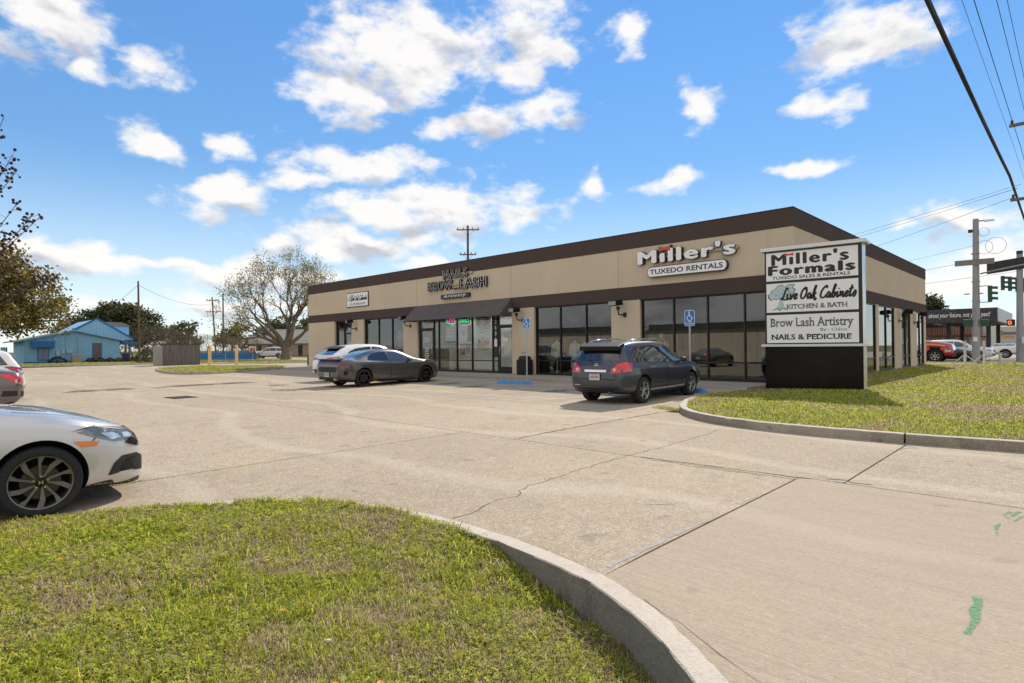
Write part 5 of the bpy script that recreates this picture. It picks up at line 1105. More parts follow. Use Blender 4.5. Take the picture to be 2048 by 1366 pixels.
def crossover(label, loc, rz, paint, wheel=ST10, cat='car', lampm=M_tail, group=None, rim=M_rimG):
    c = Car('parked_car', label, cat, loc, rz, paint, CRO, group); c.wheels(wheel, rim, .27, .25)
    c.panel('rear_window', [(-.64,1.19),(.64,1.19),(.54,1.46),(-.54,1.46)], 'B', M_cglass, .004); c.panel('windscreen', [(-.72,1.19),(.72,1.19),(.57,1.58),(-.57,1.58)], 'F', M_cglass, .004)
    c.both('side_window', [(-1.72,1.17),(-1.50,1.34),(-1.15,1.46),(-.55,1.53),(-.36,1.535),(-.33,1.12)], M_cglass, .004); c.both('side_window', [(-.27,1.12),(-.29,1.535),(.15,1.50),(.55,1.37),(.98,1.12),(.98,1.08)], M_cglass, .004)
    c.doors([([(-1.02,.40),(-1.14,.85),(-1.05,1.12),(-.31,1.09),(-.29,.36),(-.95,.36)], (-1.0,1.0)), ([(-.27,.36),(-.29,1.09),(.98,1.05),(1.02,.36)], (-.08,.98))], paint)
    for sx, vw in ((1,'R'),(-1,'L')): c.panel('tail_lamp', [(sx*.36,.985),(sx*.84,.93),(sx*.86,1.08),(sx*.40,1.045)], 'B', lampm, .006); c.panel('tail_lamp', [(-2.36,.93),(-2.36,1.08),(-2.12,1.11),(-1.86,1.06),(-2.1,.98)], vw, lampm, .006)
    sp = MB(); sp.hexa([(-.56,-1.98,1.445),(.56,-1.98,1.445),(.58,-1.62,1.53),(-.58,-1.62,1.53),(-.56,-1.99,1.475),(.56,-1.99,1.475),(.58,-1.60,1.575),(-.58,-1.60,1.575)]); sp.build('spoiler', M_plast, c.root, bevel=.01)
    c.panel('rear_bumper_trim', [(-.84,.38),(.84,.38),(.80,.54),(-.80,.54)], 'B', M_plast, .006); c.plate('B', .78, text='917 DGL'); c.both('arch_trim', [(-.98,.26),(-.98,.33),(1.0,.33),(1.0,.26)], M_plast, .008)
    for sx in (-1, 1): c.panel('headlamp', [(sx*.46,.78),(sx*.80,.80),(sx*.78,.92),(sx*.5,.90)], 'F', M_lens, .006); MB().box((sx*.62-.10,-2.49,.40),(sx*.62+.10,-2.40,.47)).build('exhaust', M_chr, c.root, bevel=.01)
    c.panel('grille', [(-.42,.48),(.42,.48),(.46,.86),(-.46,.86)], 'F', M_plast, .008); c.mirrors(.80, 1.13, paint)
    c.panel('wiper_blade', [(-.02,1.20),(.34,1.215),(.34,1.235),(-.02,1.225)], 'B', M_plast, .012)
    return c
crossover('white coupe style SUV half hidden behind the grey sedan', (-17.35, -5.55, gz(-7)+.004), R(1), P_white)

# ---- silver compact with two-tone wheels in the foreground
P_silver = carpaint('silver_paint', (.56,.55,.55), .50, .30, .02)
CIV = dict(top=[(-2.31,.64),(-2.29,.90),(-2.22,1.0),(-1.95,1.07),(-1.6,1.14),(-1.0,1.32),(-.3,1.40),(.2,1.375),(.62,1.24),(1.02,1.045),(1.20,.995),(1.55,.935),(1.85,.855),(2.05,.785),(2.17,.715),(2.25,.63),(2.305,.47)],
 belt=[(-2.31,.60),(-2.2,.93),(-1.5,.94),(0,.90),(1.0,.90),(1.45,.875),(1.75,.815),(2.0,.73),(2.17,.65),(2.305,.44)], bot=[(-2.31,.36),(-2.1,.22),(-1.8,.19),(1.8,.17),(2.1,.145),(2.24,.14),(2.305,.155)],
 hw=[(-2.31,.62),(-2.2,.78),(-1.8,.87),(-1.3,.90),(0,.885),(1.0,.895),(1.4,.905),(1.72,.885),(1.95,.82),(2.10,.745),(2.20,.66),(2.28,.53),(2.305,.40)], rw=[(-2.31,.55),(-2.1,.68),(-1.6,.64),(-.9,.56),(.2,.57),(.6,.62),(1.02,.73),(1.25,.77),(1.7,.72),(2.0,.61),(2.2,.50),(2.305,.34)],
 axles=(-1.31,1.395), arch=.368, wr=.327, lift=.02, inset=.02)
CX, CY = .05-.905, -19.96-1.395
c = Car('parked_car', 'silver compact car nose with amber marker and two tone wheel at the left edge', 'car', (CX, CY, gz(-20)+.003), R(0), P_silver, CIV)
c.wheels(STCIV, M_rimG, .247, .225, cap=M_rimB, face=M_rimG)
c.panel('windscreen', [(-.68,1.055),(.68,1.055),(.54,1.32),(-.54,1.32)], 'F', M_cglass, .004); c.panel('rear_window', [(-.6,1.12),(.6,1.12),(.5,1.30),(-.5,1.30)], 'B', M_cglass, .004)
c.both('side_window', [(-1.25,1.0),(-.95,1.22),(-.4,1.305),(-.3,.96)], M_cglass, .004); c.both('side_window', [(-.24,.96),(-.28,1.305),(.2,1.275),(.55,1.14),(.82,.96)], M_cglass, .004)
c.doors([([(-1.0,.32),(-1.05,.7),(-.9,.94),(-.28,.92),(-.26,.26),(-.92,.26)], (-.85,.85)), ([(-.24,.26),(-.26,.92),(.90,.91),(.98,.7),(.98,.26)], (-.05,.84))], P_silver)
for sx, vw in ((1,'R'),(-1,'L')):
    hl = c.panel('headlamp', [(1.66,.755),(1.80,.79),(1.98,.755),(2.14,.715),(2.19,.665),(2.13,.625),(1.98,.625),(1.80,.69)], vw, M_lensd, .006, step=.04)
    c.panel('headlamp_reflector', [(1.86,.725),(1.97,.72),(2.05,.66),(1.96,.65)], vw, M_lens, .009, hl, step=.03); c.panel('headlamp_reflector', [(2.06,.70),(2.13,.69),(2.15,.645),(2.07,.65)], vw, M_lens, .009, hl, step=.03)
    c.panel('lamp_brow', [(1.62,.768),(1.80,.805),(1.98,.768),(2.15,.725),(2.20,.675),(2.195,.65),(2.13,.705),(1.97,.748),(1.80,.788)], vw, M_plast, .010, step=.04)
    c.panel('side_marker', [(1.635,.668),(1.66,.672),(1.85,.655),(1.82,.610),(1.70,.612)], vw, M_amber, .007, step=.04)
    c.panel('front_lamp', [(sx*.36,.60),(sx*.62,.605),(sx*.66,.66),(sx*.40,.665)], 'F', M_lensd, .006)
    c.panel('fog_recess', [(sx*.44,.26),(sx*.68,.30),(sx*.74,.46),(sx*.60,.45),(sx*.48,.40)], 'F', M_gap, .006, step=.04); c.panel('fog_frame', [(1.93,.30),(1.98,.41),(2.06,.475),(2.20,.475),(2.22,.455),(2.09,.435),(2.03,.36),(2.02,.31)], vw, M_plast, .012, step=.03)
    c.panel('fog_recess', [(2.025,.315),(2.04,.37),(2.10,.435),(2.22,.44),(2.22,.31)], vw, M_gap, .004, step=.03)
    c.line([(1.66,.752),(1.58,.66),(1.74,.60),(1.80,.62)][:0] or [(1.82,.69),(1.79,.66),(1.80,.612)], vw, .011); c.line([(1.0,.90),(1.0,.55),(1.01,.3)], vw, .011)
    c.panel('grille_end', [(2.08,.60),(2.14,.66),(2.20,.672),(2.235,.63),(2.285,.52),(2.20,.545)], vw, mat('gloss_black', (.008,.008,.009), .12, coat=1), .006, step=.03)
    c.panel('bumper_lip', [(1.80,.155),(1.80,.185),(2.10,.195),(2.24,.215),(2.25,.165),(2.1,.15)], vw, M_plast, .006, step=.05)
    c.line([(sx*.70,1.20),(sx*.66,1.6),(sx*.58,1.95),(sx*.46,2.14)], 'T', .012)
c.panel('grille', [(-.62,.56),(.62,.56),(.60,.68),(.30,.69),(-.30,.69),(-.60,.68)], 'F', mat('gloss_black', (.008,.008,.009), .12, coat=1), .010, step=.05); c.panel('lower_grille', [(-.40,.24),(.40,.24),(.36,.46),(-.36,.46)], 'F', M_plast, .006, step=.06)
c.line([(-.46,2.14),(0,2.19),(.46,2.14)], 'T', .012); c.mirrors(.72, .98, P_silver); c.panel('wiper_cowl', [(-.66,1.00),(.66,1.00),(.62,1.10),(-.62,1.10)], 'T', M_plast, .004)
for sx in (1, -1):       # maker's mark on the hub caps
    for wl in [o for o in c.root.children if o.name.startswith('wheel') and o.location.x*sx > 0]:
        h = MB(); h.box((-.008,-.016,-.016),(-.0045,-.010,.016)); h.box((-.008,.010,-.016),(-.0045,.016,.016)); h.box((-.008,-.010,-.003),(-.0045,.010,.003)); h.build('hub_mark', M_chr, wl)

# ---- other vehicles
def plain_car(label, loc, rz, paint, spec, rear=True, lamp=M_tail, suv=True, name='parked_car', front=M_lens, wheel=ST10, bump=None, cat='car', group=None):
    c = Car(name, label, cat, loc, rz, paint, spec, group); c.wheels(wheel, M_rimS, spec['wr']*.68, .22)
    y0 = spec['top'][0][0]; y1 = spec['top'][-1][0]
    if suv:
        c.panel('rear_window', [(-.60,1.12),(.60,1.12),(.52,1.44),(-.52,1.44)], 'B', M_cglass, .004); c.panel('windscreen', [(-.66,1.14),(.66,1.14),(.56,1.52),(-.56,1.52)], 'F', M_cglass, .004)
        c.both('side_window', [(-1.9,1.12),(-1.72,1.42),(-1.05,1.485),(-1.03,1.09)], M_cglass, .004); c.both('side_window', [(-.97,1.09),(-.98,1.49),(-.2,1.50),(-.16,1.06)], M_cglass, .004); c.both('side_window', [(-.10,1.06),(-.14,1.505),(.20,1.47),(.52,1.33),(.92,1.09),(.90,1.035)], M_cglass, .004)
        c.doors([([(-1.05,.40),(-1.16,.86),(-1.08,1.06),(-.14,1.02),(-.13,.40)], (-.92,.93)), ([(-.12,.40),(-.12,1.02),(.93,.985),(.95,.40)], (.02,.91))], paint); zl = .95
    else:
        c.panel('rear_window', [(-.6,1.12),(.6,1.12),(.5,1.30),(-.5,1.30)], 'B', M_cglass, .004); c.panel('windscreen', [(-.68,1.055),(.68,1.055),(.54,1.32),(-.54,1.32)], 'F', M_cglass, .004)
        c.both('side_window', [(-1.25,1.0),(-.95,1.22),(-.4,1.305),(-.3,.96)], M_cglass, .004); c.both('side_window', [(-.24,.96),(-.28,1.305),(.2,1.275),(.55,1.14),(.82,.96)], M_cglass, .004)
        c.doors([([(-1.0,.32),(-1.05,.7),(-.9,.94),(-.28,.92),(-.26,.26),(-.92,.26)], (-.85,.85)), ([(-.24,.26),(-.26,.92),(.90,.91),(.98,.7),(.98,.26)], (-.05,.84))], paint); zl = .84
    for sx, vw in ((1,'R'),(-1,'L')):
        tl = c.panel('tail_lamp', [(sx*.42,zl-.10),(sx*.74,zl-.12),(sx*.78,zl+.10),(sx*.50,zl+.06)], 'B', lamp, .006)
        c.panel('tail_lamp', [(y0+.08,zl-.14),(y0+.05,zl+.06),(y0+.34,zl+.13),(y0+.52,zl+.12),(y0+.30,zl-.04)], vw, lamp, .007); c.panel('reverse_lamp', [(y0+.08,zl-.12),(y0+.06,zl-.01),(y0+.18,zl+.0),(y0+.20,zl-.09)], vw, M_lens, .010, tl)
        c.panel('headlamp', [(sx*.44,zl-.24),(sx*.72,zl-.22),(sx*.70,zl-.08),(sx*.48,zl-.10)], 'F', front, .006); c.panel('headlamp', [(y1-.50,zl-.14),(y1-.30,zl-.05),(y1-.12,zl-.12),(y1-.10,zl-.24),(y1-.30,zl-.22)], vw, front, .007)
    c.panel('rear_bumper_trim', [(-.72,.40),(.72,.40),(.68,.52),(-.68,.52)], 'B', bump or M_plast, .008); c.panel('grille', [(-.40,.42),(.40,.42),(.40,zl-.12),(-.40,zl-.12)], 'F', M_plast, .008); c.panel('front_bumper_trim', [(-.7,.30),(.7,.30),(.68,.42),(-.68,.42)], 'F', bump or M_plast, .008)
    c.both('sill_trim', [(-.9,.27),(-.9,.34),(.9,.34),(.9,.27)], bump or M_plast, .008); c.plate('B', .66, text='R41 087'); c.mirrors(.72, 1.06 if suv else .98, paint)
    c.both('bumper_corner', [(y0+.06,.42),(y0+.04,.54),(y0+.42,.56),(y0+.46,.42)], bump or paint, .006)
    return c
P_sil2 = carpaint('warm_grey_paint', (.13,.125,.125), .4, .3)
plain_car('grey sedan with red and clear tail lamp cut off by the left edge', (-13.0, -21.06, gz(-20)+.003), R(180), P_sil2, CIV, suv=False, bump=M_plast)
plain_car('white SUV with dark red tail lamp behind the grey sedan at the left edge', (-17.3, -20.58, gz(-20)+.003), R(180), P_white, SUV, lamp=mat('deep_red_lamp', (.30,.01,.015), .15, coat=1.0))
c = plain_car('white off-roader nose with grey bumper and tow hook at the far left', (-20.6, -20.42, gz(-20)+.003), R(0), P_white, SUV, bump=mat('grey_bumper', (.10,.10,.10), .6), front=M_lens)
MB().tube([(.5,2.28,.38),(.5,2.40,.36),(.5,2.43,.30),(.5,2.38,.26)], .018, 8).build('tow_hook', M_iron, c.root)
LONG = dict(SUV); LONG['top'] = [(-2.62,.62),(-2.60,.9),(-2.55,1.15),(-2.40,1.50),(-2.25,1.68),(-1.8,1.75),(-.4,1.79),(.15,1.74),(.45,1.62),(1.05,1.24),(1.25,1.19),(1.9,1.13),(2.3,1.05),(2.48,.85),(2.55,.55)]
LONG['belt'] = [(-2.62,.6),(-2.5,1.0),(-1.4,1.10),(.4,1.08),(1.2,1.06),(1.9,1.02),(2.35,.92),(2.55,.5)]; LONG['bot'] = [(-2.62,.5),(-2.5,.4),(-2.2,.32),(2.0,.30),(2.4,.34),(2.55,.42)]; LONG['hw'] = [(-2.62,.7),(-2.55,.84),(-2.2,.95),(-1.4,.98),(.5,.97),(1.5,.98),(2.1,.93),(2.4,.80),(2.55,.6)]
LONG['rw'] = [(-2.62,.6),(-2.3,.72),(-1.8,.68),(0,.66),(.4,.66),(1.1,.80),(1.9,.80),(2.4,.66),(2.55,.5)]; LONG['axles'] = (-1.55,1.54); LONG['arch'] = .44; LONG['wr'] = .39
def side_suv(label, loc, rz, paint, name='parked_car', stripe=None, spec=LONG):
    c = Car(name, label, 'car', loc, rz, paint, spec); c.wheels(ST5D, M_rimS, .27, .26)
    c.both('side_window', [(-2.18,1.20),(-2.05,1.55),(-1.20,1.60),(-1.18,1.16)], M_cglass, .004); c.both('side_window', [(-1.10,1.16),(-1.12,1.61),(-.22,1.62),(-.20,1.15)], M_cglass, .004); c.both('side_window', [(-.14,1.15),(-.16,1.62),(.15,1.58),(.42,1.48),(.85,1.20),(.83,1.14)], M_cglass, .004)
    c.panel('windscreen', [(-.70,1.26),(.70,1.26),(.60,1.64),(-.60,1.64)], 'F', M_cglass, .004); c.panel('rear_window', [(-.66,1.20),(.66,1.20),(.58,1.56),(-.58,1.56)], 'B', M_cglass, .004)
    c.doors([([(-1.12,.46),(-1.2,.9),(-1.1,1.12),(-.18,1.10),(-.17,.46)], (-1.0,1.02)), ([(-.15,.46),(-.16,1.10),(.90,1.08),(.94,.46)], (0,1.0))], paint); c.both('sill_trim', [(-1.0,.33),(-1.0,.42),(1.0,.42),(1.0,.33)], M_plast, .008)
    for sx, vw in ((1,'R'),(-1,'L')): c.panel('headlamp', [(2.0,.92),(2.32,.90),(2.44,.82),(2.1,.84)], vw, M_lensd, .007); c.panel('tail_lamp', [(-2.52,.98),(-2.50,1.14),(-2.25,1.14),(-2.3,1.0)], vw, M_tail, .007)
    c.panel('grille', [(-.5,.66),(.5,.66),(.52,.92),(-.52,.92)], 'F', M_plast, .01); c.panel('front_bumper_trim', [(-.8,.46),(.8,.46),(.8,.58),(-.8,.58)], 'F', M_plast, .008); c.mirrors(.70, 1.17, M_plast); c.plate('B', .85, text='604 BWA')
    if stripe: c.both('stripe', [(-1.9,.80),(-1.9,.85),(1.6,.85),(1.6,.80)], stripe, .009)
    return c
side_suv('white three row SUV parked across the back street by the big oak', (-82.2, 18.0, -.11), R(135), P_white)
P_dark = carpaint('near_black_paint', (.020,.022,.026), .4, .3); P_red = carpaint('truck_red_paint', (.42,.012,.016), .2, .35)
c = plain_car('dark sedan waiting at the signals behind the red truck', (-1.1, 38.5, -.12), R(-90), P_dark, CIV, suv=False, name='car')
side_suv('white SUV with red stripes in the middle of the cross street', (-.75, 43.0, -.12), R(-90), P_white, 'car', mat('red_stripe', (.5,.05,.05), .5))
# white pickup on the far side
PK = dict(top=[(-2.9,.75),(-2.88,1.05),(-2.82,1.17),(-2.5,1.19),(-1.05,1.20),(-.98,1.45),(-.90,1.82),(-.78,1.89),(0,1.93),(.6,1.88),(.85,1.78),(1.35,1.32),(1.5,1.24),(2.2,1.18),(2.75,1.12),(2.92,.95),(2.98,.65)], belt=[(-2.9,.7),(-2.8,1.10),(-1.0,1.14),(.6,1.14),(1.5,1.13),(2.3,1.08),(2.8,.95),(2.98,.6)], bot=[(-2.9,.58),(-2.7,.5),(-2,.45),(2.3,.42),(2.8,.46),(2.98,.52)],
 hw=[(-2.9,.90),(-2.8,.97),(-2,1.0),(1.8,1.0),(2.5,.95),(2.8,.85),(2.98,.7)], rw=[(-2.9,.85),(-2.5,.93),(-1.1,.93),(-.9,.70),(0,.68),(.8,.70),(1.35,.84),(2.2,.86),(2.8,.74),(2.98,.6)], axles=(-1.75,1.80), arch=.47, wr=.40, lift=.02)
c = Car('pickup_truck', 'white crew cab pickup with a loaded bed on the far corner', 'pickup', (3.55, 53.0, -.10), R(-90), P_white, PK); c.wheels(ST6, M_rimS, .25, .26)
c.both('side_window', [(-.72,1.32),(-.70,1.74),(.02,1.77),(.04,1.30)], M_cglass, .004); c.both('side_window', [(.10,1.30),(.08,1.77),(.55,1.74),(.80,1.66),(1.12,1.32)], M_cglass, .004); c.panel('windscreen', [(-.76,1.34),(.76,1.34),(.62,1.80),(-.62,1.80)], 'F', M_cglass, .004)
c.doors([([(-.80,.58),(-.80,1.22),(.05,1.22),(.05,.58)], (-.62,1.10)), ([(.08,.58),(.08,1.22),(1.18,1.2),(1.2,.58)], (.25,1.10))], P_white); c.both('bed_gap', [(-.97,.55),(-.97,1.17),(-.94,1.17),(-.94,.55)], M_gap, .003); c.panel('bed_floor', [(-.82,-2.75),(.82,-2.75),(.82,-1.12),(-.82,-1.12)], 'T', M_plast, .004)
for i in range(5): c.both('tail_lamp', [(-2.86,.80),(-2.86,1.08),(-2.78,1.08),(-2.78,.80)], M_tail, .006) if i == 0 else None
ld = MB()
for i in range(9): ld.ball((random.uniform(-.6,.6), -2.5+i*.16, 1.25+random.uniform(0,.06)), (.20,.16,.12), 8, 5)
tag(ld.build('bundled_load', mat('bundled_white_sheet', (.5,.5,.52), .9, var=.5, scale=5), None, smooth=60), 'white bundled load lying in the pickup bed', 'load'); bpy.data.objects['bundled_load'].matrix_world = c.root.matrix_basis.copy()
# red truck nose
TR = dict(top=[(-3.6,2.3),(-3.55,2.6),(-1.2,2.65),(-.3,2.62),(.05,2.5),(.55,1.78),(.75,1.72),(1.5,1.62),(2.1,1.50),(2.35,1.38),(2.45,1.0)], belt=[(-3.6,1.4),(-.3,1.5),(.6,1.48),(1.6,1.40),(2.2,1.28),(2.45,.9)], bot=[(-3.6,.7),(-1,.6),(1.0,.50),(2.2,.42),(2.45,.48)], hw=[(-3.6,1.1),(-.5,1.12),(.6,1.10),(1.5,1.08),(2.1,1.02),(2.35,.92),(2.45,.8)], rw=[(-3.6,1.0),(-.3,.98),(.1,.96),(.6,.85),(1.5,.78),(2.2,.68),(2.45,.55)], axles=(-3.0,1.35), arch=.58, wr=.50, lift=.02)
c = Car('truck', 'red delivery truck with yellow stripe nosing out behind the shop', 'truck', (-2.42, 35.0, -.12), R(-90), P_red, TR); c.wheels(ST6, M_rimS, .30, .28)
c.both('side_window', [(-.9,1.62),(-.9,2.4),(-.05,2.4),(.42,1.72),(.42,1.60)], M_cglass, .004); c.panel('windscreen', [(-.85,1.80),(.85,1.80),(.85,2.45),(-.85,2.45)], 'F', M_cglass, .004); c.both('yellow_stripe', [(-2.5,1.40),(-2.5,1.47),(1.2,1.43),(2.0,1.32),(2.0,1.26),(1.2,1.36)], mat('yellow_tape', (.75,.42,.03), .5), .008)
c.both('air_intake', [(1.0,1.05),(1.0,1.25),(1.75,1.20),(1.68,1.02)], M_gap, .006); c.both('headlamp', [(1.95,.80),(1.95,.98),(2.30,.95),(2.33,.82)], M_lens, .008); c.panel('grille', [(-.55,.75),(.55,.75),(.60,1.38),(-.60,1.38)], 'F', M_chr, .012); c.panel('bumper', [(-.9,.45),(.9,.45),(.9,.70),(-.9,.70)], 'F', mat('red_bumper', (.3,.01,.012), .4), .02)
c.mirrors(.55, 1.75, M_plast, (.10,.08,.2))

# ================================================================== the blue house
M_bl = mat('pale_blue_siding', (.25,.50,.72), .8, var=.14, scale=3, vscale=(1,6,.3)); M_bld = mat('bright_blue_trim', (.03,.16,.42), .7, var=.15, scale=4); M_shin = mat('grey_shingles', (.26,.23,.19), .95, var=.25, scale=14)
h = T('blue_house', 'low pale blue board house with a tall gable and bright blue trim', 'house', (-78, -7.1, -.19))
# local: y along the front, x back
def hx(x0, x1, poly, nm, m): return MB().prism(poly, x0, x1, 'x').build(nm, m, h)
hx(-9, 0, [(-4.62,0),(4.5,0),(4.5,2.72),(-.08,3.80),(-4.62,2.70)], 'wall', M_bl)
for i in range(31):
    y = -4.5+i*.3
    zt = (2.70+(y+4.62)/4.54*1.10 if y < -.08 else 3.80-(y+.08)/4.58*1.08)-.05
    MB().box((.001,y-.012,.30),(.022,y+.012,zt)).build('batten', M_bl, h)
hx(.001, .03, [(-4.62,.0),(4.5,0),(4.5,.28),(-4.62,.28)], 'skirt', M_bld)
rf = hx(-9.3, .35, [(-5.6,2.48),(-.08,3.86),(5.0,2.66),(5.0,2.78),(-.08,3.98),(-5.6,2.60)], 'roof', M_shin); hx(.351, .38, [(-5.6,2.44),(-.08,3.82),(5.0,2.62),(5.0,2.78),(-.08,3.98),(-5.6,2.60)], 'fascia', M_bl)
gb = hx(-18, -6, [(.6,2.9),(7.2,2.9),(7.2,3.05),(3.3,5.55),(.6,3.9)], 'gable', M_bl); hx(-5.999, -5.93, [(.4,3.72),(3.3,5.5),(7.4,2.9),(7.4,3.12),(3.3,5.75),(.4,3.95)], 'gable_trim', M_bld)
for i in range(16): y = 1.0+i*.38; zt = (3.95+(y-.6)/2.7*1.5 if y < 3.3 else 5.5-(y-3.3)/3.9*2.5); MB().box((-5.999,y-.012,3.0),(-5.975,y+.012,zt-.05)).build('batten', M_bl, h)
hx(-18, -7, [(4.0,3.2),(7.1,3.2),(7.1,4.7),(4.0,4.7)], 'rear_wing', M_bl); hx(-18, -6.9, [(3.6,4.71),(7.2,4.71),(7.2,4.80),(6.2,5.25),(3.6,5.25)], 'rear_roof', M_shin)
hx(-3.0, .0, [(4.51,2.30),(6.4,2.2),(6.4,2.52),(4.51,2.62)], 'porch_roof', M_bld); MB().box((-2.9,6.1,0),(-2.75,6.25,2.2)).build('porch_post', M_bld, h)
w = MB().box((.001,-3.42,.40),(.05,-2.36,1.86)).build('window', M_bld, h); [MB().box((.051,y0,.50),(.062,y1,1.76)).build('pane', mat('curtained_glass', (.20,.24,.36), .2), w) for y0, y1 in ((-3.34,-2.92),(-2.86,-2.44))]
MB().box((.03,-3.95,1.87),(.55,-1.90,2.62)).build('awning_box', M_bld, h, bevel=.03)
d_ = MB().box((.001,1.72,.55),(.06,2.70,2.42)).build('boarded_window', M_bld, h); [MB().box((.061,1.82,.62+i*.29),(.075,2.60,.88+i*.29)).build('board', mat('weathered_board', (.17,.13,.10), .9, var=.3, scale=6), d_) for i in range(6)]
for y0, y1, z0, z1 in ((-1.25,-.92,1.18,1.65),(-.78,-.26,1.22,1.64),(-1.75,-1.35,.95,1.5),(-1.95,-1.68,2.75,3.05)): MB().box((.022,y0,z0),(.16,y1,z1)).build('meter_box', mat('grey_blue_box', (.42,.52,.60), .6), h, bevel=.01)
for y in (-.85,.25,.35): MB().tube([(.05,y,.4),(.05,y,3.2)], .025, 6).build('conduit', M_bl, h)
MB().ball((-2.5,-1.6,3.62), (.25,.3,.28), 10, 6).build('roof_turbine', M_iron, h, smooth=60)
tag(MB().box((0,-.48,0),(.7,.48,1.05)).build('air_conditioner', mat('tan_metal', (.33,.30,.25), .6, var=.1), None, bevel=.03, loc=(-77.3,-7.05,-.18)), 'boxy tan air conditioner against the blue house wall', 'air conditioner')
tag(MB().box((-.45,-.35,0),(.45,.35,1.1)).build('wheelie_bin', mat('navy_plastic', (.015,.03,.09), .5), None, bevel=.05, loc=(-79,-1.7,-.14)), 'navy bin under the blue house porch', 'bin')
for i, y in enumerate((-13.2,-14.0)):
    t = T('blue_shutter_panel', 'upright blue board panel %s the blue house' % ('nearest' if i == 0 else 'farther from'), 'panel', (-80, y, -.14)); [MB().box((-.03,-.30+k*.15,0),(.03,-.17+k*.15,1.9)).build('board', M_bld, t) for k in range(4)]
# shed, posts, fence, bins
sh = T('bin_enclosure', 'weathered board and block bin enclosure beside the far drive', 'shed', (-53, -4.62, -.13)); M_blk = concrete('grey_block', (.38,.36,.33), (.33,.31,.28), (.25,.23,.2), agg=.1); M_wood = mat('weathered_wood', (.14,.125,.115), .95, var=.35, scale=4, vscale=(3,3,.3))
M_mort = mat('block_mortar', (.2,.19,.18), .95); MB().box((-3.0,.012,0),(-.01,.18,1.80)).build('wall', M_mort, sh)
for r_ in range(9):
    for q in range(8):
        x0 = -3.0+q*.40-(.2 if r_ % 2 else 0); x1 = min(x0+.39, -.01); x0 = max(x0, -3.0)
        if x1-x0 > .05: MB().box((x0,0,r_*.20+.006),(x1,.011,r_*.20+.194)).build('block', M_blk, sh)
for i in range(14): MB().box((0,.06+i*.212,.04),(.03,.06+i*.212+.203,1.93+random.uniform(-.02,.02))).build('plank', M_wood, sh)
for y in (0,3.03): MB().box((-.04,y,0),(.06,y+.09,1.95)).build('post', mat('rusty_post', (.22,.07,.035), .9, var=.4, scale=6), sh)
MB().box((-3.0,.1,1.95),(.10,3.15,2.02)).build('roof', M_plast, sh); MB().box((-3.0,3.0,0),(-.05,3.12,1.8)).build('wall', M_blk, sh)
for k, (x, y, lb) in enumerate(((-44.3,-3.55,'leaning yellow steel post on the small island, nearer the bin enclosure'),(-43.7,-1.65,'yellow steel post on the small island, nearer the big oak'))):
    t = T('yellow_post', lb, 'post', (x, y, gz(y)+.05), 0); M_yel = mat('faded_yellow_paint', (.72,.46,.16), .8, var=.15, scale=5)
    MB().lathe([(0,0),(.115,0),(.115,1.66),(.09,1.72),(0,1.74)], 16).build('pipe', M_yel, t, smooth=50); MB().box((-.06,-.13,1.48),(.06,-.10,1.60)).build('bracket', M_iron, t)
fn = T('blue_fence', 'low bright blue board fence along the back street', 'fence', (-84.0, 9.0, -.12), R(45)); M_bf = mat('blue_fence_paint', (.03,.20,.50), .85, var=.3, scale=3, vscale=(8,1,.4))
for i in range(46): MB().box((-1.6+i*.2,-.02,.02),(-1.6+i*.2+.185,.02,1.0+random.uniform(-.02,.03))).build('board', M_bf, fn)
wf = T('wire_fence', 'thin wire fence on short posts across the back verge', 'fence', (-62, 4, -.12), R(42))
for i in range(8): MB().cyl((i*3.1-3,0,0), .03, .95, 6).build('post', M_galv, wf)
for z in (.45,.9): MB().tube([(-3,0,z),(18.7,0,z)], .007, 4).build('wire', M_galv, wf)
tag(MB().box((-.3,-.35,.08),(.3,.35,1.05)).build('wheelie_bin', mat('dark_navy_bin', (.012,.02,.05), .5), None, bevel=.05, loc=(-36.0,1.2,-.1)), 'dark navy wheeled bin by the far corner of the shop', 'bin')
# far building on the left behind the oak
fb = T('far_shop', 'low brick shop with a pale metal fascia beyond the big oak', 'building', (-112, 31, -.1), R(44.4)); M_pale = mat('pale_metal', (.55,.54,.53), .6, var=.05, scale=2)
M_brk = mat('tan_brick_far', (.36,.26,.19), .9, var=.2, scale=1.5); MB().box((-4.2,0,0),(14,9,3.2)).build('wall', M_brk, fb); MB().box((-4.4,-.4,2.55),(.2,-.02,4.3)).build('fascia', M_pale, fb); MB().box((.2,-.4,2.55),(14,-.02,5.5)).build('fascia', M_pale, fb); MB().box((-4.4,-.5,4.3),(.19,3,4.42)).build('coping', M_plast, fb); MB().box((.19,-.5,5.5),(14,3,5.62)).build('coping', M_plast, fb)
for x in (-2.8,-.5,1.5,3.2,5.6,8.2): MB().box((x,-.04,.1),(x+.9,-.005,2.2)).build('door', M_plast, fb)
rs = T('red_sign', 'small red and white yard sign by the blue fence', 'sign', (-82.6, 15.4, -.12), R(45)); MB().box((-.5,0,0),(.5,.03,1.9)).build('board', M_trim, rs); MB().box((-.4,-.012,.7),(.4,-.002,1.6)).build('face', M_red, rs); MB().prism([(-.3,.8),(-.2,.8),(.3,1.5),(.2,1.5)], -.02, -.013, 'y').build('stripe', M_trim, rs)
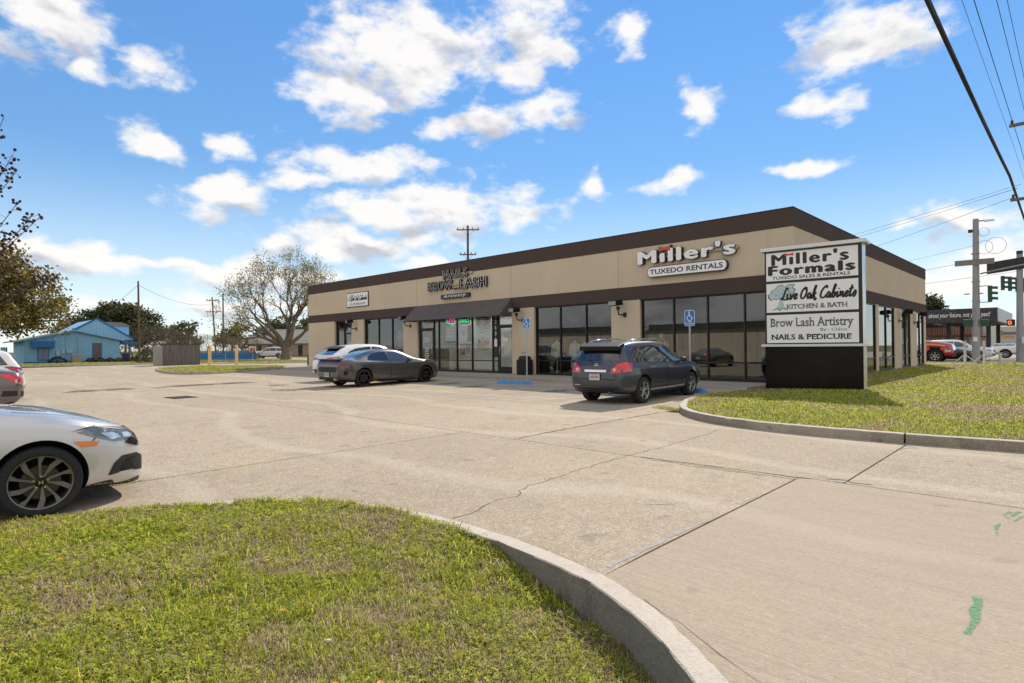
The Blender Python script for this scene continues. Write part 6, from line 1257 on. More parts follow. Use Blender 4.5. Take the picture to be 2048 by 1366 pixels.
# the metal building across the way that the shop windows mirror
mb_ = T('metal_building', 'long beige corrugated metal building facing the shop windows', 'building', (0, -36, -.3)); M_cor = mat('beige_corrugated', (.62,.55,.42), .6, var=.30, scale=1.6, vscale=(1.6,1,.03))
cor = MB(); n = 150
for i in range(n): x0 = -50+i*.25; cor.prism([(x0,0),(x0+.06,.035),(x0+.16,.035),(x0+.22,0)], 0, 3.35)
cor.build('corrugated_cladding', M_cor, mb_); MB().box((-50,-8,0),(-12.5,-.001,3.6)).build('wall', M_cor, mb_); MB().box((-50.3,-8.2,3.35),(-12.3,.5,3.95)).build('eaves', mat('dark_grey_eaves', (.05,.055,.055), .6), mb_); MB().box((-12.2,-9,0),(-2,.2,4.3)).build('annexe', mat('cream_wall', (.55,.50,.42), .8), mb_); MB().box((-9.5,.2,0),(-4.5,.24,2.6)).build('roller_door', M_plast, mb_)

# ================================================================== canopy station and shops across the street
cs = T('station_canopy', 'black station canopy with white slogan across the street', 'canopy', (-1.1, 82.7, -.1)); M_cblk = mat('black_fascia', (.022,.022,.024), .5, var=.2, scale=1.2)
cs_b = MB().box((-26,0,4.35),(0,24,6.35)).build('fascia', M_cblk, cs); MB().box((.001,.05,4.5),(.06,24,6.3)).build('end_panel', mat('grey_panel', (.42,.44,.44), .5, metal=.3, var=.3, scale=.6, vscale=(1,3,1)), cs)
M_hex = mat('hex_print', (.05,.05,.055), .5)
for r_ in range(5):
    for q in range(34): cx = -25.4+q*.62+(.31 if r_ % 2 else 0); cz = 4.75+r_*.36; MB().prism([(cx+.17*math.cos(R(60*k+30)), cz+.17*math.sin(R(60*k+30))) for k in range(6)], -.012, -.001, 'y').build('hexagon', M_hex, cs_b) if cx > -10 else None
lettering('slogan', 'about your future, not your past!', WT, cs, (-7.75,-.75,4.98,5.82), ((0,-.013,0),(1,0,0),(0,0,1)), .01, bold=.005, shear=.25)
for x in (-6.2,-1.6): MB().box((x,4,0),(x+.5,4.5,4.35)).build('column', M_cblk, cs); MB().box((x,18,0),(x+.5,18.5,4.35)).build('column', M_cblk, cs)
for i in range(4): MB().box((-3.6+i*.1,3+i*4.5,4.27),(-2.7+i*.1,3.8+i*4.5,4.345)).build('soffit_lamp', M_trim, cs); MB().box((-7.6,3+i*4.5,4.27),(-6.7,3.8+i*4.5,4.345)).build('soffit_lamp', M_trim, cs)
rt = T('tile_roof_restaurant', 'white restaurant with a striped clay tile parapet behind the canopy', 'building', (-9, 112, -.1)); M_wht = mat('white_wall', (.62,.60,.56), .8); MB().box((-16,0,0),(4.5,10,5.4)).build('wall', M_wht, rt)
for i in range(24): MB().prism([(-.25,3.35),(-1.1,2.95),(-1.1,3.05),(-.05,4.9),(-.02,4.9)], -5.0+i*.36, -4.72+i*.36, 'x').build('roof_tile', mat('clay_tile_%d' % (i % 2), (.33-.08*(i % 2),.14,.09), .8, var=.2), rt)
MB().box((-16,-2.2,2.6),(4.5,-.01,2.75)).build('porch_roof', mat('rust_metal', (.25,.10,.05), .8), rt)
for i in range(9): MB().box((-5+i*1.0,-2,0),(-4.8+i*1.0,-1.8,2.6)).build('porch_post', M_wht, rt)
so = T('optical_shop', 'pale shop with Stanton Optical lettering beyond the white pickup', 'building', (-4.5, 140, -.1)); M_cream = mat('cream_far_wall', (.55,.50,.44), .8); MB().box((-2.2,0,0),(10,12,5.0)).build('wall', M_cream, so); MB().box((-3.0,-.2,0),(-2.2,12,4.4)).build('pilaster', mat('ochre_stone', (.50,.28,.10), .9), so); MB().box((-12,1,0),(-3.0,12,3.3)).build('wall', mat('taupe_wall', (.38,.33,.28), .9), so)
lettering('lettering', 'Stanton', M_black, so, (-.55,1.9,3.25,4.05), ((0,-.01,0),(1,0,0),(0,0,1)), .06, bold=.01); lettering('lettering', 'Optical', mat('orange_letters', (.75,.30,.05), .5), so, (-.55,1.6,2.35,3.2), ((0,-.01,0),(1,0,0),(0,0,1)), .06, bold=.02)

# ================================================================== poles, signals and wires
M_pole = mat('creosote_pole', (.13,.085,.06), .95, var=.35, scale=4, vscale=(3,3,.3)); M_arm = mat('weathered_crossarm', (.20,.15,.11), .95, var=.25, scale=5); M_wire = mat('black_wire', (.012,.012,.013), .6); M_steel = mat('galvanised_pole', (.30,.30,.31), .6, metal=.2, var=.12, scale=2, vscale=(1,1,.4))
def pole(label, base, top, r=.15, arms=(), rz=0, name='utility_pole'):
    b = Vector(base); t = T(name, label, 'utility pole', b, 0); v = Vector(top)-b
    MB().tube([(0,0,0), v*.5, v], [r, r*.85, r*.66], 10).build('pole', M_pole, t, smooth=50)
    for z, L in arms:
        c = v*(z/v.z); d = Vector((math.cos(rz), math.sin(rz), 0)); n = Vector((-d.y, d.x, 0))*.05; a = c-d*L/2+n*3; e_ = c+d*L/2+n*3
        am = MB().hexa([a-n-Vector((0,0,.06)), e_-n-Vector((0,0,.06)), e_+n-Vector((0,0,.06)), a+n-Vector((0,0,.06)), a-n+Vector((0,0,.06)), e_-n+Vector((0,0,.06)), e_+n+Vector((0,0,.06)), a+n+Vector((0,0,.06))]).build('crossarm', M_arm, t)
        for u in (-.46,-.2,.2,.46): MB().lathe([(0,0),(.03,.0),(.06,.05),(.04,.09),(.06,.12),(.02,.18),(0,.18)], 8).build('insulator', mat('brown_insulator', (.08,.05,.04), .3), am, loc=c+d*L*u+n*3+Vector((0,0,.06)))
        MB().tube([c+d*L*.3+n*3, c-Vector((0,0,.7))+n*2], .02, 5).build('brace', M_galv, am); MB().tube([c-d*L*.3+n*3, c-Vector((0,0,.7))+n*2], .02, 5).build('brace', M_galv, am)
    return t
pole('tall wooden pole by the lot edge before the brown thicket', (-67.6,-2.95,-.14), (-67.68,-3.05,8.95), .13)
pole('leaning dark pole with two crossarms behind the blue fence', (-93.7,14.1,-.14), (-94.0,13.6,9.85), .14, ((9.45,2.0),(7.6,2.4)), R(44))
pole('bare wooden pole right of the leaning one', (-87.5,13.0,-.14), (-87.47,12.95,9.85), .14)
pole('distant wooden pole with a sign among the far trees', (-158.1,28.2,-.14), (-158.0,28.2,8.0), .2, ((7.7,5.0),), R(44)); pole('distant wooden pole with a short crossarm above the thicket', (-156.8,29.4,-.14), (-156.8,29.35,8.6), .2, ((7.9,2.4),), R(44))
pole('tall wooden pole with crossarm rising behind the shop roof', (-38.05,19.15,-.14), (-37.95,19.13,13.8), .16, ((13.55,2.3),(11.0,1.7)), R(44))
pole('wooden pole with two crossarms at the right edge', (6.05,11.9,-.05), (6.05,11.9,12.2), .16, ((7.48,2.4),(10.66,2.4)), 0)
def wire(label, pts, r, sag=0, name='overhead_wire', grp=None):
    P = []
    for a, b in zip(pts, pts[1:]):
        a = Vector(a); b = Vector(b); n = 24; P += [a+(b-a)*(i/n)-Vector((0,0,sag*4*(i/n)*(1-i/n))) for i in range(n)]
    P.append(Vector(pts[-1])); return tag(MB().tube(P, r, 6).build(name, M_wire, None, smooth=60), label, 'wire', grp)
wire('thick black cable bundle crossing the upper right sky', [(4.85,-32,8.3),(4.85,11.9,8.45),(4.7,52,8.2)], .055, .35)
def cw(x, z, r, lab): wire(lab, [(x,-34,z),(x,11.9,z),(x,60,z)], r, .25, grp='street side power lines')
cw(5.18, 9.8, .011, 'thin dark wire just right of the thick cable'); cw(5.42, 10.72, .009, 'thin dark wire at the top right, second from the thick cable'); cw(5.62, 10.74, .008, 'thin dark wire at the top right, third from the thick cable'); cw(5.02, 9.6, .006, 'thinnest wire running beside the thick cable')
wire('pale sagging wire from the right pole over the shop roof, upper', [(5.2,11.8,8.0),(-34,48,9.5)], .009, .5); wire('pale sagging wire from the right pole over the shop roof, middle', [(5.1,11.8,7.85),(-34,48,9.0)], .009, .5); wire('lone lower wire from the right pole over the shop roof', [(5.0,11.8,7.5),(-30,52,7.4)], .009, .5)
wire('service wire from the lot pole to the bare pole', [(-67.68,-3.0,8.5),(-93.9,13.6,8.7)], .018, .9); wire('service wire dropping from the lot pole to the blue house', [(-67.68,-3.05,8.5),(-77.9,-7.0,3.7)], .018, .3)
wire('wire bundle running behind the canopy to the signals', [(1.8,30,7.0),(-28,44,5.2)], .012, .25); wire('upper wire running behind the signals', [(1.8,30,8.0),(-28,46,6.3)], .009, .25); wire('span wire crossing at the signals', [(-30,60,6.4),(30,52,10.5)], .014, .2)
# signal pole
sp_ = T('signal_pole', 'grey steel signal pole with camera and side signal right of the shop', 'signal pole', (1.81, 29.95, -.09)); MB().tube([(0,0,0),(.06,0,5),(.10,0,9.9)], [.24,.20,.165], 16).build('shaft', M_steel, sp_, smooth=50); MB().lathe([(0,0),(.30,0),(.30,.12),(0,.12)], 16).build('footing', M_steel, sp_)
for z in (2.9,4.3,5.6,7.5): MB().lathe([(.235,z),(.24,z),(.24,z+.06),(.235,z+.06)], 16, c=(.05,0,0)).build('band', M_steel, sp_)
MB().tube([(.1,0,9.75),(.9,-.1,9.72)], .05, 8).build('camera_arm', M_steel, sp_); MB().box((.55,-.16,9.62),(1.1,-.04,9.74)).build('camera', M_trim, sp_, bevel=.02); MB().box((-.32,-.1,9.0),(-.08,.08,9.22)).build('detector', M_dark, sp_, bevel=.03)
MB().box((-1.05,-.30,6.74),(1.08,-.26,7.12)).build('street_sign', mat('sign_back', (.20,.19,.165), .6, var=.15), sp_)
for zz, rr_ in ((8.95,.28),(7.95,.55),(7.9,.45)): MB().tube([(.55+rr_*math.cos(a)+(.6 if rr_ > .5 else 0), -.1, zz+rr_*math.sin(a)) for a in [2*math.pi*i/20 for i in range(21)]], .011, 5).build('cable_loop', M_wire, sp_)
M_sgn = mat('signal_green', (.012,.07,.045), .5)
def signal_head(parent, loc, rz, lit=None):
    hd = MB().box((-.12,-.17,-.55),(.10,.17,.55)).build('signal_head', M_sgn, parent, bevel=.02, loc=loc, rz=rz)
    for k in range(3):
        z = .36-k*.36; v = MB(); n = 10
        for i in range(n+1):
            a = R(200*i/n-10); v.v += [(.10,.155*math.cos(a),z+.155*math.sin(a)),(.40,.155*math.cos(a),z+.155*math.sin(a)-.03)]
        for i in range(n): v.f.append((2*i,2*i+1,2*i+3,2*i+2))
        v.build('visor', M_sgn, hd); MB().lathe([(0,.12),(.12,.11),(.13,.101)], 14, 'x', (0,0,z)).build('lens', mat('dark_lens', (.05,.03,.02), .2), hd)
    return hd
signal_head(sp_, (.80,.1,4.75), 0)
for z in (4.2,5.3): MB().tube([(.1,0,z),(.75,.1,z)], .03, 6).build('bracket', M_steel, sp_)
for x, y, z in ((-.35,-.12,.9),(.6,-.12,.95)): pass
for s_ in (-1,1): MB().box((.05+s_*.45-.22,-.25,2.55),(.05+s_*.45+.22,-.05,3.05)).build('walk_signal', M_sgn, sp_, bevel=.03)
MB().box((-.1,-.30,1.55),(.12,-.22,1.85)).build('push_button', M_trim, sp_)
s2 = T('signal_pole', 'second steel signal pole with a mast of hanging signals at the right edge', 'signal pole', (3.62, 38.6, -.1)); MB().tube([(0,0,0),(.03,0,4),(.06,0,8.3)], [.26,.22,.19], 16).build('shaft', M_steel, s2, smooth=50); MB().lathe([(.15,8.25),(.2,8.25),(.2,8.5),(0,8.5)], 12, c=(.06,0,0)).build('cap', M_plast, s2)
MB().tube([(-2.3,-.3,6.95),(0,-.3,7.35),(3,-.3,7.7)], .07, 8).build('mast_arm', M_steel, s2); MB().hexa([(-1.9,-.25,6.85),(2.6,-.25,7.35),(2.6,-.2,7.35),(-1.9,-.2,6.85),(-1.9,-.25,7.75),(2.6,-.25,8.25),(2.6,-.2,8.25),(-1.9,-.2,7.75)]).build('sign_panel', M_black, s2)
for i in range(4): signal_head(s2, (-.95+i*.42,-.1+.15*i,6.10-.08*i), R(10))
MB().box((-.75,-.3,2.75),(-.25,-.1,3.25)).build('walk_signal', M_plast, s2, bevel=.03); lettering('walk_hand', 'O', mat('orange_hand', (.9,.15,.03), .4, emit=(1,.16,.03), estr=1.0), s2, (-.68,-.45,2.85,3.15), ((0,-.301,0),(1,0,0),(0,0,1)), .004, bold=.04); MB().box((.12,-.35,1.4),(.4,-.2,1.9)).build('push_button_box', M_trim, s2)
# barricade stands and a stub post
for i, (x, y, lb) in enumerate(((1.55,26.95,'white A-frame barricade stand left of the signal pole'),(2.45,27.7,'white A-frame barricade stand at the foot of the signal pole'))):
    t = T('barricade_stand', lb, 'barricade', (x, y, -.03)); M_bw = mat('white_plastic_post', (.62,.60,.56), .6, var=.1, scale=6)
    MB().box((-.07,-.07,0),(.07,.07,1.5)).build('upright', M_bw, t, bevel=.01)
    for a in (45,135,225,315): dx, dy = math.cos(R(a-44)), math.sin(R(a-44)); MB().tube([(dx*.62,dy*.62,.03),(dx*.06,dy*.06,.60)], .04, 6).build('strut', M_bw, t); MB().box((dx*.62-.06,dy*.62-.06,0),(dx*.62+.06,dy*.62+.06,.05)).build('foot', M_bw, t)
tag(MB().lathe([(0,0),(.09,0),(.09,.72),(.06,.76),(0,.76)], 12).build('stub_post', mat('galvanised_pipe', (.40,.42,.38), .6, var=.2), None, smooth=50, loc=(3.19,28.5,-.05)), 'short grey pipe post beyond the lawn', 'post')
lp = T('light_mast', 'distant parking lot light mast above the canopy', 'light pole', (-10.5, 150, -.1)); MB().tube([(0,0,0),(0,0,13)], [.2,.12], 8).build('mast', M_galv, lp); [MB().box((s_*1.2-.5,-.3,12.8),(s_*1.2+.5,.3,13.0)).build('lamp_head', M_plast, lp) for s_ in (-1,1)]

# ================================================================== trees, shrubs and grass
M_bark = mat('grey_bark', (.15,.12,.09), .95, var=.4, scale=3, vscale=(2,2,.4), bump=.5, bscale=14); M_twig = mat('brown_twig', (.10,.075,.055), .95, var=.3, scale=3); M_leaf = tinted('leaf', .55, .35); M_blade = tinted('grass_blade', .6, .50)
def quads(name, V, col, m, parent=None):
    """many small faces at once: V is (n, k, 3), col is (n, 3)"""
    n, k = V.shape[:2]; me = bpy.data.meshes.new(name); me.vertices.add(n*k); me.vertices.foreach_set('co', V.reshape(-1).astype(np.float32))
    me.loops.add(n*k); me.loops.foreach_set('vertex_index', np.arange(n*k, dtype=np.int32)); me.polygons.add(n); me.polygons.foreach_set('loop_start', np.arange(0, n*k, k, dtype=np.int32)); me.polygons.foreach_set('loop_total', np.full(n, k, np.int32)); me.update(calc_edges=True)
    a = me.attributes.new('tint', 'FLOAT_COLOR', 'POINT'); c4 = np.ones((n, k, 4), np.float32); c4[:, :, :3] = col[:, None, :]; a.data.foreach_set('color', c4.reshape(-1))
    return obj(name, me, m, parent)
def blade_mesh(name, V, col, m):
    """bent blades: five points each, a strip and a tip"""
    n = len(V); me = bpy.data.meshes.new(name); me.vertices.add(n*5); me.vertices.foreach_set('co', V.reshape(-1).astype(np.float32)); o5 = (np.arange(n, dtype=np.int32)*5)[:, None]
    lp = (o5+np.array([[0,1,2,4,4,2,3]], np.int32)).reshape(-1); me.loops.add(n*7); me.loops.foreach_set('vertex_index', lp); st = (np.arange(n, dtype=np.int32)*7)[:, None]+np.array([[0,4]], np.int32); me.polygons.add(n*2); me.polygons.foreach_set('loop_start', st.reshape(-1)); me.update(calc_edges=True)
    a = me.attributes.new('tint', 'FLOAT_COLOR', 'POINT'); c4 = np.ones((n, 5, 4), np.float32); c4[:, :, :3] = col[:, None, :]; a.data.foreach_set('color', c4.reshape(-1))
    return obj(name, me, m)
def rand_dirs(n): v = RNG.normal(size=(n, 3)); return v/np.linalg.norm(v, axis=1, keepdims=True)
def leaf_faces(C, size, aspect=.55, droop=0):
    n = len(C); a = rand_dirs(n); b = np.cross(a, rand_dirs(n)); b /= np.linalg.norm(b, axis=1, keepdims=True)+1e-9; s = size*RNG.uniform(.6, 1.3, (n, 1))
    return np.stack([C-a*s, C+b*s*aspect, C+a*s, C-b*s*aspect], 1)
def palette(n, cols, jit=.18):
    c = np.array(cols)[RNG.integers(0, len(cols), n)]; return np.clip(c*RNG.uniform(1-jit, 1+jit, (n, 1)), 0, 1)
def crown_points(lobes, clumps, per, spread):
    """clumps spread through lobes (centre, radii), denser near the skin so that light and gaps show"""
    out = []; w = np.array([l[1][0]*l[1][1]*l[1][2] for l in lobes]); w = w/w.sum()
    for (c, r), f in zip(lobes, w):
        k = max(3, int(clumps*f)); d = rand_dirs(k); rad = RNG.uniform(.45, 1.02, (k, 1))**.6; ctr = np.array(c)+d*np.array(r)*rad
        n = RNG.poisson(per, k); pts = np.repeat(ctr, n, 0); out.append(pts+RNG.normal(size=pts.shape)*spread*np.array([1,1,.7]))
    return np.concatenate(out)
def grow(mb, rng, p, d, r, L, lev, tips, up=.15, wig=.25, split=(2,3), ang=(25,50), shrink=.72, sides=7, minr=.012):
    """a limb that wanders, tapers and forks"""
    n = 5; pts = [p]; rad = [r]; dirn = d
    for i in range(n):
        dirn = (dirn+Vector((rng.uniform(-wig, wig), rng.uniform(-wig, wig), rng.uniform(-wig, wig)+up))*.45).normalized(); pts.append(pts[-1]+dirn*(L/n)); rad.append(max(minr, r*(1-.38*(i+1)/n)))
    mb.tube(pts, rad, max(4, sides), cap=False)
    if lev == 0: tips.append(pts[-1]); tips.append(pts[-3]); return
    k = rng.randint(*split); a0 = rng.uniform(0, 6.28)
    for i in range(k):
        ax = dirn.orthogonal().normalized(); ax.rotate(Matrix.Rotation(a0+6.28*i/k+rng.uniform(-.4, .4), 3, dirn)); nd_ = dirn.copy(); nd_.rotate(Matrix.Rotation(R(rng.uniform(*ang)), 3, ax))
        grow(mb, rng, pts[-1], nd_, rad[-1]*rng.uniform(.66, .82), L*shrink*rng.uniform(.8, 1.15), lev-1, tips, up, wig, split, ang, shrink, sides-1, minr)
    if lev >= 2 and rng.random() < .8:
        nd_ = (dirn+Vector((rng.uniform(-1, 1), rng.uniform(-1, 1), .2))).normalized(); grow(mb, rng, pts[3], nd_, rad[3]*.55, L*shrink*.8, lev-2, tips, up, wig, split, ang, shrink, sides-2, minr)

# the big oak with thin new leaves
t = T('oak_tree', 'big spreading oak with thin spring leaves behind the shop corner', 'tree', (-71.0, 15.2, -.14)); t.scale = (.80,.80,.83); mb = MB(); tips = []; rng = random.Random(12)
mb.tube([(0,0,-.2),(.05,0,.4),(0,.05,1.5),(0,0,2.6)], [1.15,.85,.72,.80], 14, cap=False)
V3 = Vector; Lt = Vector((-.70,-.71,0)).normalized(); Bk = Vector((-.71,.70,0))
for (side, upv, bk, r, L, lev, u_) in ((.98,.75,.2,.42,3.9,5,.04),(.5,1.25,-.4,.50,4.1,5,.10),(.0,1.4,.4,.48,4.2,5,.12),(-.45,1.2,-.2,.46,4.0,5,.12),(-.8,.95,.3,.40,3.5,5,.12),(1.1,.30,-.2,.32,4.3,4,.06)):
    grow(mb, rng, Vector((0,0,2.2))+Lt*side*.4, (Lt*side+Vector((0,0,upv))+Bk*bk).normalized(), r, L, lev, tips, u_, .34, (2,3), (18,42), .80, 8, .018)
mb.build('trunk', M_bark, t, smooth=60)
tp = np.array([tuple(p) for p in tips]); n_ = 9; pts = np.repeat(tp, n_, 0)+RNG.normal(size=(len(tp)*n_, 3))*.34
pts = pts[RNG.random(len(pts)) < .85]; quads('crown', leaf_faces(pts, .13), palette(len(pts), [(.27,.235,.06),(.33,.27,.08),(.20,.19,.05),(.36,.26,.10)]), M_leaf, t)
def leafy_tree(label, base, lobes, clumps, per, spread, size, cols, trunk_r=.3, trunk_top=None, name='tree', jit=.35):
    t = T(name, label, 'tree', base); P = crown_points(lobes, clumps, per, spread); quads('crown', leaf_faces(P, size), palette(len(P), cols, jit), M_leaf, t)
    mb = MB(); rng = random.Random(len(P)); top = trunk_top or lobes[0][0][2]*.55; mb.tube([(0,0,-.3),(0,.05,top*.5),(.1,0,top)], [trunk_r*1.25,trunk_r,trunk_r*.8], 9, cap=False); tp = []
    for (c, r) in lobes:
        v = Vector(c)-Vector((.1,0,top)); mb.tube([(.1,0,top), Vector((.1,0,top))+v*.45+Vector((0,0,v.length*.08)), Vector(c)], [trunk_r*.6,trunk_r*.38,trunk_r*.12], 6, cap=False)
        for _ in range(5): d = Vector((rng.uniform(-1,1)*r[0],rng.uniform(-1,1)*r[1],rng.uniform(-.6,.9)*r[2])); mb.tube([Vector(c)-v*.25, Vector(c)+d*.45, Vector(c)+d*.85], [trunk_r*.22,trunk_r*.12,.03], 5, cap=False)
    mb.build('trunk', M_bark, t, smooth=60); return t
OLV = [(.19,.17,.042),(.25,.20,.055),(.33,.24,.07),(.10,.095,.03),(.38,.26,.085),(.15,.145,.042)]; GRN = [(.07,.085,.03),(.09,.10,.035),(.055,.065,.024),(.12,.12,.045)]
leafy_tree('live oak with olive brown foliage at the left edge', (-68.8, -17.2, -.14), [((0,0,7.8),(5.2,5.2,3.6)),((2.0,4.3,6.6),(3.6,3.2,2.6)),((3.0,6.2,4.9),(2.6,2.2,1.7)),((1,1.5,10.2),(3.2,3.0,2.0)),((2,-3,7),(4,4,3.2)),((3.0,2.5,4.4),(3.0,2.8,1.5)),((2.6,5.0,8.3),(2.2,2.0,1.5))], 620, 44, .42, .17, OLV, .5, 2.6, 'live_oak_tree')
leafy_tree('dark round evergreen oak behind the blue house', (-105, 2.3, -.14), [((0,0,5.6),(4.2,4.2,3.4)),((3.0,3.2,5.2),(3.0,3.0,2.8)),((-2.6,-2.8,4.8),(3.2,3.2,2.4)),((1.2,1.2,7.4),(2.8,2.8,1.9)),((4.2,4.4,3.8),(2.0,2.0,2.2)),((-4.6,-4.6,4.0),(2.2,2.2,2.0))], 420, 42, .48, .24, GRN+[(.09,.08,.03)], .4, 2.2)
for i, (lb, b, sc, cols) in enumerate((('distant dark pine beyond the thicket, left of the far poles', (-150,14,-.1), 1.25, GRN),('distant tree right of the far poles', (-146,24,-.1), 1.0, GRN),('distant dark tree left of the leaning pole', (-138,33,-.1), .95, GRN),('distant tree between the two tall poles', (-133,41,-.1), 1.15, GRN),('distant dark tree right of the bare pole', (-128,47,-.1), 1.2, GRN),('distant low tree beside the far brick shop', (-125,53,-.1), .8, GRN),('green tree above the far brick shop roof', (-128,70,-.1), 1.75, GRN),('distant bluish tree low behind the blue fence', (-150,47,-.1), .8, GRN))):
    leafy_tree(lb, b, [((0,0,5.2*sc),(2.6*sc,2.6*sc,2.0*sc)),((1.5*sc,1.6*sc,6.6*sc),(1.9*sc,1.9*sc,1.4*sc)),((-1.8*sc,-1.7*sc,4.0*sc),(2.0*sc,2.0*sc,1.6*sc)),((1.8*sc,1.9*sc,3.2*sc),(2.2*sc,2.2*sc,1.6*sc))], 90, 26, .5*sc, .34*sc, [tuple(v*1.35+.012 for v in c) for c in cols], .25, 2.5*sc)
leafy_tree('leafy green tree rising behind the canopy', (-14.5, 112, -.1), [((0,0,8.2),(3.2,3.2,2.6)),((2.4,.5,7.0),(2.6,2.6,2.0)),((-2.4,0,7.5),(2.6,2.6,2.0))], 150, 34, .5, .28, [(.07,.085,.03),(.10,.10,.04),(.05,.06,.02)], .35, 4.5)
# bare brown thickets
def thicket(label, base, w, h, n, cols, green=0):
    t = T('bare_shrub', label, 'shrub', base); mb = MB(); rng = random.Random(int(abs(base[0]*7+base[1]))); tips = []
    for i in range(9): a = rng.uniform(0, 6.28); grow(mb, rng, Vector((math.cos(a)*w*.3*rng.random(), math.sin(a)*w*.3*rng.random(), 0)), Vector((math.cos(a)*.5, math.sin(a)*.5, 1)).normalized(), .05, h*.42, 2, tips, .2, .3, (2,3), (15,40), .7, 5, .015)
    mb.ball((0,0,-.02), (w*.36,w*.36,.16), 12, 5); mb.build('stems', M_twig, t)
    d = rand_dirs(n)*np.array([w*.55,w*.55,h*.45])*RNG.uniform(.3, 1, (n, 1))**.5+np.array([0,0,h*.52]); a = rand_dirs(n)*np.array([.5,.5,1.0]); b = np.cross(a, rand_dirs(n)); b /= np.linalg.norm(b, axis=1, keepdims=True); s = RNG.uniform(.12, .38, (n, 1))
    quads('twigs', np.stack([d-a*s, d+b*.014, d+a*s, d-b*.014], 1), palette(n, cols, .3), M_leaf, t)
BRN = [(.20,.14,.10),(.25,.18,.13),(.15,.11,.08),(.22,.17,.10)]
for i, (x, y, w, h) in enumerate(((-88,2,8,5.6),(-95,7,9,5.4),(-103,12,9,5.0),(-108,19,9,4.6),(-112,25,8,4.4),(-90,-1,5,4.4),(-120,30,9,4.4),(-112,10,10,5.0))):
    thicket(('tall bare brown thicket right of the blue house','bare brown thicket behind the bin enclosure','bare brown thicket left of the blue fence','bare thicket behind the blue fence','low bare thicket under the leaning pole','dark bare shrub by the blue porch','far bare thicket behind the bare pole','wide bare thicket far behind the bin enclosure')[i], (x, y, -.14), w, h, 2600, BRN)
# clipped shrubs along the blue house
def bush(label, loc, r, cols, n=900, sz=.06):
    t = T('shrub', label, 'shrub', loc); d = rand_dirs(n)*np.array(r)*RNG.uniform(.6, 1, (n, 1))**.4; d[:, 2] = np.abs(d[:, 2]); quads('foliage', leaf_faces(d, sz), palette(n, cols, .3), M_leaf, t); MB().tube([(0,0,-.05),(0,0,r[2]*.5)], .05, 6).build('stem', M_twig, t)
DKR = [(.06,.03,.02),(.09,.045,.025),(.05,.05,.02),(.04,.03,.018)]
bush('round dark red shrub left of the air conditioner', (-77.0,-8.8,-.16), (.6,.95,.85), DKR)
for i in range(4): bush('low dark red clipped hedge shrub, %s along the right of the house' % ('first','second','third','fourth')[i], (-76.9,-5.7+i*.95,-.15), (.45,.6,.62), DKR, 600)
bush('loose green shrub under the porch of the blue house', (-77.2,-1.0,-.14), (.7,1.0,.8), GRN+[(.08,.09,.03)], 700, .08); bush('leafy dark shrub at the foot of the lot pole', (-70.5,-1.6,-.14), (1.0,1.1,1.7), GRN, 1200, .09)
# crape myrtle reaching in at the left edge, with old seed heads
t = T('crape_myrtle', 'bare crape myrtle with dark seed clusters reaching in at the left edge', 'tree', (-6.15, -21.1, -.24)); rng = random.Random(3); mb = MB(); tips = []
ends = [(-4.95,-19.78,4.92),(-4.80,-19.70,4.30),(-4.78,-19.66,4.05),(-4.74,-19.62,3.62),(-4.60,-19.46,3.42),(-4.50,-19.40,3.36),(-4.90,-19.80,3.15),(-4.72,-19.52,2.70),(-4.45,-19.28,2.46),(-4.34,-19.20,2.42),(-5.0,-19.9,4.6),(-5.0,-19.9,3.85),(-4.86,-19.72,2.95),(-4.95,-19.82,2.30)]
B = Vector((-6.15,-21.1,-.24))
for s_ in range(3): mb.tube([(s_*.08-.08,0,-.1),(.1*s_,.12,1.0),(.25,.3+.1*s_,2.2)], [.06,.05,.035], 7, cap=False)
M_pod = mat('dark_seed_pod', (.040,.016,.015), .8, var=.4, scale=30); pods = MB()
for e_ in ends:
    v = Vector(e_)-B; st = Vector((.2+rng.uniform(-.1,.1),.3+rng.uniform(-.1,.1),min(v.z-.3, 2.0+rng.uniform(-.5,.4)))); mid = st*.45+v*.55+Vector((0,0,rng.uniform(-.12,.05))); mb.tube([st, mid, v], [.016,.010,.004], 5, cap=False)
    for k in range(26):
        u = 1-rng.random()*.34; base_ = st*(1-u)**2+mid*2*u*(1-u)+v*u*u; o_ = Vector((rng.uniform(-.10,.10), rng.uniform(-.10,.10), rng.uniform(-.06,.13))); mb.tube([base_, base_+o_], .0025, 4, cap=False); pods.ball(base_+o_, rng.uniform(.017,.027), 6, 4)
mb.build('trunk', M_twig, t, smooth=60); pods.build('seed_clusters', M_pod, t, smooth=60)['kind'] = 'stuff'

# ------------------------------------------------------------------ grass
def in_poly(P, poly):
    x, y = P[:, 0], P[:, 1]; inside = np.zeros(len(P), bool); q = np.array(poly)
    for i in range(len(q)):
        x1, y1 = q[i]; x2, y2 = q[i-1]; cond = ((y1 > y) != (y2 > y)); inside ^= cond & (x < (x2-x1)*(y-y1)/(y2-y1+1e-12)+x1)
    return inside
def vnoise(x, y, seed=0):
    def h(i, j): s = np.sin(i*127.1+j*311.7+seed*17.3)*43758.5453; return s-np.floor(s)
    i, j = np.floor(x), np.floor(y); u, v = x-i, y-j; u = u*u*(3-2*u); v = v*v*(3-2*v)
    return (h(i, j)*(1-u)+h(i+1, j)*u)*(1-v)+(h(i, j+1)*(1-u)+h(i+1, j+1)*u)*v
def fbm(x, y, seed=0): return sum(vnoise(x*2**k, y*2**k, seed+k)/2**(k+1) for k in range(4))/.94
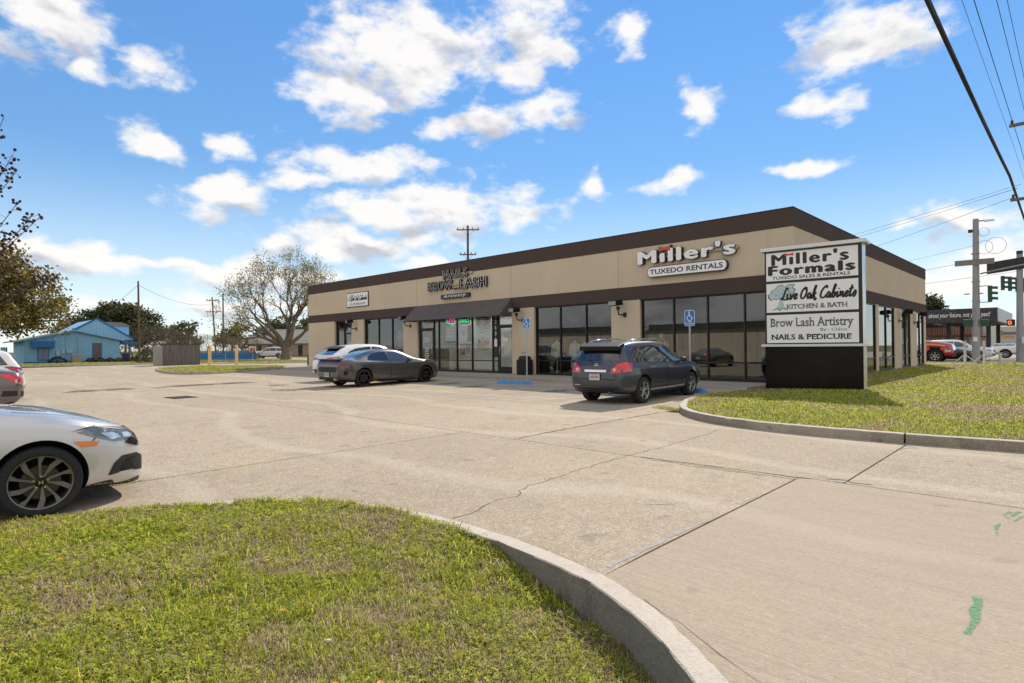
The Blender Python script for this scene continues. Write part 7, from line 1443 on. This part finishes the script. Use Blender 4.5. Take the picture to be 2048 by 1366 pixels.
def zgrid(zf, x0, x1, y0, y1, st):
    xs = np.arange(x0, x1+st, st); ys = np.arange(y0, y1+st, st); Z = np.array([[zf(x, y) for x in xs] for y in ys])
    def f(P):
        u = np.clip((P[:, 0]-x0)/st, 0, len(xs)-1.001); v = np.clip((P[:, 1]-y0)/st, 0, len(ys)-1.001); i = u.astype(int); j = v.astype(int); a = u-i; b = v-j
        return (Z[j, i]*(1-a)+Z[j, i+1]*a)*(1-b)+(Z[j+1, i]*(1-a)+Z[j+1, i+1]*a)*b
    return f
def blades(P, z, hgt, wid, lean, cols):
    n = len(P); a = RNG.uniform(0, 2*np.pi, n); d = np.stack([np.cos(a), np.sin(a), np.zeros(n)], 1); s = np.stack([-np.sin(a), np.cos(a), np.zeros(n)], 1); B0 = np.stack([P[:, 0], P[:, 1], z-.006], 1)
    h = hgt[:, None]; w = wid[:, None]; l = lean[:, None]; m = B0+d*h*l*.35+np.array([0,0,1.])*h*(1-.30*l); tip = B0+d*h*l+np.array([0,0,1.])*h*(1-.62*l*l)
    return np.stack([B0-s*w, B0+s*w, m+s*w*.75, tip, m-s*w*.75], 1)
GR = np.array([[.44,.50,.04],[.60,.60,.06],[.22,.30,.035],[.74,.67,.12]]); DRY = np.array([[.58,.46,.27],[.70,.58,.38],[.40,.29,.15]])
def grass_cols(P, dry, seed):
    n = len(P); g_ = GR[RNG.integers(0, 4, n)]; d_ = DRY[RNG.integers(0, 3, n)]; isd = RNG.random(n) < dry; c_ = np.where(isd[:, None], d_, g_); return np.clip(c_*RNG.uniform(.55, 1.25, (n, 1)), 0, 1)
z1 = zgrid(lawn1_z, -.3, 8.2, -27, -17.2, .08); CP = np.array([CAMLOC.x, CAMLOC.y])
# foreground lawn, thinning with distance from the tripod and kept to what a step to the side could see
N0 = 700000; P = np.stack([RNG.uniform(-.2, 6.6, N0), RNG.uniform(-22.8, -17.3, N0)], 1); P = P[in_poly(P, LAWN1)]; dd = np.linalg.norm(P-CP, axis=1)
dirv = (P-CP)/dd[:, None]; cosv = dirv@np.array([-.6955,.7185]); P = P[(cosv > .55) & (dd > 1.3) & (RNG.random(len(P)) < np.clip(3.4/dd, .35, 1))]
patch_ = fbm(P[:, 0]*1.5, P[:, 1]*1.5, 3); fine_ = fbm(P[:, 0]*5, P[:, 1]*5, 9); dry = np.clip((patch_-.50)*2.4+(fine_-.5)*2.2+.21, .03, .85)
bare = fbm(P[:, 0]*7, P[:, 1]*7, 55); keep = RNG.random(len(P)) < np.clip(1.35-dry*.6, .55, 1)*np.clip(1.55-1.6*np.maximum(bare-.50, 0)*5, .25, 1); P = P[keep]; dry = dry[keep]; dd = np.linalg.norm(P-CP, axis=1); n = len(P); hg = RNG.uniform(.014, .043, n)*(.55+1.5*fbm(P[:, 0]*6, P[:, 1]*6, 77))*(1.1-.35*dry)*(1+1.3*(RNG.random(n) < .03)); wd = RNG.uniform(.0012, .0026, n)*np.clip(dd/2.6, .9, 1.9)
gq = blade_mesh('grass', blades(P, z1(P), hg, wd, RNG.uniform(.55, 1.3, n), None), grass_cols(P, dry, 1), M_blade); kind(gq, 'stuff', 'short patchy grass of the foreground lawn')
kp = np.array([(p[0]+RNG.normal()*.0, p[1]) for p in LAWN1 if -.2 < p[0] < 6.2 and p[1] > -20.8]); ki = RNG.integers(0, len(kp)-1, 9000); kt = RNG.random((9000, 1)); KP = kp[ki]*(1-kt)+kp[ki+1]*kt+RNG.normal(size=(9000, 2))*.022; KP = KP[fbm(KP[:, 0]*3, KP[:, 1]*3, 88) > .42]; nk = len(KP)
kind(blade_mesh('edge_grass', blades(KP, z1(KP)+.004, RNG.uniform(.03, .085, nk), RNG.uniform(.0014, .0028, nk)*1.2, RNG.uniform(.5, 1.25, nk), None), grass_cols(KP, np.full(nk, .3), 1), M_blade), 'stuff', 'longer ragged grass along the inside of the near kerb')
# clover among it
def clover(name, label, P, zf, size, cols):
    n = len(P); z = zf(P)+RNG.uniform(.012, .045, n); C0 = np.stack([P[:, 0], P[:, 1], z], 1); out = []; a0 = RNG.uniform(0, 6.28, n); sz = size*RNG.uniform(.7, 1.3, n); tl = RNG.normal(size=(n, 2))*.35
    for k in range(3):
        a = a0+k*2.094; c_ = []
        for (r_, da) in ((.05,0),(.75,.62),(1.05,.16),(.92,0),(1.05,-.16),(.75,-.62)):
            x = np.cos(a+da)*r_*sz; y = np.sin(a+da)*r_*sz; c_.append(np.stack([C0[:, 0]+x, C0[:, 1]+y, C0[:, 2]+x*tl[:, 0]+y*tl[:, 1]+.2*r_*r_*sz], 1))
        out.append(np.stack(c_, 1))
    V = np.concatenate(out); return kind(quads(name, V, np.tile(palette(n, cols, .22), (3, 1)), M_blade), 'stuff', label)
Q = np.stack([RNG.uniform(.2, 6.6, 90000), RNG.uniform(-22.6, -17.4, 90000)], 1); Q = Q[in_poly(Q, LAWN1)]; m_ = fbm(Q[:, 0]*1.3, Q[:, 1]*1.3, 21)+.25*(fbm(Q[:, 0]*4, Q[:, 1]*4, 5)-.5); dq = np.linalg.norm(Q-CP, axis=1); cq = ((Q-CP)/dq[:, None])@np.array([-.6955,.7185])
Q = Q[(m_ > .47) & (cq > .55) & (dq > 1.3)]; clover('clover', 'low clover patches in the foreground lawn', Q, z1, .0125, [(.42,.48,.045),(.56,.58,.06),(.24,.32,.035),(.64,.62,.09)])
# dry thatch lying on the soil
H = np.stack([RNG.uniform(-.1, 6.6, 60000), RNG.uniform(-22.6, -17.3, 60000)], 1); H = H[in_poly(H, LAWN1)]; mh = fbm(H[:, 0]*1.5, H[:, 1]*1.5, 3); dh = np.linalg.norm(H-CP, axis=1); H = H[(mh > .44) & (dh > 1.3)]
kind(blade_mesh('dry_thatch', blades(H, z1(H)+.008, RNG.uniform(.03, .08, len(H)), RNG.uniform(.0010, .0022, len(H)), RNG.uniform(1.15, 1.3, len(H)), None), palette(len(H), [(.56,.45,.28),(.48,.37,.22),(.62,.52,.35)], .2), M_blade), 'stuff', 'straw coloured dead grass lying on the foreground lawn')
# dandelions
M_yelf = mat('dandelion_yellow', (.80,.50,.02), .6)
for i, (x, y) in enumerate(((1.62,-18.62),(2.60,-18.98),(2.66,-19.0),(3.45,-19.25),(1.62,-20.05),(4.45,-19.22),(4.38,-19.34),(4.30,-19.38),(2.2,-20.1))):
    z = float(z1(np.array([[x, y]]))[0]); t = T('dandelion', ('yellow dandelion near the far kerb of the foreground lawn','left dandelion of the close pair mid lawn','right dandelion of the close pair mid lawn','dandelion alone in the middle of the foreground lawn','dandelion at the left edge of the foreground lawn','highest of the three dandelions at the bottom of the picture','middle of the three dandelions at the bottom of the picture','lowest of the three dandelions at the bottom of the picture','small orange yellow dandelion in the clover')[i], 'flower', (x, y, z), random.uniform(0, 6)); f_ = MB()
    for ring, (nn, rr_, zz) in enumerate(((14,.017,.0),(10,.012,.003),(7,.007,.005))):
        for k in range(nn): a = 6.283*k/nn+ring*.2; c_, s_ = math.cos(a), math.sin(a); f_.add([(c_*.002,s_*.002,.045+zz),(c_*rr_-s_*.0024,s_*rr_+c_*.0024,.050+zz),(c_*rr_*1.12,s_*rr_*1.12,.0495+zz),(c_*rr_+s_*.0024,s_*rr_-c_*.0024,.050+zz)], [(0,1,2,3)])
    f_.build('petals', M_yelf, t); MB().tube([(0,0,0),(.003,0,.045)], .0018, 5).build('stalk', mat('stalk_green', (.12,.16,.04), .7), t)
# lawn by the shop
z2 = zgrid(lawn2_z, -.8, 11, -10.8, 26.2, .25)
def lawn_patch(label, N, x0, x1, y0, y1, poly, zf, h, w, dryb, seed, ref=14.0):
    P = np.stack([RNG.uniform(x0, x1, N), RNG.uniform(y0, y1, N)], 1); P = P[in_poly(P, poly)]; dd = np.linalg.norm(P-CP, axis=1); pr = np.clip((ref/dd)**1.6, .05, 1); k = RNG.random(len(P)) < pr; P = P[k]; dd = dd[k]
    pt_ = fbm(P[:, 0]*.55, P[:, 1]*.55, seed); pf = fbm(P[:, 0]*2.2, P[:, 1]*2.2, seed+4); dry = np.clip((pt_-.5)*3.6+(pf-.5)*2.4+dryb, .03, .95); n = len(P); sc = np.clip(dd/10, .9, 3.2)
    kind(blade_mesh('grass', blades(P, zf(P), RNG.uniform(h[0], h[1], n)*(.5+1.2*pf)*(1.1-.35*dry), RNG.uniform(w[0], w[1], n)*sc, RNG.uniform(.5, 1.25, n), None), grass_cols(P, dry, seed), M_blade), 'stuff', label)
lawn_patch('mown grass of the lawn by the monument sign', 420000, -.7, 7.6, -10.6, 26, LAWN2, z2, (.025,.065), (.0030,.0055), .26, 31, 12.5)
zi = lambda P: np.array([gz(y)+.12 for y in P[:, 1]])
lawn_patch('bright grass on the small island', 60000, -44, -30.5, -9.6, -.8, IS2, zi, (.05,.10), (.006,.010), .10, 41, 40)
lawn_patch('grass in front of the blue house and bin enclosure', 60000, -77.5, -61.4, -14, 4, [(-77.5,-14),(-61.4,-14),(-61.4,4),(-77.5,4)], lambda P: np.full(len(P), -.14), (.06,.13), (.007,.012), .25, 51, 60)
lawn_patch('grass strips behind the far drive', 80000, -75, -36, 3.4, 14, [(-75,3.6),(-50.8,3.6),(-50.8,14),(-75,14)], lambda P: np.full(len(P), -.14), (.06,.12), (.008,.013), .25, 55, 60)
lawn_patch('grass along the cross street', 30000, -6, 7, 26, 30.7, [(-6,29.3),(7,29.3),(7,30.6),(-6,30.6)], lambda P: np.full(len(P), -.04), (.06,.12), (.006,.011), .2, 61, 50)
# tufts in the joints and by the kerb nose
def tuft_line(label, pts, n, w, h, dryb=.25):
    p = np.array(pts, float); s = RNG.random(n); k = np.minimum((s*(len(p)-1)).astype(int), len(p)-2); f = s*(len(p)-1)-k; P = p[k]*(1-f[:, None])+p[k+1]*f[:, None]+RNG.normal(size=(n, 2))*w
    kind(blade_mesh('weeds', blades(P, np.array([gz(y) for y in P[:, 1]]), RNG.uniform(.3, 1, n)*h, RNG.uniform(.0012, .003, n), RNG.uniform(.4, 1.3, n), None), grass_cols(P, np.full(n, dryb), 1), M_blade), 'stuff', label)
tuft_line('weeds in the slab joint by the silver car', [(-1.0,-18.9),(-.98,-19.35),(-.55,-19.1)][:2]+[(-1.0,-17.0)], 500, .010, .035); tuft_line('grass tuft at the nose of the lawn kerb', [(-.35,-8.35),(.0,-8.45),(.28,-8.6)], 1200, .08, .10, .45); tuft_line('weeds in the long slab joint', [(-8,-13.9),(4.4,-13.9)], 900, .008, .02, .4); tuft_line('weeds along the joint ahead of the silver car', [(-6.5,-13.9),(-1,-13.9)], 300, .008, .025, .4)
# stones, leaves and scraps lying about
M_leafd = mat('dead_leaf', (.13,.07,.035), .9, var=.4, scale=30); M_pale2 = mat('pale_scrap', (.68,.66,.62), .8)
rr = random.Random(9)
lv = MB()
for i in range(26):
    u = rr.random(); x = 4.55+u*1.0+rr.uniform(-.05,.05); y = -18.02-.62*u*u-.04*u+rr.uniform(-.10,.05); z = float(z1(np.array([[x, y]]))[0])+.022; a_ = rr.uniform(0, 6.28); ca, sa = math.cos(a_), math.sin(a_)
    lv.add([(x+p[0]*ca-p[1]*sa, y+p[0]*sa+p[1]*ca, z+p[2]) for p in ((-.035,-.012,0),(0,-.024,.014),(.04,0,.0),(.005,.022,.016))], [(0,1,3),(1,2,3)])
kind(lv.build('leaf_litter', M_leafd, None), 'stuff', 'curled brown leaves lying in the gap below the near kerb')
for i, (x, y, lb) in enumerate(((2.62,-20.0,'pale scrap of litter at the bottom of the foreground lawn'),(3.9,-19.2,'small pale scrap in the lawn near three dandelions'),(6.15,-18.0,'white scrap on the driveway slab'),(.75,-8.75,'small pale stone by the kerb of the sign lawn'))):
    on = y > -17.9; z = gz(y) if on else float(z1(np.array([[x, y]]))[0])+.015; tag(MB().ball((0,0,.008), (.028,.011,.008), 8, 5).build('scrap', M_leafd if 'twig' in lb else M_pale2, None, loc=(x, y, z), rz=rr.uniform(0,3)), lb, 'litter')
